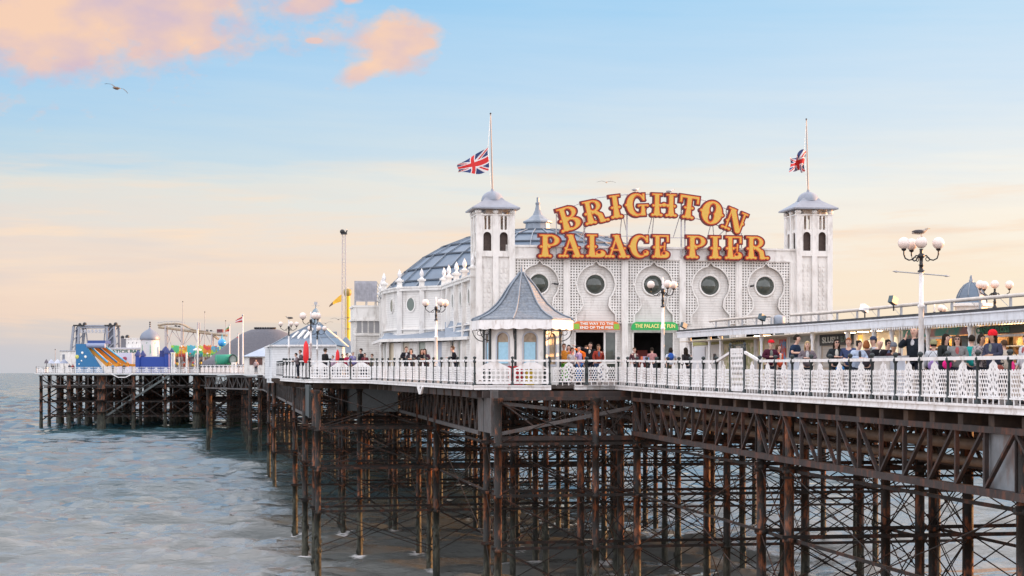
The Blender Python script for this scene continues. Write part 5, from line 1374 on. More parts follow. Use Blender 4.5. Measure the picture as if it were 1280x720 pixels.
def flood(px, v, zz, label, white=False):
    u = u_at(px, v); t = thing('floodlight', label, 'floodlight', P(u, v, zd(u)+zz), TH)
    m = MB(); m.beam((0, 0, -.35), (0, 0, 0), .04); m.build('bracket', BLACKI, t)
    m = MB(); m.beam((-.14, -.05, .1), (.12, .1, -.02), .2, .26); m.build('housing', mat('flood_teal', (.05,.09,.11), .4) if not white else RAILW, t)
flood(1117, 6.2, 3.35, 'dark floodlight tilted on the canopy behind the tall lamp post'); flood(953, 6.2, 3.1, 'dark floodlight on the canopy beside the round vent cowl'); flood(855, 6, 3.0, 'dark floodlight near the green door sign'); flood(1081, 6.2, 3.15, 'white box light on the canopy above the dark drinks sign', True)
# domed shelter behind
dp = wp(1214, 466, 100); sh = thing('domed_shelter', 'octagonal shelter with blue grey ribbed dome behind the kiosk canopy', 'shelter', (dp.x, dp.y, zd(59)), 0)
s_ = .05; zz0 = HE-zd(59)
m = MB(); pf = [(19.5, 381), (18.8, 376), (17, 369), (13.5, 362), (8.5, 356), (4, 353.5), (1, 353)]; m.lathe([(r*s_, zz0+(466-y)*s_) for r, y in pf], n=8, rot=.3, smooth=False); d = m.build('dome', LEAD, sh)
m = MB()
for i in range(8):
    a = .3+pi/4*i; m.path([((r*s_+.02)*math.cos(a), (r*s_+.02)*math.sin(a), zz0+(466-y)*s_) for r, y in pf], .03, 5)
m.build('ribs', LEAD2, sh)
m = MB(); m.lathe([(.14, 0), (.14, .2), (.1, .25), (.1, .35), (.04, .5)], (0, 0, zz0+(466-354)*s_), 8); m.build('finial', LEAD2, sh)
m = MB(); m.lathe([(1.0, 0), (1.0, zz0+85*s_)], n=8, rot=.3, smooth=False); m.build('wall', WHITE, sh); m = MB(); m.lathe([(1.3, 0), (1.3, .15), (1.0, .2)], (0, 0, zz0+83*s_), 8, rot=.3, smooth=False); m.build('eaves', WHITE, sh)

# ------------------------------------------------------------------ gulls
def gull(label, loc_, rz=0.0, sc=1.0, fly=None, dark=True, legs=True, black=False):
    t = thing('gull', label, 'gull', loc_, rz); t.scale = (sc, sc, sc)
    V = [(0, 0, .13), (-.10, 0, .115), (-.20, 0, .10), (-.27, 0, .085), (.08, 0, .15), (.135, 0, .19), (.165, 0, .225), (.20, 0, .222)]
    E_ = [(0, 1), (1, 2), (2, 3), (0, 4), (4, 5), (5, 6), (6, 7)]; Rr = [.075, .065, .04, .015, .06, .038, .036, .02]
    if fly: V = [(x, y, .13+(z-.13)*.35) for x, y, z in V]
    vf = skinned(V, E_, Rr); m = MB(); m.add(vf[0], vf[1], 0, True)
    bk = MB(); hz = .222 if not fly else .16
    bk.tube((.205, 0, hz), (.255, 0, hz-.012), .011, 6, .004); 
    if legs and not fly:
        for s in (-.025, .025): m.tube((.0, s, .07), (.0, s, 0), .006, 5); m.beam((0, s, .004), (.035, s, .004), .03, .006)
    m.build('body', mat('gull_brown', (.08,.07,.065), .8) if black else mat('gull_white', (.72,.70,.68), .7) if not dark else mat('gull_body', (.42,.36,.30), .7, var=.3, vscale=20), t); bk.build('beak', mat('beak_yellow', (.6,.35,.05), .5), t)
    for s in (-1, 1):
        w = MB()
        if not fly:
            w.ball((-.09, s*.058, .135), .12, 10, 6, sx=1.35, sy=.22, sz=.42)
        else:
            prof_ = [(.0, 0, .05, .15), (.15, .06, .07, .15), (.32, .09, .075, .12), (.52, .04, .03, .08), (.66, -.02, -.03, .015)]
            vs = []
            for a, z, x, ch in prof_:
                z2 = z*fly[0]+a*fly[1]*s; vs += [(x, s*(a+.03), .13+z2+.006), (x-ch, s*(a+.03), .13+z2), (x-ch/2, s*(a+.03), .13+z2-.012)]
            fs = []
            for k_ in range(4):
                for q in range(3): fs.append((k_*3+q, k_*3+(q+1) % 3, (k_+1)*3+(q+1) % 3, (k_+1)*3+q))
            w.add(vs, fs+[(0, 1, 2), (14, 13, 12)])
        w.build('wing', BLACKI if black else mat('gull_wing_dark', (.07,.065,.07), .7, var=.3, vscale=20) if dark else mat('gull_wing_grey', (.30,.31,.34), .7), t)
    return t
gull('dark winged young gull standing on the tall lamp post', L1top+Vector((0, 0, .185)), 0, 1.0)
gull('gull gliding alone under the pink cloud', wp(146, 114, 76), math.radians(62), 1.05, fly=(1.0, .42), black=True)
gull('tiny gull flying above the arched letters', wp(758, 230, 150), math.radians(80), 1.3, fly=(.9, .05))
gull('small gull perched on the lamp post beside the red parasol', L4top+Vector((0, 0, .3)), pi, 1.2)
gull('white gull perched on the letter G of the arched sign', wp(795, 240.3, P(UF, 7).y-.5), .3, 1.1, dark=False)
gull('white gull perched on the letter H of the arched sign', wp(838, 242, P(UF, 9).y-.5), -.3, 1.1, dark=False)
gull('gull flying low between the pavilion and the yellow tower', wp(423, 401, 140), 1.4, 1.0, fly=(1, .1))
gull('gull flying low above the glazed pavilion roof', wp(407, 406, 130), 1.7, .9, fly=(1, -.2))
gull('gull resting on the striped cone tower roof at the far end', wp(198, 423, 320), 1.7, 1.2, dark=False)
# ------------------------------------------------------------------ far end of the pier
def at(px, Y, z=None):
    p = wp(px, 466, Y); u, v = uv_of(p.x, p.y); p.z = zd(u) if z is None else z; return p
class FB:       # builds in pixel units at a chosen distance: x right, y away, z up, measured from the deck under the thing
    def __init__(s, px, Y): s.k = Y/F; s.p = at(px, Y); s.px = px; s.zoff = HE-s.p.z; s.Y = Y
    def x(s, px): return (px-s.px)*s.k
    def z(s, py): return (466-py)*s.k+s.zoff
def q(name, c, **k): return mat(name, c, k.pop('rough', .5), **k)
# inflatable slide
f = FB(112, 342); t = thing('inflatable_slide', 'blue inflatable slide with three orange lanes and white star patches', 'slide', f.p)
BL = q('slide_blue', (.02,.16,.36)); OR = q('slide_orange', (.75,.30,.02)); NV = q('slide_navy', (.03,.07,.25))
m = MB(); m.wallp([(f.x(95), 0), (f.x(130), 0), (f.x(120), f.z(451)), (f.x(108), f.z(433)), (f.x(106), f.z(430)), (f.x(95), f.z(430))], -.1, 1.0); m.build('front_wall', BL, t)
m = MB(); m.box(f.x(95), f.x(108), 1.0, 7, 0, f.z(430)); m.build('tower', BL, t)
for i in range(3):
    m = MB(); y0 = 1.2+i*1.9; a = Vector((f.x(109+i*6), y0+.8, f.z(434))); b = Vector((f.x(133+i*9), y0+.8, f.z(456))); c = b+Vector((2.2, 0, -.1)); m.beam(a, b, 1.5, .95); m.beam(b, c, 1.5, .5); m.build('lane', OR, t)
    m = MB(); m.tube(a+Vector((0, -.9, .62)), b+Vector((0, -.9, .55)), .2, 8); m.build('side_cushion', BL if i % 2 else q('slide_lightblue', (.10,.42,.70)), t)
m = MB(); m.tube((f.x(108), .3, f.z(432)), (f.x(131), .3, f.z(432)), .55, 10); m.build('top_bolster', q('slide_grey', (.25,.30,.45)), t)
m = MB(); m.box(f.x(96), f.x(103), .95, 1.02, f.z(435), f.z(430)); m.box(f.x(109), f.x(131), .4, 5, f.z(429.5), f.z(425.5)); m.build('crown', NV, t)
for (a, b, r) in ((103, 441, .28), (107, 446, .3), (96.5, 446, .45), (102, 451, .18), (99, 455, .15)):
    m = MB(); m.ball((f.x(a), -.12, f.z(b)), r, 6, 4, sy=.25); m.build('patch', WT if a != 96.5 else q('patch_yellow', (.6,.6,.15)), t)
# gantry ride
f = FB(116, 375); t = thing('gantry_ride', 'steel ride gantry on splayed legs with lattice cross beam and white spotlights', 'fairground ride', f.p)
GS = q('gantry_steel', (.30,.32,.37), metal=.2, var=.1)
for s, (xa, xb, xt0, xt1) in ((0, (86, 96, 92, 99)), (1, (134, 145, 134, 143))):
    m = MB()
    for y in (0, 4):
        m.beam((f.x(xa), y, 0), (f.x(xt0), y, f.z(407.5)), .5); m.beam((f.x(xb), y, 0), (f.x(xt1), y, f.z(407.5)), .5)
        for i in range(6):
            z0, z1 = f.z(407.5)*i/6, f.z(407.5)*(i+1)/6; l = lambda z, a, b: f.x(a)+(f.x(b)-f.x(a))*z/f.z(407.5)
            m.beam((l(z0, xa, xt0), y, z0), (l(z1, xb, xt1), y, z1), .2)
    m.build('leg', GS, t)
    m = MB(); m.box(f.x((94, 135)[s]), f.x((99, 142)[s]), .5, .8, f.z(440), f.z(409)); m.build('leg_panel', q('gantry_panel', (.13,.15,.20)), t)
    m = MB(); m.box(f.x((92, 131)[s]), f.x((106, 145)[s]), -.5, 4.5, f.z(407.6), f.z(406.0)); m.ball((f.x((103, 142)[s]), 2, f.z(405)), .5, 8, 5); m.ball((f.x((97, 135)[s]), 2, f.z(405.4)), .4, 8, 5); m.build('motor_house', BLACKI, t)
m = MB()
for y in (0, 4):
    m.beam((f.x(93), y, f.z(407)), (f.x(144), y, f.z(407)), .4, .3); m.beam((f.x(99), y, f.z(409.5)), (f.x(136), y, f.z(409.5)), .2)
    for i in range(12): x = 99+37*i/12; m.beam((f.x(x), y, f.z(409.5)), (f.x(x+1.54), y, f.z(407)), .12); m.beam((f.x(x+1.54), y, f.z(407)), (f.x(x+3.08), y, f.z(409.5)), .12)
m.build('cross_beam', GS, t)
m = MB(); m.beam((f.x(99), 0, f.z(416)), (f.x(136), 0, f.z(416)), .12)
for i in range(8): m.beam((f.x(101+i*4.6), 0, f.z(412)), (f.x(102.5+i*4.6), 0, f.z(415)), .25, .5)
m.build('letter_frame', q('frame_grey', (.45,.46,.5)), t)
for a, b, c, d in ((104, 410, 100.5, 440), (104.5, 410, 108, 440), (129, 410, 126, 440), (130.5, 410, 134, 440)):
    m = MB(); m.beam((f.x(a), 2, f.z(b)), (f.x(c), 2, f.z(d)), .25); m.build('hanger', GS, t)
# white plant box
f = FB(85, 362); t = thing('plant_building', 'plain white flat-roofed box next to the blue slide', 'building', f.p)
m = MB(); m.box(f.x(75), f.x(96), 0, 6, 0, f.z(439)); m.build('wall', WHITE, t); m = MB(); m.box(f.x(74.5), f.x(96.5), -.2, 6.2, f.z(439), f.z(438)); m.build('roof', q('grey_flat_roof', (.4,.42,.48)), t)
m = MB(); m.box(f.x(78), f.x(81), -.05, .02, f.z(450), f.z(443)); m.build('door', q('far_door', (.2,.22,.27)), t)
for i, (a, w, c) in enumerate(((64, 9, (.45,.48,.58)), (72, 10, (.55,.58,.66)), (80, 11, (.3,.33,.42)), (58, 6, (.12,.1,.12)))):
    f = FB(a, 346); t = thing('parasol', ['pale blue', 'wide light grey', 'slate blue', 'small dark'][i]+' parasol over the tables at the tip of the pier', 'parasol', f.p)
    m = MB(); m.lathe([(w*f.k/2, 0), (w*f.k*.3, .5), (.05, .9)], (0, 0, f.z(452.5)-.3), 8, smooth=False); m.build('canopy', q('parasol_%d' % i, c), t); m = MB(); m.tube((0, 0, 0), (0, 0, f.z(452)), .06, 5); m.build('pole', BLACKI, t)
# bar building
f = FB(160, 364); t = thing('bar_building', 'white bar building with flat roof and green capital letters', 'building', f.p)
m = MB(); m.box(f.x(127), f.x(181), 0, 10, 0, f.z(436)); m.build('wall', WHITE, t)
m = MB(); m.box(f.x(126.5), f.x(181.5), -.3, 10, f.z(436), f.z(434.5)); m.build('roof_edge', q('pale_edge', (.6,.62,.68)), t)
m = MB(); m.box(f.x(156), f.x(176), 1, 8, f.z(434.5), f.z(423)); m.box(f.x(154), f.x(176), .8, 8, f.z(423.3), f.z(422.3)); m.build('upper_storey', WHITE, t)
for a in (159, 164, 169): m = MB(); m.box(f.x(a), f.x(a+1), .9, 1, f.z(429), f.z(428)); m.build('window', GLASS, t)
m = MB(); m.box(f.x(150), f.x(156), .9, 6, f.z(434.5), f.z(422.5)); m.build('lift_shaft', q('bar_dark', (.15,.15,.17)), t)
m = MB(); m.mesh(text_mesh('HORATIOS BAR', 1.0, .08, -.1, bold=.02, width=(176-124)*f.k), (f.x(150), 0, f.z(439.3))); m.v = [(x, y, (z-f.z(439.3))*1.0+f.z(439.3)) for x, y, z in m.v]; m.build('lettering', q('bar_green', (.03,.14,.12)), t)
m = MB(); m.box(f.x(148), f.x(167), -1.5, -1.3, 0, f.z(441)); m.build('hoarding', q('hoarding_lilac', (.62,.62,.78)), t)
m = MB(); m.lathe([(.15, 0), (.45, .5), (.5, .8), (.2, 1.1)], (f.x(158), -1.55, f.z(452)), 8, sy=.2); m.build('emblem', q('emblem_maroon', (.35,.05,.10)), t)
m = MB(); m.wallp([(f.x(141), f.z(452)), (f.x(149), f.z(454)), (f.x(149), f.z(445))], -1.45, -1.4); m.build('teal_pennant', q('pennant_teal', (.05,.32,.30)), t)
for a, b in ((150, 421), (156, 420.5), (157.5, 421), (112, 424), (118, 423)):
    pass
m = MB(); m.ball((f.x(150.5), 2, f.z(421.5)), .45, 8, 5); m.ball((f.x(156.5), 2, f.z(420.8)), .5, 8, 5); m.build('roof_lamp', BLACKI, t)
# cone tower with onion dome
f = FB(187.5, 352); t = thing('cone_tower', 'white cone tower with green stripes under a grey onion dome', 'tower', f.p)
m = MB(); m.lathe([(13.5*f.k, 0), (11.2*f.k, f.z(427)), (11.3*f.k, f.z(424))], n=20); m.build('cone', q('cone_white', (.62,.64,.66), var=.06), t)
m = MB(); m.lathe([(12.2*f.k, f.z(425)), (12.6*f.k, f.z(423.4)), (12.2*f.k, f.z(421)), (10.2*f.k, f.z(417)), (6*f.k, f.z(413.5)), (2.2*f.k, f.z(411.5)), (.9*f.k, f.z(409.5)), (.5*f.k, f.z(402))], n=24); m.build('onion_dome', q('onion_grey', (.20,.23,.29), metal=.4), t)
m = MB()
for z in (408, 405.5, 403): m.ball((0, 0, f.z(z)), .2, 8, 5)
m.build('finial', BLACKI, t)
for a0, z0, z1 in ((-1.25, 428, 443), (-2.2, 428, 440)):
    m = MB(); r = lambda y: (13.5-(13.5-11.2)*(f.z(y)/f.z(427)))*f.k+.05
    pts = [(r(z0)*math.cos(a0+.55), r(z0)*math.sin(a0+.55), f.z(z0)), (r(z0)*math.cos(a0-.1), r(z0)*math.sin(a0-.1), f.z(z0+3)), (r(z1)*math.cos(a0-.1), r(z1)*math.sin(a0-.1), f.z(z1))]
    m.add(pts+[(x*.97, y*.97, z) for x, y, z in pts], [(0, 1, 2), (5, 4, 3), (0, 3, 4, 1), (1, 4, 5, 2), (2, 5, 3, 0)]); m.build('stripe', q('stripe_green', (.05,.28,.16)), t)
# bouncy castle
f = FB(190, 340); t = thing('bouncy_castle', 'royal blue inflatable bouncy castle with pointed corner turrets', 'bouncy castle', f.p)
CB = q('castle_blue', (.012,.055,.32)); CB2 = q('castle_dark', (.02,.035,.16))
m = MB(); m.box(f.x(174), f.x(209), 0, 5, 0, f.z(446)); m.build('wall', CB, t)
for x in (172.5, 209):
    for y in (0, 4.5):
        m = MB(); m.tube((f.x(x), y, 0), (f.x(x), y, f.z(445 if x < 180 else 442)), .55, 10); m.build('turret', CB, t)
        zz = f.z(445 if x < 180 else 442); m = MB(); m.lathe([(.75, 0), (.65, .4), (.3, .9), (.05, 1.3)], (f.x(x), y, zz), 10); m.build('turret_cap', CB2, t)
m = MB(); m.tube((f.x(201), 2.4, f.z(447)), (f.x(201), 2.4, f.z(438)), .8, 10); m.lathe([(.9, 0), (.6, .6), (.05, 1.1)], (f.x(204), 2.4, f.z(439)), 10); m.ball((f.x(205), 2.4, f.z(441)), .7, 10, 6); m.build('crown_figure', CB2, t)
# roller coaster
f = FB(236, 380); t = thing('roller_coaster', 'open steel roller coaster track on trestles sloping down towards the blue globe', 'roller coaster', f.p)
tr = [(197, 406.5), (207, 405), (222, 404.5), (229, 406), (236, 410), (244, 413), (256, 414), (266, 419), (272, 424)]; tr2 = [(198, 409), (212, 410.5), (230, 413), (250, 415.5), (262, 417), (274, 418.5), (283, 419)]
m = MB()
for pts, w in ((tr, .22), (tr2, .3)):
    for o in (0, 1.4): m.path([(f.x(a), o, f.z(b)) for a, b in pts], w, 5)
m.build('track', q('track_ochre', (.36,.30,.22), var=.3), t)
m = MB(); 
for pts in (tr[:4],): m.path([(f.x(a), -.3, f.z(b-3)) for a, b in pts], .06, 4)
for i in range(8): m.beam((f.x(203+i*4), -.3, f.z(405.5)), (f.x(203+i*4), -.3, f.z(402)), .08)
m.path([(f.x(a), -.3, f.z(b-3)) for a, b in tr2[1:]], .05, 4); m.build('walkway_rail', GREYM, t)
sup = (207, 227, 247.5, 265)
for i, a in enumerate(sup):
    m = MB(); zt = f.z((407, 409, 403, 417)[i]); 
    for o in (-.3, 1.7): m.beam((f.x(a), o, 0), (f.x(a), o, zt), .28)
    m.build('trestle', q('trestle_grey', (.40,.38,.40)), t)
for a, b, c, d in ((215, 412, 208, 432), (219, 412, 227, 432), (236, 413, 228, 432), (240, 414, 247, 432), (243, 414, 230, 430), (254, 416, 248, 432), (256, 416, 262, 428), (214, 413, 226, 428), (207, 414, 214, 432)):
    m = MB(); m.beam((f.x(a), .7, f.z(b)), (f.x(c), .7, f.z(d)), .13); m.build('brace', q('trestle_grey', (0, 0, 0)), t)
for a, b in ((218, 407.5), (222, 408), (257, 413), (262, 413.5)):
    m = MB(); m.box(f.x(a), f.x(a+2.2), .2, 1.4, f.z(b+1), f.z(b-1)); m.build('car', BLACKI, t)
m = MB(); m.box(f.x(271), f.x(278), 0, 1.5, f.z(416), f.z(411.5)); m.build('car', q('coaster_maroon', (.13,.03,.04)), t)
for (px, y0, Y, lab) in ((228.5, 377, 350, 'thin mast rising through the coaster track'), (256, 390, 350, 'thin mast behind the falling coaster track'), (69, 437, 350, 'short mast beside the plain white box'), (282, 401, 350, 'short thin pole behind the blue globe')):
    f = FB(px, Y); t = thing('mast', lab, 'mast', f.p); m = MB(); m.tube((0, 0, 0), (0, 0, f.z(y0)), .10, 6, .05); m.build('pole', q('mast_grey', (.3,.3,.32)), t); m = MB(); m.ball((0, 0, f.z(y0)), .13, 6, 4); m.build('tip', BLACKI, t)
# flags on poles
def small_flag(px, ytop, Y, x0, y0, x1, y1, cols, lab1, lab2, pcol=(.7,.7,.72), r=.13, h=.5, slope=2):
    f = FB(px, Y); t = thing('flagpole', lab1, 'flagpole', f.p); m = MB(); m.tube((0, 0, 0), (0, 0, f.z(ytop)), r, 6, r*.6); m.build('pole', q('pole_white', pcol), t); m = MB(); m.ball((0, 0, f.z(ytop)), r*1.3, 6, 4); m.build('knob', GREYM, t)
    m = MB(); n = 14; k_ = f.k
    vs = []
    for j in range(len(cols)+1):
        for i in range(n+1):
            s = i/n; x = f.x(x0)+(f.x(x1)-f.x(x0))*s; zt, zb_ = f.z(y0)-abs(slope)*k_*s*3, f.z(y1)-slope*k_*s*.5
            vs.append((x, .25*math.sin(s*7), zt+(zb_-zt)*j/len(cols)))
    m.v = vs
    for j in range(len(cols)):
        for i in range(n): a = j*(n+1)+i; m.f.append((a, a+1, a+n+2, a+n+1)); m.m.append(j); m.sm.append(True)
    o = m.build('flag', cols if len(cols) > 1 else cols[0], None, f.p); tag(o, lab2, 'flag')
small_flag(303.5, 394, 235, 303, 395, 294, 402.5, [q('fr', (.5,.04,.05)), q('fw', (.7,.65,.65)), q('fr', (0, 0, 0))], 'tall white flagpole with a red and white flag near the pavilion', 'small red and white striped flag on the tall white pole')
small_flag(287, 406, 300, 286.5, 407, 281, 414, [q('fg', (.1,.35,.15)), q('fo', (.6,.25,.1)), q('fr', (0, 0, 0))], 'shorter white flagpole beside the blue globe', 'small green and red flag beside the blue globe')
small_flag(298, 417, 300, 297.5, 418, 296, 422, [q('fr', (0, 0, 0))], 'little flagpole in front of the grey dome', 'tiny red pennant in front of the grey dome')
# fairground canopies
FC = [(.35,.55,.05), (.75,.55,.05), (.05,.42,.36), (.08,.50,.20), (.70,.25,.03), (.10,.40,.55), (.55,.6,.1), (.65,.06,.05)]
for i in range(9):
    a = 214+i*10; f = FB(a+5, 352-(i % 3)*3)
    t = thing('fairground_stall', ['lime green', 'gold', 'teal', 'leaf green', 'orange', 'turquoise', 'yellow green', 'aqua and gold', 'amber'][i]+' topped fairground stall '+['next to the blue castle', 'second along from the blue castle', 'under the high coaster trestle', 'at the coaster braces', 'near the round white parasol', 'past the round white parasol', 'behind the green tunnel mouth', 'below the blue globe', 'by the shorter flagpole'][i], 'stall', f.p)
    zt, zb_ = f.z(432.5+random.uniform(-1, 1)), f.z(443); w = 10.2*f.k
    m = MB(); n = 8
    pts = [(-w/2, zb_)]+[(-w/2+w*j/n, zt+(random.uniform(-.05, .22) if j % 2 else random.uniform(-.3, .05))) for j in range(n+1)]+[(w/2, zb_)]
    m.wallp(pts, 0, .3); m.build('canopy_front', q('fair_%d' % i, FC[i % 8], var=.35, vscale=.9, blotch=(FC[(i+3) % 8], .8, .52, .56)), t)
    m = MB(); m.box(-w/2, w/2, .3, 5, zb_, zb_+.3); m.build('canopy', q('fair_roof', (.3,.32,.33)), t)
    m = MB(); 
    for j in range(5): m.box(-w/2+j*w/5, -w/2+(j+.6)*w/5, -.15, 0, zb_-.5, zb_+.25)
    m.build('valance', q('fairv_%d' % i, FC[(i*3+4) % 8], var=.2, vscale=2), t)
    m = MB(); m.box(-w/2, w/2, 4, 4.2, 0, zb_); m.build('back', q('fairb_%d' % (i % 3), [(.12,.12,.13), (.35,.08,.07), (.2,.22,.25)][i % 3], var=.5, vscale=1.2, blotch=((.55,.5,.48), 1.1, .53, .58)), t)
    for x in (-w/2+.1, w/2-.1): m = MB(); m.box(x-.1, x+.1, 0, .2, 0, zb_); m.build('post', WHITE, t)
    for j in range(3):
        m = MB(); x = random.uniform(-w/2+.4, w/2-.4); m.ball((x, 2, 1.2+random.random()), .35, 8, 5); m.build('prize', q('prize_%d' % (j), [(.6,.1,.1), (.7,.6,.1), (.1,.3,.6)][j]), t)
f = FB(246.5, 341); t = thing('parasol', 'round white parasol standing between the fairground stalls', 'parasol', f.p)
m = MB(); m.lathe([(5.5*f.k, 0), (5.2*f.k, .2), (2.5*f.k, .45), (.05, .6)], (0, 0, f.z(438)), 12); m.build('canopy', WHITE, t); m = MB(); m.tube((0, 0, 0), (0, 0, f.z(437)), .09, 6); m.build('pole', RAILW, t)
for a, b in ((216, 441), (246.8, 412), (233, 441), (264, 445)):
    f = FB(a, 338); t = thing('white_post', {216: 'stout white post beside the blue castle', 246.8: 'tall white post in front of the white parasol', 233: 'white post in front of the coaster trestle', 264: 'white post before the green tunnel'}[a], 'post', f.p); m = MB(); w = 2.4 if a == 216 else .9; m.box(-w*f.k, w*f.k, 0, .4, 0, f.z(b)); m.build('shaft', WHITE, t); m = MB(); m.box(-w*f.k*1.2, w*f.k*1.2, -.05, .45, f.z(b), f.z(b-.6)); m.build('cap', RAILW, t)
# blue globe
f = FB(277.5, 345); t = thing('ride_globe', 'shiny sky blue globe with a spike on a column above the stalls', 'globe', f.p)
m = MB(); m.ball((0, 0, f.z(428.5)), 5.2*f.k, 20, 12); m.build('globe', q('globe_blue', (.03,.30,.70), rough=.15, coat=.5), t); m = MB(); m.tube((0, 0, f.z(424)), (0, 0, f.z(417)), .2, 6, .04); m.build('spike', q('globe_teal', (.05,.35,.5)), t); m = MB(); m.lathe([(.4, 0), (.3, f.z(434))], n=10); m.build('column', q('globe_teal', (0, 0, 0)), t)
# green tunnel
f = FB(285, 250); t = thing('play_tunnel', 'large green play tunnel with dark round mouth lying on the deck', 'tunnel', f.p)
m = MB(); r = 6.6*f.k; cz = f.z(449.5); n = 20
for (x0, r0, x1, r1) in ((f.x(270), r*.94, f.x(291), r),):
    prof_ = []
    ring = lambda x, rr, dx: [(x+math.cos(a)*rr*dx, -math.cos(a)*rr*.6, cz+rr*math.sin(a)) for a in np.linspace(0, 2*pi, n, endpoint=False)]
    A, B, C, D = ring(x0, r0, .35), ring(x1, r1, .55), ring(x1, r1*.8, .55), ring(x0, r0*.8, .35)
    m.add(A+B+C+D, [(i, (i+1) % n, n+(i+1) % n, n+i) for i in range(n)]+[(n+i, n+(i+1) % n, 2*n+(i+1) % n, 2*n+i) for i in range(n)]+[(2*n+i, 2*n+(i+1) % n, 3*n+(i+1) % n, 3*n+i) for i in range(n)]+[tuple(range(n-1, -1, -1))], 0, True)
m.build('tube', q('tunnel_green', (.02,.26,.17)), t)
m = MB(); m.mesh(fill(contour(lambda X, Z: np.maximum(ell(X, Z, 0, 0, 5.4*f.k, 6.6*f.k), -ell(X, Z, 0, 0, 4.2*f.k, 5.3*f.k)), -1.2, 1.2, -1.2, 1.2, .04, .004), .5, -1.05), (f.x(292.5), 0, cz)); m.build('mouth_ring', q('tunnel_dark', (.01,.05,.04)), t)
m = MB(); m.mesh(fill(contour(lambda X, Z: ell(X, Z, 0, 0, 4.2*f.k, 5.3*f.k), -1.2, 1.2, -1.2, 1.2, .05, .004), .1, -.9), (f.x(292.5), 0, cz)); m.build('mouth', q('tunnel_inside', (.25,.30,.28), var=.3), t)
m = MB(); m.box(f.x(291), f.x(297), -1.4, -1.1, 0, f.z(453)); m.tube((f.x(294), -.05, f.z(453.5)), (f.x(294), .0, f.z(452)), .35, 10); m.build('step', WHITE, t)
# big grey dome
f = FB(325, 330); t = thing('grey_dome_hall', 'very wide low grey dome with a studded rim rising behind the pavilion', 'dome hall', f.p)
m = MB(); m.lathe([(82*f.k, 0), (80*f.k, f.z(452)), (72*f.k, f.z(448)), (58*f.k, f.z(437)), (43*f.k, f.z(425)), (29*f.k, f.z(415.5)), (18*f.k, f.z(411)), (13*f.k, f.z(410.5)), (12.5*f.k, f.z(409.3)), (1, f.z(409.2))], (f.x(325), 82*f.k*.5, 0), 40, sy=.5); m.build('dome', q('hall_dome_grey', (.115,.115,.135), var=.15, rough=.7, dirt=(.10,.11,.14), dirt_amt=.5), t)
m = MB()
for i in range(26): a = 2*pi*i/26; m.ball((f.x(325)+13*f.k*math.cos(a), 82*f.k*.5+13*f.k*.5*math.sin(a), f.z(409)), .22, 6, 4)
m.build('rim_lamps', BLACKI, t)
# small hut beside pavilion
f = FB(318, 200); t = thing('stall_hut', 'small white hut with blue grey pitched roof and open hatch before the pavilion', 'hut', f.p)
m = MB(); m.box(f.x(304), f.x(334), .6, 3.5, 0, f.z(445)); m.build('wall', WHITE, t)
m = MB(); vs = [(f.x(303), 0, f.z(445.5)), (f.x(338), 0, f.z(445.5)), (f.x(338), 4, f.z(445.5)), (f.x(303), 4, f.z(445.5)), (f.x(321), .9, f.z(437)), (f.x(336), 2, f.z(430))]
m.add(vs, [(0, 1, 5, 4), (1, 2, 5), (2, 3, 4, 5), (3, 0, 4), (3, 2, 1, 0)]); m.build('roof', q('hut_roof', (.42,.48,.58), var=.1), t)
m = MB(); m.box(f.x(311), f.x(327), .5, .62, f.z(456), f.z(447)); m.build('hatch', q('hut_hatch', (.12,.05,.04), var=.5, vscale=3), t); m = MB(); m.box(f.x(304), f.x(334), .4, .7, f.z(446.5), f.z(444.5)); m.build('trim', RAILW, t)
# glazed pavilion
f = FB(385, 150); t = thing('pavilion', 'white boarded pavilion with hipped glazed lead roof and little cupola', 'pavilion', f.p)
PW_ = q('pav_white', (.76,.78,.80), var=.06, boards=.22)
m = MB(); m.box(f.x(341), f.x(420), 0, 8, -.3, f.z(432.5)); m.wallp([(f.x(341), -.3), (f.x(328), -.3), (f.x(328), f.z(434)), (f.x(341), f.z(432.5))], 1.5, 8) ; m.build('wall', PW_, t)
m = MB(); m.beam((f.x(341), 0, 1), (f.x(328), 3.2, 1), .15, f.z(433)*2-2); m.build('side_wall', PW_, t)
m = MB()
for i in range(5): x = 330.5+i*2; m.box(f.x(x), f.x(x+.6), 1.9-i*.36, 2.9-i*.36, .8, f.z(437))
m.build('slit_windows', q('slit_dark', (.30,.32,.35)), t)
m = MB(); m.beam((f.x(339), -.15, f.z(432)), (f.x(421), -.15, f.z(432)), .35, .16); m.beam((f.x(339), -.15, f.z(432)), (f.x(325.5), 3.3, f.z(434)), .35, .16); m.build('eaves', RAILW, t)
base = [(f.x(325.5), 3.4, f.z(433.5)), (f.x(339), -.3, f.z(431.5)), (f.x(421), -.3, f.z(431.5)), (f.x(424), 8.5, f.z(431.5)), (f.x(326), 8.5, f.z(432))]
r1 = [(f.x(347), 3.2, f.z(423)), (f.x(352), 1.6, f.z(422)), (f.x(408), 1.6, f.z(421)), (f.x(412), 7, f.z(420)), (f.x(350), 7, f.z(423))]
r2 = [(f.x(383), 4.0, f.z(404)), (f.x(385), 3.4, f.z(403)), (f.x(392), 3.4, f.z(403)), (f.x(393), 5, f.z(403)), (f.x(384), 5, f.z(404))]
m = MB(); vs = base+r1+r2; m.add(vs, [(i, (i+1) % 5, 5+(i+1) % 5, 5+i) for i in range(5)]+[(5+i, 5+(i+1) % 5, 10+(i+1) % 5, 10+i) for i in range(5)]+[(10, 11, 12, 13, 14)]); m.build('roof', LEAD, t)
m = MB()
for i in range(5): m.beam(base[i], r1[i], .1); m.beam(r1[i], r2[i], .12); m.beam(r1[i], r1[(i+1) % 5], .12)
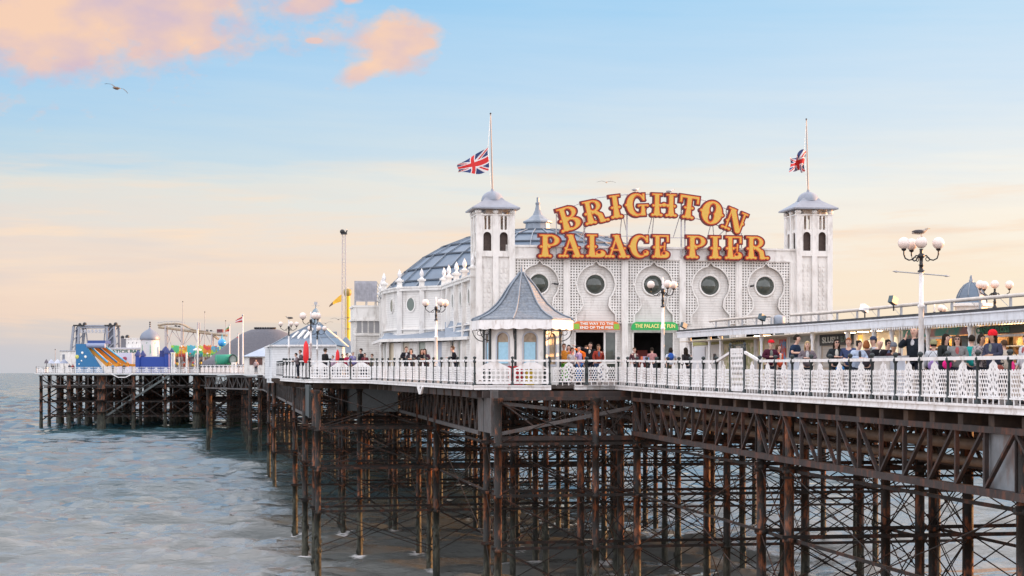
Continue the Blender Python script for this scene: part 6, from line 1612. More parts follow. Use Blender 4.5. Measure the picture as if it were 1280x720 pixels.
for s in (.2, .4, .6, .8):
    a = Vector(r1[1]).lerp(Vector(r1[2]), s); b = Vector(r2[1]).lerp(Vector(r2[2]), s); m.beam(a, b, .07); c = Vector(base[1]).lerp(Vector(base[2]), s); m.beam(c, a, .07)
m.build('glazing_bars', LEAD2, t)
for i in range(3):
    m = MB(); x = f.x(356+i*9); m.beam((x, 1.0, f.z(429)), (x+.9, 2.4, f.z(414+i*-2)), .35, .12); m.build('skylight', WHITE, t)
m = MB(); m.lathe([(6.5*f.k, f.z(403.5)), (6*f.k, f.z(400)), (5.6*f.k, f.z(395)), (5.8*f.k, f.z(392)), (5*f.k, f.z(388)), (3*f.k, f.z(384.5)), (.8*f.k, f.z(383)), (.6*f.k, f.z(376))], (f.x(388), 4.2, 0), 10, smooth=False); m.build('cupola', q('cupola_lead', (.22,.29,.34), metal=.2, var=.2), t)
m = MB(); c = Vector((f.x(388), 4.2, f.z(380))); m.beam(c-Vector((.4, 0, 0)), c+Vector((.4, 0, 0)), .04); m.beam(c-Vector((0, 0, .3)), c+Vector((0, 0, .5)), .04); m.box(c.x-.17, c.x+.17, c.y-.05, c.y+.05, c.z+.1, c.z+.38); m.build('weather_vane', q('vane_grey', (.45,.45,.47)), t)
f = FB(430, 175); t = thing('tent_roof_stall', 'blue grey tent roof stall just past the pavilion', 'stall', f.p)
m = MB(); m.lathe([(15*f.k, f.z(441)), (10*f.k, f.z(433)), (5*f.k, f.z(425)), (1*f.k, f.z(421))], (0, 2, 0), 8, smooth=False); m.build('roof', LEAD, t); m = MB(); m.box(f.x(418), f.x(442), .5, 4, 0, f.z(441)); m.build('wall', WHITE, t)
f = FB(417.5, 160); t = thing('loudspeaker_box', 'small grey box on a pole beside the white lattice mast', 'loudspeaker', f.p)
m = MB(); m.box(f.x(414), f.x(421.5), 0, .3, f.z(420), f.z(414.5)); m.build('box', q('spk', (.25,.30,.36)), t); m = MB(); m.tube((0, .15, 0), (0, .15, f.z(420)), .05, 6); m.build('pole', GREYM, t)
# lattice mast ride
f = FB(430, 190); t = thing('lattice_mast_ride', 'very tall white lattice mast with a dark gondola at its tip', 'mast ride', f.p)
m = MB(); w0, w1 = 3.0*f.k, 1.9*f.k; Ht = f.z(293); n = 15
c4 = lambda s, i: (((-1, 1, 1, -1)[i])*(w0+(w1-w0)*s), ((-1, -1, 1, 1)[i])*(w0+(w1-w0)*s)*.8, Ht*s)
for i in range(4):
    m.beam(c4(0, i), c4(1, i), .075)
    for k_ in range(n): m.beam(c4(k_/n, i), c4((k_+1)/n, (i+1) % 4), .03); m.beam(c4(k_/n, i), c4(k_/n, (i+1) % 4), .03)
m.build('mast', q('mast_white', (.45,.44,.46)), t)
m = MB(); m.box(-.35, .35, -.3, .3, Ht, Ht+.25); m.ball((-.2, 0, f.z(289.5)), .28, 8, 6); m.box(-.45, .1, -.3, .3, f.z(291), f.z(288.5)); m.beam((.1, 0, f.z(292)), (.4, 0, f.z(288)), .12); m.build('gondola', BLACKI, t)
for s_2 in (-1, 1): m = MB(); m.tube((s_2*.25, 0, f.z(288.5)), (s_2*.3, 0, f.z(286)), .05, 5); m.build('seat_prong', GREYM, t)
o = MB(); k_ = f.k; n = 14
for i in range(n+1):
    s = i/n; x, y = f.x(427-15*s), .25*math.sin(s*5); o.v += [(x, y, f.z(368+14*s**1.3)), (x, y-.15*s, f.z(377+7.5*s-1.5*math.sin(s*3)))]
for i in range(n): a = 2*i; o.f.append((a, a+2, a+3, a+1)); o.m.append(1 if i > 9 else 0); o.sm.append(True)
tag(o.build('flag', [q('flag_gold', (.80,.45,.02)), q('flag_brown', (.12,.07,.04))], None, f.p), 'yellow and dark flag streaming from the white lattice mast', 'flag')
f = FB(434.5, 200); t = thing('yellow_tower_ride', 'yellow tube tower ride with a platform collar at the top', 'tower ride', f.p)
m = MB(); m.tube((0, 0, 0), (0, 0, f.z(364)), 3.3*f.k, 14, smooth=True); m.build('tube', q('tower_yellow', (.62,.42,.02), var=.1), t)
m = MB(); m.lathe([(3.4*f.k, 0), (4.9*f.k, .25), (4.9*f.k, .7), (3*f.k, .9)], (0, 0, f.z(370)), 14); m.build('collar', q('tower_olive', (.30,.22,.05)), t); m = MB()
for z in (412, 398): m.lathe([(3.5*f.k, 0), (3.6*f.k, .1), (3.5*f.k, .2)], (0, 0, f.z(z)), 14)
m.build('band', q('tower_olive', (0, 0, 0)), t); m = MB(); m.beam((-.5, 0, f.z(362)), (.6, 0, f.z(361)), .06); m.tube((0, 0, f.z(364)), (0, 0, f.z(359)), .06, 5); m.build('aerial', GREYM, t)
# closed red parasols
for px, Y, yt, w, lab in ((382.5, 100.5, 426, 3.6, 'closed bright red parasol standing upright at the corner of the railing'), (422, 108, 437, 2.6, 'second closed red parasol half hidden among the crowd')):
    f = FB(px, Y); t = thing('closed_parasol', lab, 'parasol', f.p); m = MB(); h = f.z(yt)
    m.lathe([(w*.5*f.k, h*.42), (w*f.k, h*.5), (w*f.k*1.02, h*.7), (w*f.k*.8, h*.9), (w*f.k*.2, h)], n=10); m.build('canopy', q('parasol_red', (.75,.015,.02)), t); m = MB(); m.tube((0, 0, 0), (0, 0, h*.45), .04, 6); m.build('pole', BLACKI, t); m = MB(); m.lathe([(.28, 0), (.28, .08), (.05, .12)], n=10); m.build('base', BLACKI, t)

# busy small pieces between the rides
CL = [(98, 452, 'speaker'), (150, 448, 'x'), (222, 447, 'x')]
for i in range(16):
    px = 216+i*5.4; f = FB(px, 336+(i % 3)*1.5); hgt = [450, 446, 441, 448][i % 4]
    t = thing(('queue_barrier' if i % 2 else 'light_standard'), ['slim pole with a bulb cluster', 'dark queue barrier'][i % 2]+[' just past the blue castle', ' under the high end of the coaster', ' in front of the coaster trestle', ' beside the white parasol', ' between white parasol and green tunnel', ' before the green tunnel', ' below the blue globe', ' at the seaward side of the tall white flagpole'][i//2], 'pole' if i % 2 == 0 else 'barrier', f.p)
    if i % 2 == 0:
        m = MB(); m.tube((0, 0, 0), (0, 0, f.z(hgt-8)), .06, 5); m.build('pole', q('pole_dark', (.12,.12,.13)), t); m = MB(); m.ball((0, 0, f.z(hgt-8)), .2, 6, 4); m.beam((-.6, 0, f.z(hgt-5)), (.6, 0, f.z(hgt-5)), .06); m.build('bulbs', q('bulb_%d' % (i % 3), [(.7,.6,.3), (.6,.1,.08), (.7,.7,.7)][i % 3]), t)
    else:
        m = MB(); w = 2.0*f.k; m.beam((-w, 0, 1.1), (w, 0, 1.1), .08); m.beam((-w, 0, .6), (w, 0, .6), .06)
        for x in (-w, 0, w): m.beam((x, 0, 0), (x, 0, 1.1), .08)
        m.build('frame', q('barrier_dark', (.06,.06,.07)), t)
# ------------------------------------------------------------------ people
def hand(V, E_, R_, wi, w, d, s, curl=.02, n=(0, -1, 0)):
    """palm and five fingers growing from wrist vertex wi at w, pointing along d, thumb towards s"""
    d = Vector(d).normalized(); s = Vector(s).normalized(); n = Vector(n)
    palm = w+d*.065; V.append(palm); R_.append(.026); pi_ = len(V)-1; E_.append((wi, pi_))
    for k_, (o, l) in enumerate(((-.027, .055), (-.009, .068), (.009, .072), (.026, .064))):
        a = palm+s*o+d*.035; b = a+d*l*.5+n*curl*.3; c = b+d*l*.45+n*curl
        V.extend([a, b, c]); R_.extend([.0095, .0085, .007]); i = len(V); E_.extend([(pi_, i-3), (i-3, i-2), (i-2, i-1)])
    a = w+d*.03+s*.035; b = a+d*.03+s*.02+n*curl*.5; V.extend([a, b]); R_.extend([.011, .008]); i = len(V); E_.extend([(wi, i-2), (i-2, i-1)])
POSES = {
    'stand':  dict(el=(.235, .03, 1.13), wr=(.235, -.09, .90), er=(-.235, .03, 1.13), wrr=(-.235, -.09, .90), ln=0),
    'lean':   dict(el=(.27, -.10, 1.17), wr=(.10, -.30, 1.16), er=(-.27, -.10, 1.17), wrr=(-.08, -.32, 1.17), ln=.10),
    'phone':  dict(el=(.23, .02, 1.13), wr=(.22, -.12, .92), er=(-.29, -.17, 1.22), wrr=(-.135, -.15, 1.42), ln=0),
    'point':  dict(el=(.23, .02, 1.13), wr=(.22, -.12, .92), er=(-.40, -.12, 1.46), wrr=(-.62, -.22, 1.55), ln=0),
    'hold':   dict(el=(.23, -.02, 1.14), wr=(.12, -.24, 1.12), er=(-.23, -.02, 1.14), wrr=(-.1, -.24, 1.08), ln=.03),
    'walk':   dict(el=(.24, .08, 1.15), wr=(.23, .14, .92), er=(-.24, -.06, 1.15), wrr=(-.22, -.22, .98), ln=.02),
}
_bc = {}
def body_meshes(pose):
    if pose in _bc: return _bc[pose]
    q_ = POSES[pose]; ln = q_['ln']
    st = .16 if pose == 'walk' else .02
    V = [Vector(x) for x in [(0, 0, .96), (0, -ln*.2, 1.10), (0, -ln*.7, 1.30), (0, -ln*1.0+.012, 1.405), (0, -ln*1.2+.01, 1.435), (0, -ln*1.35-.022, 1.505), (0, -ln*1.4-.006, 1.578), (0, -ln*1.4+.004, 1.652)]]
    Rr = [.135, .12, .135, .062, .044, .064, .102, .080]
    E_ = [(0, 1), (1, 2), (2, 3), (3, 4), (4, 5), (5, 6), (6, 7)]
    def arm(s, e, w):
        i = len(V); V.extend([Vector((s*.17, -ln*.9+.01, 1.345)), Vector(e), Vector(w)]); Rr.extend([.058, .042, .028]); E_.extend([(2, i), (i, i+1), (i+1, i+2)])
        d = Vector(w)-Vector(e); up = pose == 'phone' and s < 0
        hand(V, E_, Rr, i+2, Vector(w), d.normalized() if not up else Vector((.1, .0, 1)), Vector((-s*.3, -1, 0)) if abs(d.normalized().y) < .8 else Vector((-s*.6, 0, .8)), .018, Vector((-s, 0, 0)) if abs(d.normalized().y) < .8 else Vector((0, -.2, -1)))
        return i
    arm(1, q_['el'], q_['wr']); arm(-1, q_['er'], q_['wrr'])
    for s in (1, -1):
        i = len(V); o = st*s; V.extend([Vector((s*.09, 0, .88)), Vector((s*.10, -.02-o*.5, .50)), Vector((s*.11, .03-o, .09)), Vector((s*.125, -.13-o, .035))]); Rr.extend([.092, .06, .042, .036]); E_.extend([(0, i), (i, i+1), (i+1, i+2), (i+2, i+3)])
    Rb = list(Rr); k9 = [.80, .80, .84]
    for i9 in range(3): Rb[i9] *= k9[i9]
    for i9, v9 in enumerate(V):
        if i9 > 7 and abs(Rr[i9]-.058) < 1e-6: Rb[i9] *= .86
        if i9 > 7 and abs(Rr[i9]-.092) < 1e-6: Rb[i9] *= .8
        if i9 > 7 and abs(Rr[i9]-.06) < 1e-6: Rb[i9] *= .9
    b = skinned([tuple(v) for v in V], E_, Rb, 0, 1)
    m = MB(); m.add(b[0], b[1], 0, True)
    hy = -ln*1.4
    zs = [v for v in b[0] if abs(v[0]) < .03 and 1.53 < v[2] < 1.6]; fy = min(v[1] for v in zs) if zs else hy-.085
    m.add([(-.011, fy+.012, 1.601), (.011, fy+.012, 1.601), (.017, fy+.004, 1.558), (-.017, fy+.004, 1.558), (0, fy-.022, 1.564)], [(0, 1, 4), (1, 2, 4), (2, 3, 4), (3, 0, 4)], 0, True)
    for s in (-1, 1):
        m.ball((s*.031, fy+.012, 1.594), .0095, 8, 6, 1); m.beam((s*.016, fy+.006, 1.614), (s*.047, fy+.014, 1.615), .006, .005, 1)
        m.ball((s*.079, hy+.01, 1.574), .022, 8, 6, 0, sx=.35, sy=.7, sz=1.25)
    m.beam((-.022, fy+.004, 1.533), (.022, fy+.004, 1.533), .012, .009, 2)
    body = m
    def sub(keep_arm, hem, extra, sleeve_to=2, rad=.018):
        V2 = [V[0].copy()-Vector((0, 0, hem)), V[1], V[2], V[3]+Vector((0, 0, .005))]; R2 = [Rr[0]+rad+.01, Rr[1]+rad+extra, Rr[2]+rad, .072]
        E2 = [(0, 1), (1, 2), (2, 3)]
        for s, e, w in ((1, q_['el'], q_['wr']), (-1, q_['er'], q_['wrr'])):
            i = len(V2); V2.append(Vector((s*.172, -ln*.9+.01, 1.345))); R2.append(.058+rad*.8); E2.append((2, i))
            e_ = Vector(e); w_ = Vector(w)
            if sleeve_to == 2: V2.extend([e_, e_.lerp(w_, .93)]); R2.extend([.044+rad, .032+rad*.7]); E2.extend([(i, i+1), (i+1, i+2)])
            else: V2.append(V2[i].lerp(e_, .75)); R2.append(.05+rad*.8); E2.append((i, i+1))
        return skinned([tuple(v) for v in V2], E2, R2, 0, 1)
    long_ = sub(1, .11, .0); short = sub(1, .10, .0, 1); coat = sub(1, .20, .025, 2, .032)
    V3 = [V[0]+Vector((0, 0, .03))]; R3 = [.148]; E3 = []
    for k_, s in enumerate((1, -1)):
        o = st*s; i = len(V3); V3.extend([Vector((s*.09, 0, .86)), Vector((s*.10, -.02-o*.5, .50)), Vector((s*.11, .02-o, .12))]); R3.extend([.105, .075, .062]); E3.extend([(0, i), (i, i+1), (i+1, i+2)])
    tr_ = skinned([tuple(v) for v in V3], E3, R3, 0, 1)
    out = {}
    for nm, vf in (('long', long_), ('short', short), ('coat', coat), ('trousers', tr_)):
        mm = MB(); mm.add(vf[0], vf[1], 0, True); out[nm] = mm
    for s in (1, -1):
        sh_ = MB(); sh_.ball((s*.12, -.06-st*s, .05), .062, 8, 6, sx=.8, sy=2.0, sz=.85); out['shoe%d' % s] = sh_
    out['body'] = body; out['fy'] = fy; out['hy'] = hy
    _bc[pose] = out; return out
SK = [mat('skin_fair', (.62,.38,.29), .5), mat('skin_tan', (.45,.26,.17), .5), mat('skin_brown', (.16,.08,.05), .5)]
LIP = mat('lips', (.35,.10,.09), .5); EYE = mat('eye_dark', (.02,.015,.015), .3)
HC = dict(dark=(.02,.014,.010), brown=(.08,.045,.025), ginger=(.28,.10,.035), blond=(.45,.32,.17), grey=(.35,.34,.33), white=(.6,.6,.58))
def hair_mesh(kind, hy):
    m = MB(); c = Vector((0, hy+.012, 1.594))
    if kind in ('short', 'long', 'bob', 'bun'):
        n, k_ = 20, 12; vs = []; keep = []
        for j in range(k_+1):
            ph_ = pi*j/k_
            for i in range(n):
                t = 2*pi*i/n; w_ = 1+.05*math.sin(5*t+3*ph_)*math.sin(ph_); vs.append((c.x+.089*w_*math.sin(ph_)*math.cos(t), c.y+.108*w_*math.sin(ph_)*math.sin(t), c.z-.116*math.cos(ph_)))
        fs = []
        for j in range(k_):
            for i in range(n):
                f_ = (j*n+i, j*n+(i+1) % n, (j+1)*n+(i+1) % n, (j+1)*n+i); cc = sum((Vector(vs[q__]) for q__ in f_), Vector())/4
                front = cc.y < c.y-.035; low = cc.z < (1.650-.25*abs(cc.x) if front else (1.53 if kind == 'short' else 1.495))
                if front and abs(cc.x) > .07 and kind != 'short': low = cc.z < 1.52
                if not low: fs.append(f_)
        m.add(vs, fs, 0, True)
        m.add([(x*.96, c.y+(y-c.y)*.93, c.z+(z-c.z)*.93) for x, y, z in vs], fs, 0, True)
        if kind in ('long', 'bob'):
            zl = 1.30 if kind == 'long' else 1.46; pts = []
            for j in range(7):
                z = 1.60-(1.60-zl)*j/6
                for i in range(13):
                    a = -.25+(pi+.5)*i/12; r = .092+.018*math.sin(j/6*pi); pts.append((r*1.05*math.cos(a)*(1-.15*j/6), c.y+.0+(r*1.1*math.sin(a))*(1-.1*j/6), z))
            b = len(pts); pts2 = [(x*.8, c.y+(y-c.y)*.8, z) for x, y, z in pts]; fs = []
            for j in range(6):
                for i in range(12): a = j*13+i; fs.append((a, a+1, a+14, a+13)); fs.append((b+a+13, b+a+14, b+a+1, b+a))
            for i in range(12): a = 6*13+i; fs.append((a, a+1, b+a+1, b+a))
            for j in range(6):
                a = j*13; fs.append((a, a+13, b+a+13, b+a)); a += 12; fs.append((a, a+13, b+a+13, b+a))
            m.add(pts+pts2, fs, 0, True)
        if kind == 'bun': m.ball((0, c.y+.10, 1.66), .045, 10, 6)
    return m
def hat_mesh(kind, hy):
    m = MB(); cy = hy+.008
    if kind == 'cap':
        m.lathe([(.103, 0), (.102, .035), (.085, .075), (.05, .1), (.01, .108)], (0, cy, 1.622), 16, sy=1.12)
        m.prism([(-.075, cy-.08), (.075, cy-.08), (.06, cy-.175), (0, cy-.195), (-.06, cy-.175)], 1.622, 1.633)
    else:
        m.lathe([(.104, -.025), (.108, 0), (.106, .03), (.095, .07), (.06, .112), (.012, .125)], (0, cy, 1.617), 16, sy=1.1)
    return m
_mid = {}
def cm(c, tag_='cloth'):
    k_ = '%s_%02x%02x%02x' % (tag_, *[int(min(.99, x)*255) for x in c]); return mat(k_, c, .9, var=.25, vscale=14, spec=.12, bump=.35, bscale=9)
def person(px, ytop, v=None, Y=None, label='', top=('long', (.03,.03,.035)), legs=(.03,.035,.05), hair=('short', 'dark'), skin=0, pose='stand', face=0.0, hat=None, glasses=False, hmax=1.98, hmin=1.62, plaid=False, vest=None):
    if Y is None:
        u = u_at(px, v); p = P(u, v, zd(u))
    else:
        p = wp(px, 466, Y); u, v_ = uv_of(p.x, p.y); p.z = zd(u)
    htop = HE+(466-ytop)/F*p.y-p.z; h = min(hmax, max(hmin, htop)); s = h/(1.715 if not hat else 1.75)
    B = body_meshes(pose); t = thing('person', label, 'person', p, face); t.scale = (s, s, s)
    def emit(key, name, mats, par=t):
        kk_ = (pose, key, name)
        if kk_ in _mid:
            o = bpy.data.objects.new(name, _mid[kk_]); COL.objects.link(o); o.parent = par
        else:
            o = B[key].build(name, mats, par); _mid[kk_] = o.data
            for sl in range(len(o.data.materials)): pass
        ml_ = mats if isinstance(mats, (list, tuple)) else [mats]
        for i, mm in enumerate(ml_): o.material_slots[i].link = 'OBJECT'; o.material_slots[i].material = mm
        return o
    sk = SK[skin]
    emit('body', 'body', [sk, EYE, LIP])
    nm = {'long': 'jacket', 'short': 'shirt', 'coat': 'coat'}[top[0]]
    if plaid: tm = mat('plaid_cloth', (.42,.37,.36), .85, var=.1, blotch=((.13,.11,.13), 22, .48, .52))
    else: tm = cm(top[1])
    if top[0] != 'short' and not plaid and random.random() < .75:
        m = MB(); ly = -POSES[pose]['ln']*.75; m.ball((0, ly-.092, 1.27), .055, 8, 6, sy=.6, sz=2.3); m.build('shirt_front', cm(random.choice([(.5,.5,.52), (.1,.12,.2), (.35,.1,.1), (.6,.58,.52), (.18,.2,.18), (.05,.05,.06)]), 'inner'), t)
    emit(top[0], nm, tm); emit('trousers', 'trousers', cm(legs, 'denim')); emit('shoe1', 'shoe', BLACKI); emit('shoe-1', 'shoe', BLACKI)
    if hair[0] != 'bald': hair_mesh(hair[0], B['hy']).build('hair', mat('hair_'+hair[1], HC[hair[1]], .8, spec=.15), t)
    if hat: hat_mesh(hat[0], B['hy']).build(hat[0], cm(hat[1], 'hat'), t)
    if glasses:
        m = MB(); fy = B['fy']
        for s2 in (-1, 1): m.ball((s2*.033, fy-.004, 1.594), .027, 10, 6, sy=.3, sz=.8); m.beam((s2*.06, fy+.005, 1.596), (s2*.085, fy+.09, 1.591), .006)
        m.beam((-.01, fy-.008, 1.598), (.01, fy-.008, 1.598), .007); m.build('sunglasses', BLACKI, t)
    return t
R_ = math.radians
# at the rail of the straight promenade edge
person(962, 423.5, v=.75, label='man in red cap and maroon sweater leaning on the rail', top=('long', (.075,.018,.035)), hat=('cap', (.62,.02,.03)), hair=('short', 'grey'), pose='lean', face=R_(12))
person(973, 430, v=1.5, label='person in bright orange red jacket behind the red capped man', top=('long', (.62,.09,.04)), hair=('long', 'brown'), pose='stand', face=R_(40))
person(991, 415, v=.9, label='tall man in navy T-shirt with short dark hair looking towards the shore', top=('short', (.02,.035,.07)), hair=('short', 'dark'), pose='lean', face=R_(55), hmax=2.05)
person(1009, 426, v=.8, label='woman with long blond hair in grey top', top=('long', (.17,.14,.16)), hair=('long', 'blond'), pose='lean', face=R_(-8))
person(1044, 423, v=.85, label='woman with long dark hair and sunglasses in black waistcoat', top=('long', (.025,.03,.035)), hair=('long', 'dark'), glasses=True, pose='lean', face=R_(5))
person(1061, 421.5, v=1.2, label='ginger haired person in navy jacket', top=('long', (.05,.07,.15)), hair=('short', 'ginger'), pose='hold', face=R_(-20))
person(1071, 425, v=.8, label='woman in pale blue jacket with dark hair tied back', top=('coat', (.40,.48,.62)), hair=('bun', 'dark'), pose='lean', face=R_(20))
person(1083, 425, v=1.5, label='person with bushy reddish brown hair seen from behind', top=('long', (.05,.04,.05)), hair=('bob', 'ginger'), pose='stand', face=R_(160))
person(1091.5, 419, v=1.7, label='man in dark blue cap and white top standing behind the bald man', top=('long', (.55,.55,.60)), hat=('cap', (.04,.05,.09)), pose='stand', face=R_(-50))
person(1096, 423.5, v=.8, label='broad balding man in black jacket leaning over the rail', top=('coat', (.015,.016,.02)), hair=('bald', 'grey'), pose='lean', face=R_(25))
person(1107.5, 424, v=.9, label='dark haired woman in black hoodie beside the bald leaning man', top=('long', (.02,.018,.022)), hair=('bun', 'dark'), glasses=True, pose='lean', face=R_(15))
person(1117, 427, v=.9, label='person in grey woolly hat and dark red scarf', top=('long', (.05,.02,.025)), hat=('beanie', (.14,.15,.18)), pose='hold', face=R_(-10), skin=1)
pm = person(1142.5, 407, v=1.0, label='tall bald man in black jacket holding a phone to his ear', top=('coat', (.015,.02,.028)), hair=('bald', 'grey'), pose='phone', face=R_(-35), hmax=2.14)
person(1167, 423.5, v=1.2, label='person in olive woolly hat and white coat with a dark strap', top=('coat', (.60,.62,.66)), hat=('beanie', (.30,.29,.16)), pose='stand', face=R_(150))
person(1181, 416.5, v=.9, label='woman with long dark hair in black jacket beside the pink bag', top=('coat', (.025,.03,.03)), hair=('long', 'dark'), pose='hold', face=R_(35))
person(1197, 418, v=1.0, label='woman in sunglasses and grey fleece with olive collar', top=('coat', (.20,.20,.20)), hair=('long', 'brown'), glasses=True, pose='hold', face=R_(-20))
person(1214.5, 418, v=1.7, label='short haired person in teal jacket seen between two women', top=('long', (.02,.33,.31)), hair=('short', 'dark'), pose='stand', face=R_(180))
person(1225.5, 417, v=.85, label='woman in checked grey coat looking down', top=('coat', (.4,.36,.36)), hair=('bob', 'dark'), skin=1, pose='hold', face=R_(25), plaid=True)
person(1242, 411, v=1.0, label='woman in bright red woolly hat with long black hair', top=('coat', (.05,.055,.09)), hat=('beanie', (.72,.02,.03)), hair=('long', 'dark'), skin=1, pose='hold', face=R_(-55))
person(1283, 417, v=1.0, label='dark haired person in pale grey coat cut by the picture edge', top=('coat', (.5,.5,.52)), hair=('short', 'dark'), pose='stand', face=R_(-70))
person(1255, 424, v=3.2, label='person in cream coat queueing at the lit sweet stall', top=('coat', (.55,.48,.4)), hair=('short', 'brown'), pose='stand', face=R_(200))
def bag(px, py, v, col, label, w=.3, h=.28):
    u = u_at(px, v); p = P(u, v, 0); p.z = HE+(466-py)/F*p.y; t = thing('shoulder_bag', label, 'bag', p, 0)
    m = MB(); m.ball((0, 0, 0), w/2, 12, 8, sy=.45, sz=h/w); m.build('pouch', cm(col, 'bag'), t); m = MB(); m.path([(-.1, 0, h*.35), (-.13, 0, h*.9), (0, .03, h*1.5), (.12, 0, h*.9), (.1, 0, h*.35)], .009, 5); m.build('strap', BLACKI, t)
bag(1166.5, 457, .75, (.33,.22,.50), 'lilac bag hanging from the person in the olive hat'); bag(1184, 455.5, .7, (.80,.03,.25), 'bright pink bag carried by the woman in black', .26, .25); bag(1249, 461, .7, (.30,.09,.07), 'brown leather bag below the red woolly hat', .24, .2); bag(1265.5, 459, .7, (.75,.05,.22), 'slim crimson pink bag near the picture edge', .14, .3); bag(1050, 461, .7, (.03,.18,.45), 'small blue bag in front of the waistcoat woman', .28, .2)
u = u_at(1138.5, .95); p = P(u, .8, 0); p.z = HE+(466-421)/F*p.y; t = thing('phone', 'dark phone held to the ear of the tall bald man', 'phone', p, .5); m = MB(); m.box(-.035, .035, -.006, .006, -.07, .07); m.build('case', BLACKI, t); m = MB(); m.box(-.03, .03, -.009, -.006, -.06, .06); m.build('screen', GLASS, t)
# outside the doors
person(738, 421, Y=81, label='tall dark haired man in black coat by the orange door sign', top=('coat', (.015,.018,.022)), hair=('short', 'dark'), pose='point', face=R_(-20), hmax=2.1)
person(733, 424, Y=85, label='worker in orange high visibility jacket behind the tall man in black', top=('long', (.85,.16,.02)), hair=('short', 'brown'), pose='point', face=R_(10))
person(748, 423.5, Y=80, label='woman in rust red jacket and jeans walking out of the door', top=('long', (.30,.045,.03)), legs=(.06,.10,.2), hair=('bob', 'brown'), skin=1, pose='walk', face=R_(10))
person(723.5, 432, Y=76.5, label='elderly bald man in lilac shirt and blue shorts', top=('short', (.42,.30,.50)), legs=(.04,.16,.45), hair=('bald', 'white'), pose='stand', face=R_(60))
person(715, 434, Y=77, label='woman in white shirt with dark hair beside the elderly man', top=('short', (.68,.66,.68)), hair=('bun', 'dark'), pose='hold', face=R_(10))
person(705, 428, Y=77, label='child like figure in orange and lime clothes by the kiosk', top=('short', (.75,.30,.05)), legs=(.15,.55,.06), hair=('short', 'brown'), pose='stand', face=R_(-10))
person(698.5, 431, Y=78, label='person in pink and white top close to the kiosk post', top=('short', (.55,.33,.36)), hair=('long', 'dark'), pose='walk', face=R_(30))
person(691.5, 430, Y=76.5, label='person in dark plum clothes partly behind the kiosk post', top=('long', (.12,.03,.06)), hair=('short', 'white'), pose='stand', face=R_(-40))
person(711, 426, Y=82, label='dark haired woman in red scarf in the crowd by the door', top=('long', (.45,.06,.08)), hair=('long', 'dark'), pose='stand', face=R_(0))
person(815, 428, Y=95, label='stout person in dusty pink shirt inside the green signed doorway', top=('short', (.45,.22,.22)), hair=('short', 'dark'), pose='stand', face=R_(170))
person(793, 434, Y=94, label='person in dark brown jacket inside the green signed doorway', top=('long', (.10,.04,.05)), hair=('short', 'brown'), pose='stand', face=R_(20))
person(838.5, 434, Y=76, label='person with blue backpack over a white T-shirt by the lamp post', top=('short', (.60,.64,.72)), legs=(.16,.14,.08), hair=('bob', 'dark'), pose='walk', face=R_(185))
u, v_ = uv_of(wp(838.5, 466, 75.7).x, 75.7); p = wp(838.5, 446, 75.72); t = thing('backpack', 'small blue backpack on the person in the white T-shirt', 'backpack', p, 0); m = MB(); m.ball((0, 0, 0), .15, 12, 8, sy=.5, sz=1.25); m.build('pack', cm((.04,.12,.42), 'bag'), t); m = MB(); m.ball((0, -.08, -.06), .09, 10, 6, sy=.4); m.build('pocket', cm((.03,.08,.3), 'bag'), t)
person(857.5, 434, Y=74.5, label='woman in black jacket walking past the end of the kiosk canopy', top=('long', (.03,.028,.03)), hair=('long', 'dark'), pose='walk', face=R_(215))
person(866, 437, Y=88, label='person in red top in the shade at the canopy end', top=('long', (.3,.03,.03)), hair=('short', 'dark'), pose='stand', face=R_(30))
# beside the palace
person(569, 432, Y=81, label='short haired man in black sweatshirt alone beside the kiosk', top=('long', (.015,.016,.02)), hair=('short', 'brown'), pose='lean', face=R_(-75))
person(507, 432.5, Y=91, label='man in black coat in the first couple from the lamp post', top=('coat', (.018,.018,.024)), hair=('short', 'brown'), pose='lean', face=R_(20))
person(514.5, 435.5, Y=90, label='woman in dark hooded coat in the couple further from the lamp post', top=('coat', (.04,.035,.045)), hair=('bob', 'dark'), pose='lean', face=R_(-10))
person(526.5, 436, Y=88, label='woman with long brown hair in black jacket in the couple nearer the lamp post', top=('coat', (.02,.018,.02)), hair=('long', 'brown'), pose='lean', face=R_(20))
person(532.5, 435.5, Y=88, label='woman in dark plum jacket in the couple nearer the lamp post', top=('coat', (.05,.025,.04)), hair=('long', 'dark'), pose='lean', face=R_(-25))
CR = [(465, 442, 'person in olive grey coat standing apart near the palace corner', (.22,.20,.15), 'brown'), (451, 435, 'tall person in black with a white bag by the annex', (.03,.03,.035), 'dark'), (456, 441, 'person in maroon coat close to the annex door', (.12,.03,.04), 'dark'), (441, 439, 'person in lilac blue anorak in the small crowd', (.22,.20,.42), 'grey'), (434, 441, 'person in crimson jacket in the small crowd', (.42,.03,.08), 'dark'), (428, 442, 'person in black at the edge of the small crowd', (.03,.025,.03), 'dark'), (416, 444, 'person in pale pink top next to the black hatted man', (.45,.33,.42), 'brown'), (438, 444, 'child in white standing in the small crowd', (.55,.55,.6), 'brown')]
for px, yt, lab, c, hc in CR: person(px, yt, Y=104+(px % 3), label=lab, top=('coat', c), hair=('short', hc), pose='stand', face=R_(random.uniform(-60, 60)), hmin=1.5)
person(406, 433, Y=99.5, label='broad man in black with a flat dark hat behind the corner railing', top=('coat', (.02,.02,.022)), hair=('short', 'brown'), hat=('cap', (.05,.045,.04)), pose='hold', face=R_(130))
person(378, 437, Y=103, label='person in brown grey coat stooping beside the red parasol', top=('coat', (.10,.08,.09)), hair=('short', 'brown'), pose='lean', face=R_(-80))
person(372.5, 441, Y=103, label='second stooping person in grey coat beside the red parasol', top=('coat', (.18,.15,.16)), hair=('short', 'dark'), pose='lean', face=R_(-80), hmin=1.5)
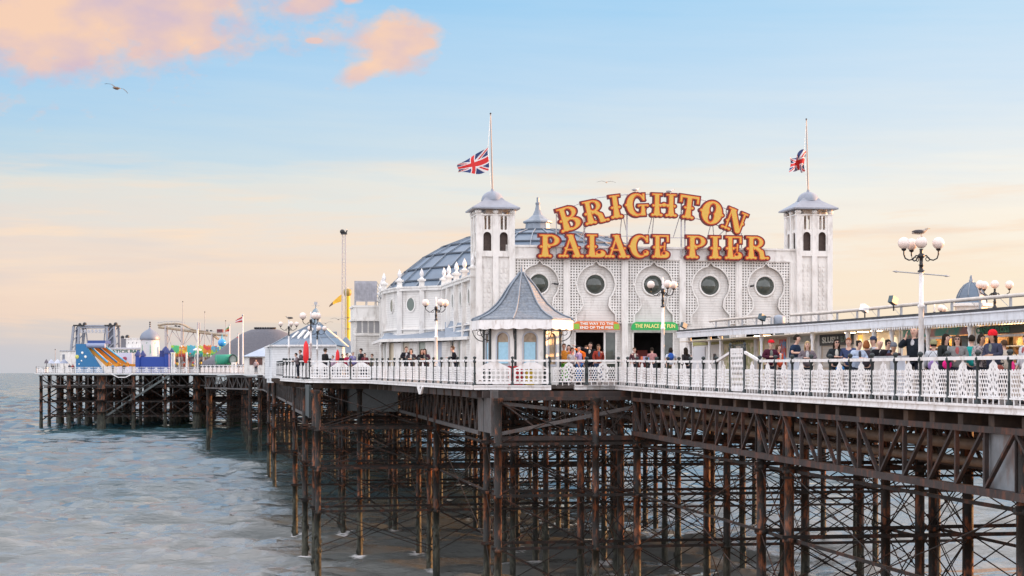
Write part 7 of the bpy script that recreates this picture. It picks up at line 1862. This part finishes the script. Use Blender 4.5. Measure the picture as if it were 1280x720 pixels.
for i, (px, yt, c) in enumerate(((141, 453, (.1,.25,.4)), (155, 454, (.05,.05,.06)), (250, 452, (.06,.06,.07)), (254, 453, (.10,.08,.08)), (320, 449, (.4,.3,.3)), (91, 454, (.4,.05,.05)), (66, 455, (.05,.05,.06)), (87, 452, (.05,.06,.08)))):
    person(px, yt, Y=[338, 338, 337, 337, 196, 345, 345, 345][i], label=['tiny figure in blue at the foot of the slide', 'tiny figure in black before the lilac hoarding', 'first of two dark figures under the white parasol', 'second dark figure standing close to its companion under the white parasol', 'figure in pinkish top at the hut hatch', 'tiny figure in red at the far railing', 'tiny dark figure among the far parasols', 'tiny dark figure between parasols and slide'][i], top=('coat', c), hair=('short', 'dark'), hmax=1.95)
# tables at the rail: two white lectern-like boards
for px, w, lab in ((1103, 1.1, 'white information board with sloping top fixed inside the rail'), (992, .9, 'pale blue information board fixed inside the rail'), (1122, .9, 'blue white information board beside the bald leaning man')):
    u = u_at(px, .32); t = thing('information_board', lab, 'board', P(u, .32, zd(u)), TH)
    m = MB(); m.box(-.02, .03, -w/2, w/2, .1, 1.18); m.build('panel', mat('board_%d' % px, (.62,.66,.74) if px != 1103 else (.72,.68,.64), .5), t); m = MB(); m.box(-.1, .12, -w/2-.05, w/2+.05, 1.18, 1.23); m.build('ledge', GREYM, t)
for px in (1044, 873, 935, 1253): pass
# ------------------------------------------------------------------ groups of repeated things
_G = dict(queue_barrier='queue barriers among the rides', light_standard='bulb poles among the rides', person='people on the pier', lamp_post='globe lamp posts along the pier', gull='gulls', flagpole='flagpoles', flag='flags', parasol='open parasols', closed_parasol='closed red parasols',
          fairground_stall='coloured fairground stalls', mast='thin masts', railing='runs of white railing', floodlight='floodlights on the kiosk canopy', shoulder_bag='bags carried at the rail',
          information_board='information boards at the rail', rooftop_sign='lettering on the palace roof', door_sign='signs over the palace doors', white_post='white posts among the stalls', roof_pipe='pipes on the kiosk canopy')
for o in list(scene.objects):
    if o.parent is None and o.get('label'):
        st_n = o.name.split('.')[0]
        if st_n in _G: o['group'] = _G[st_n]
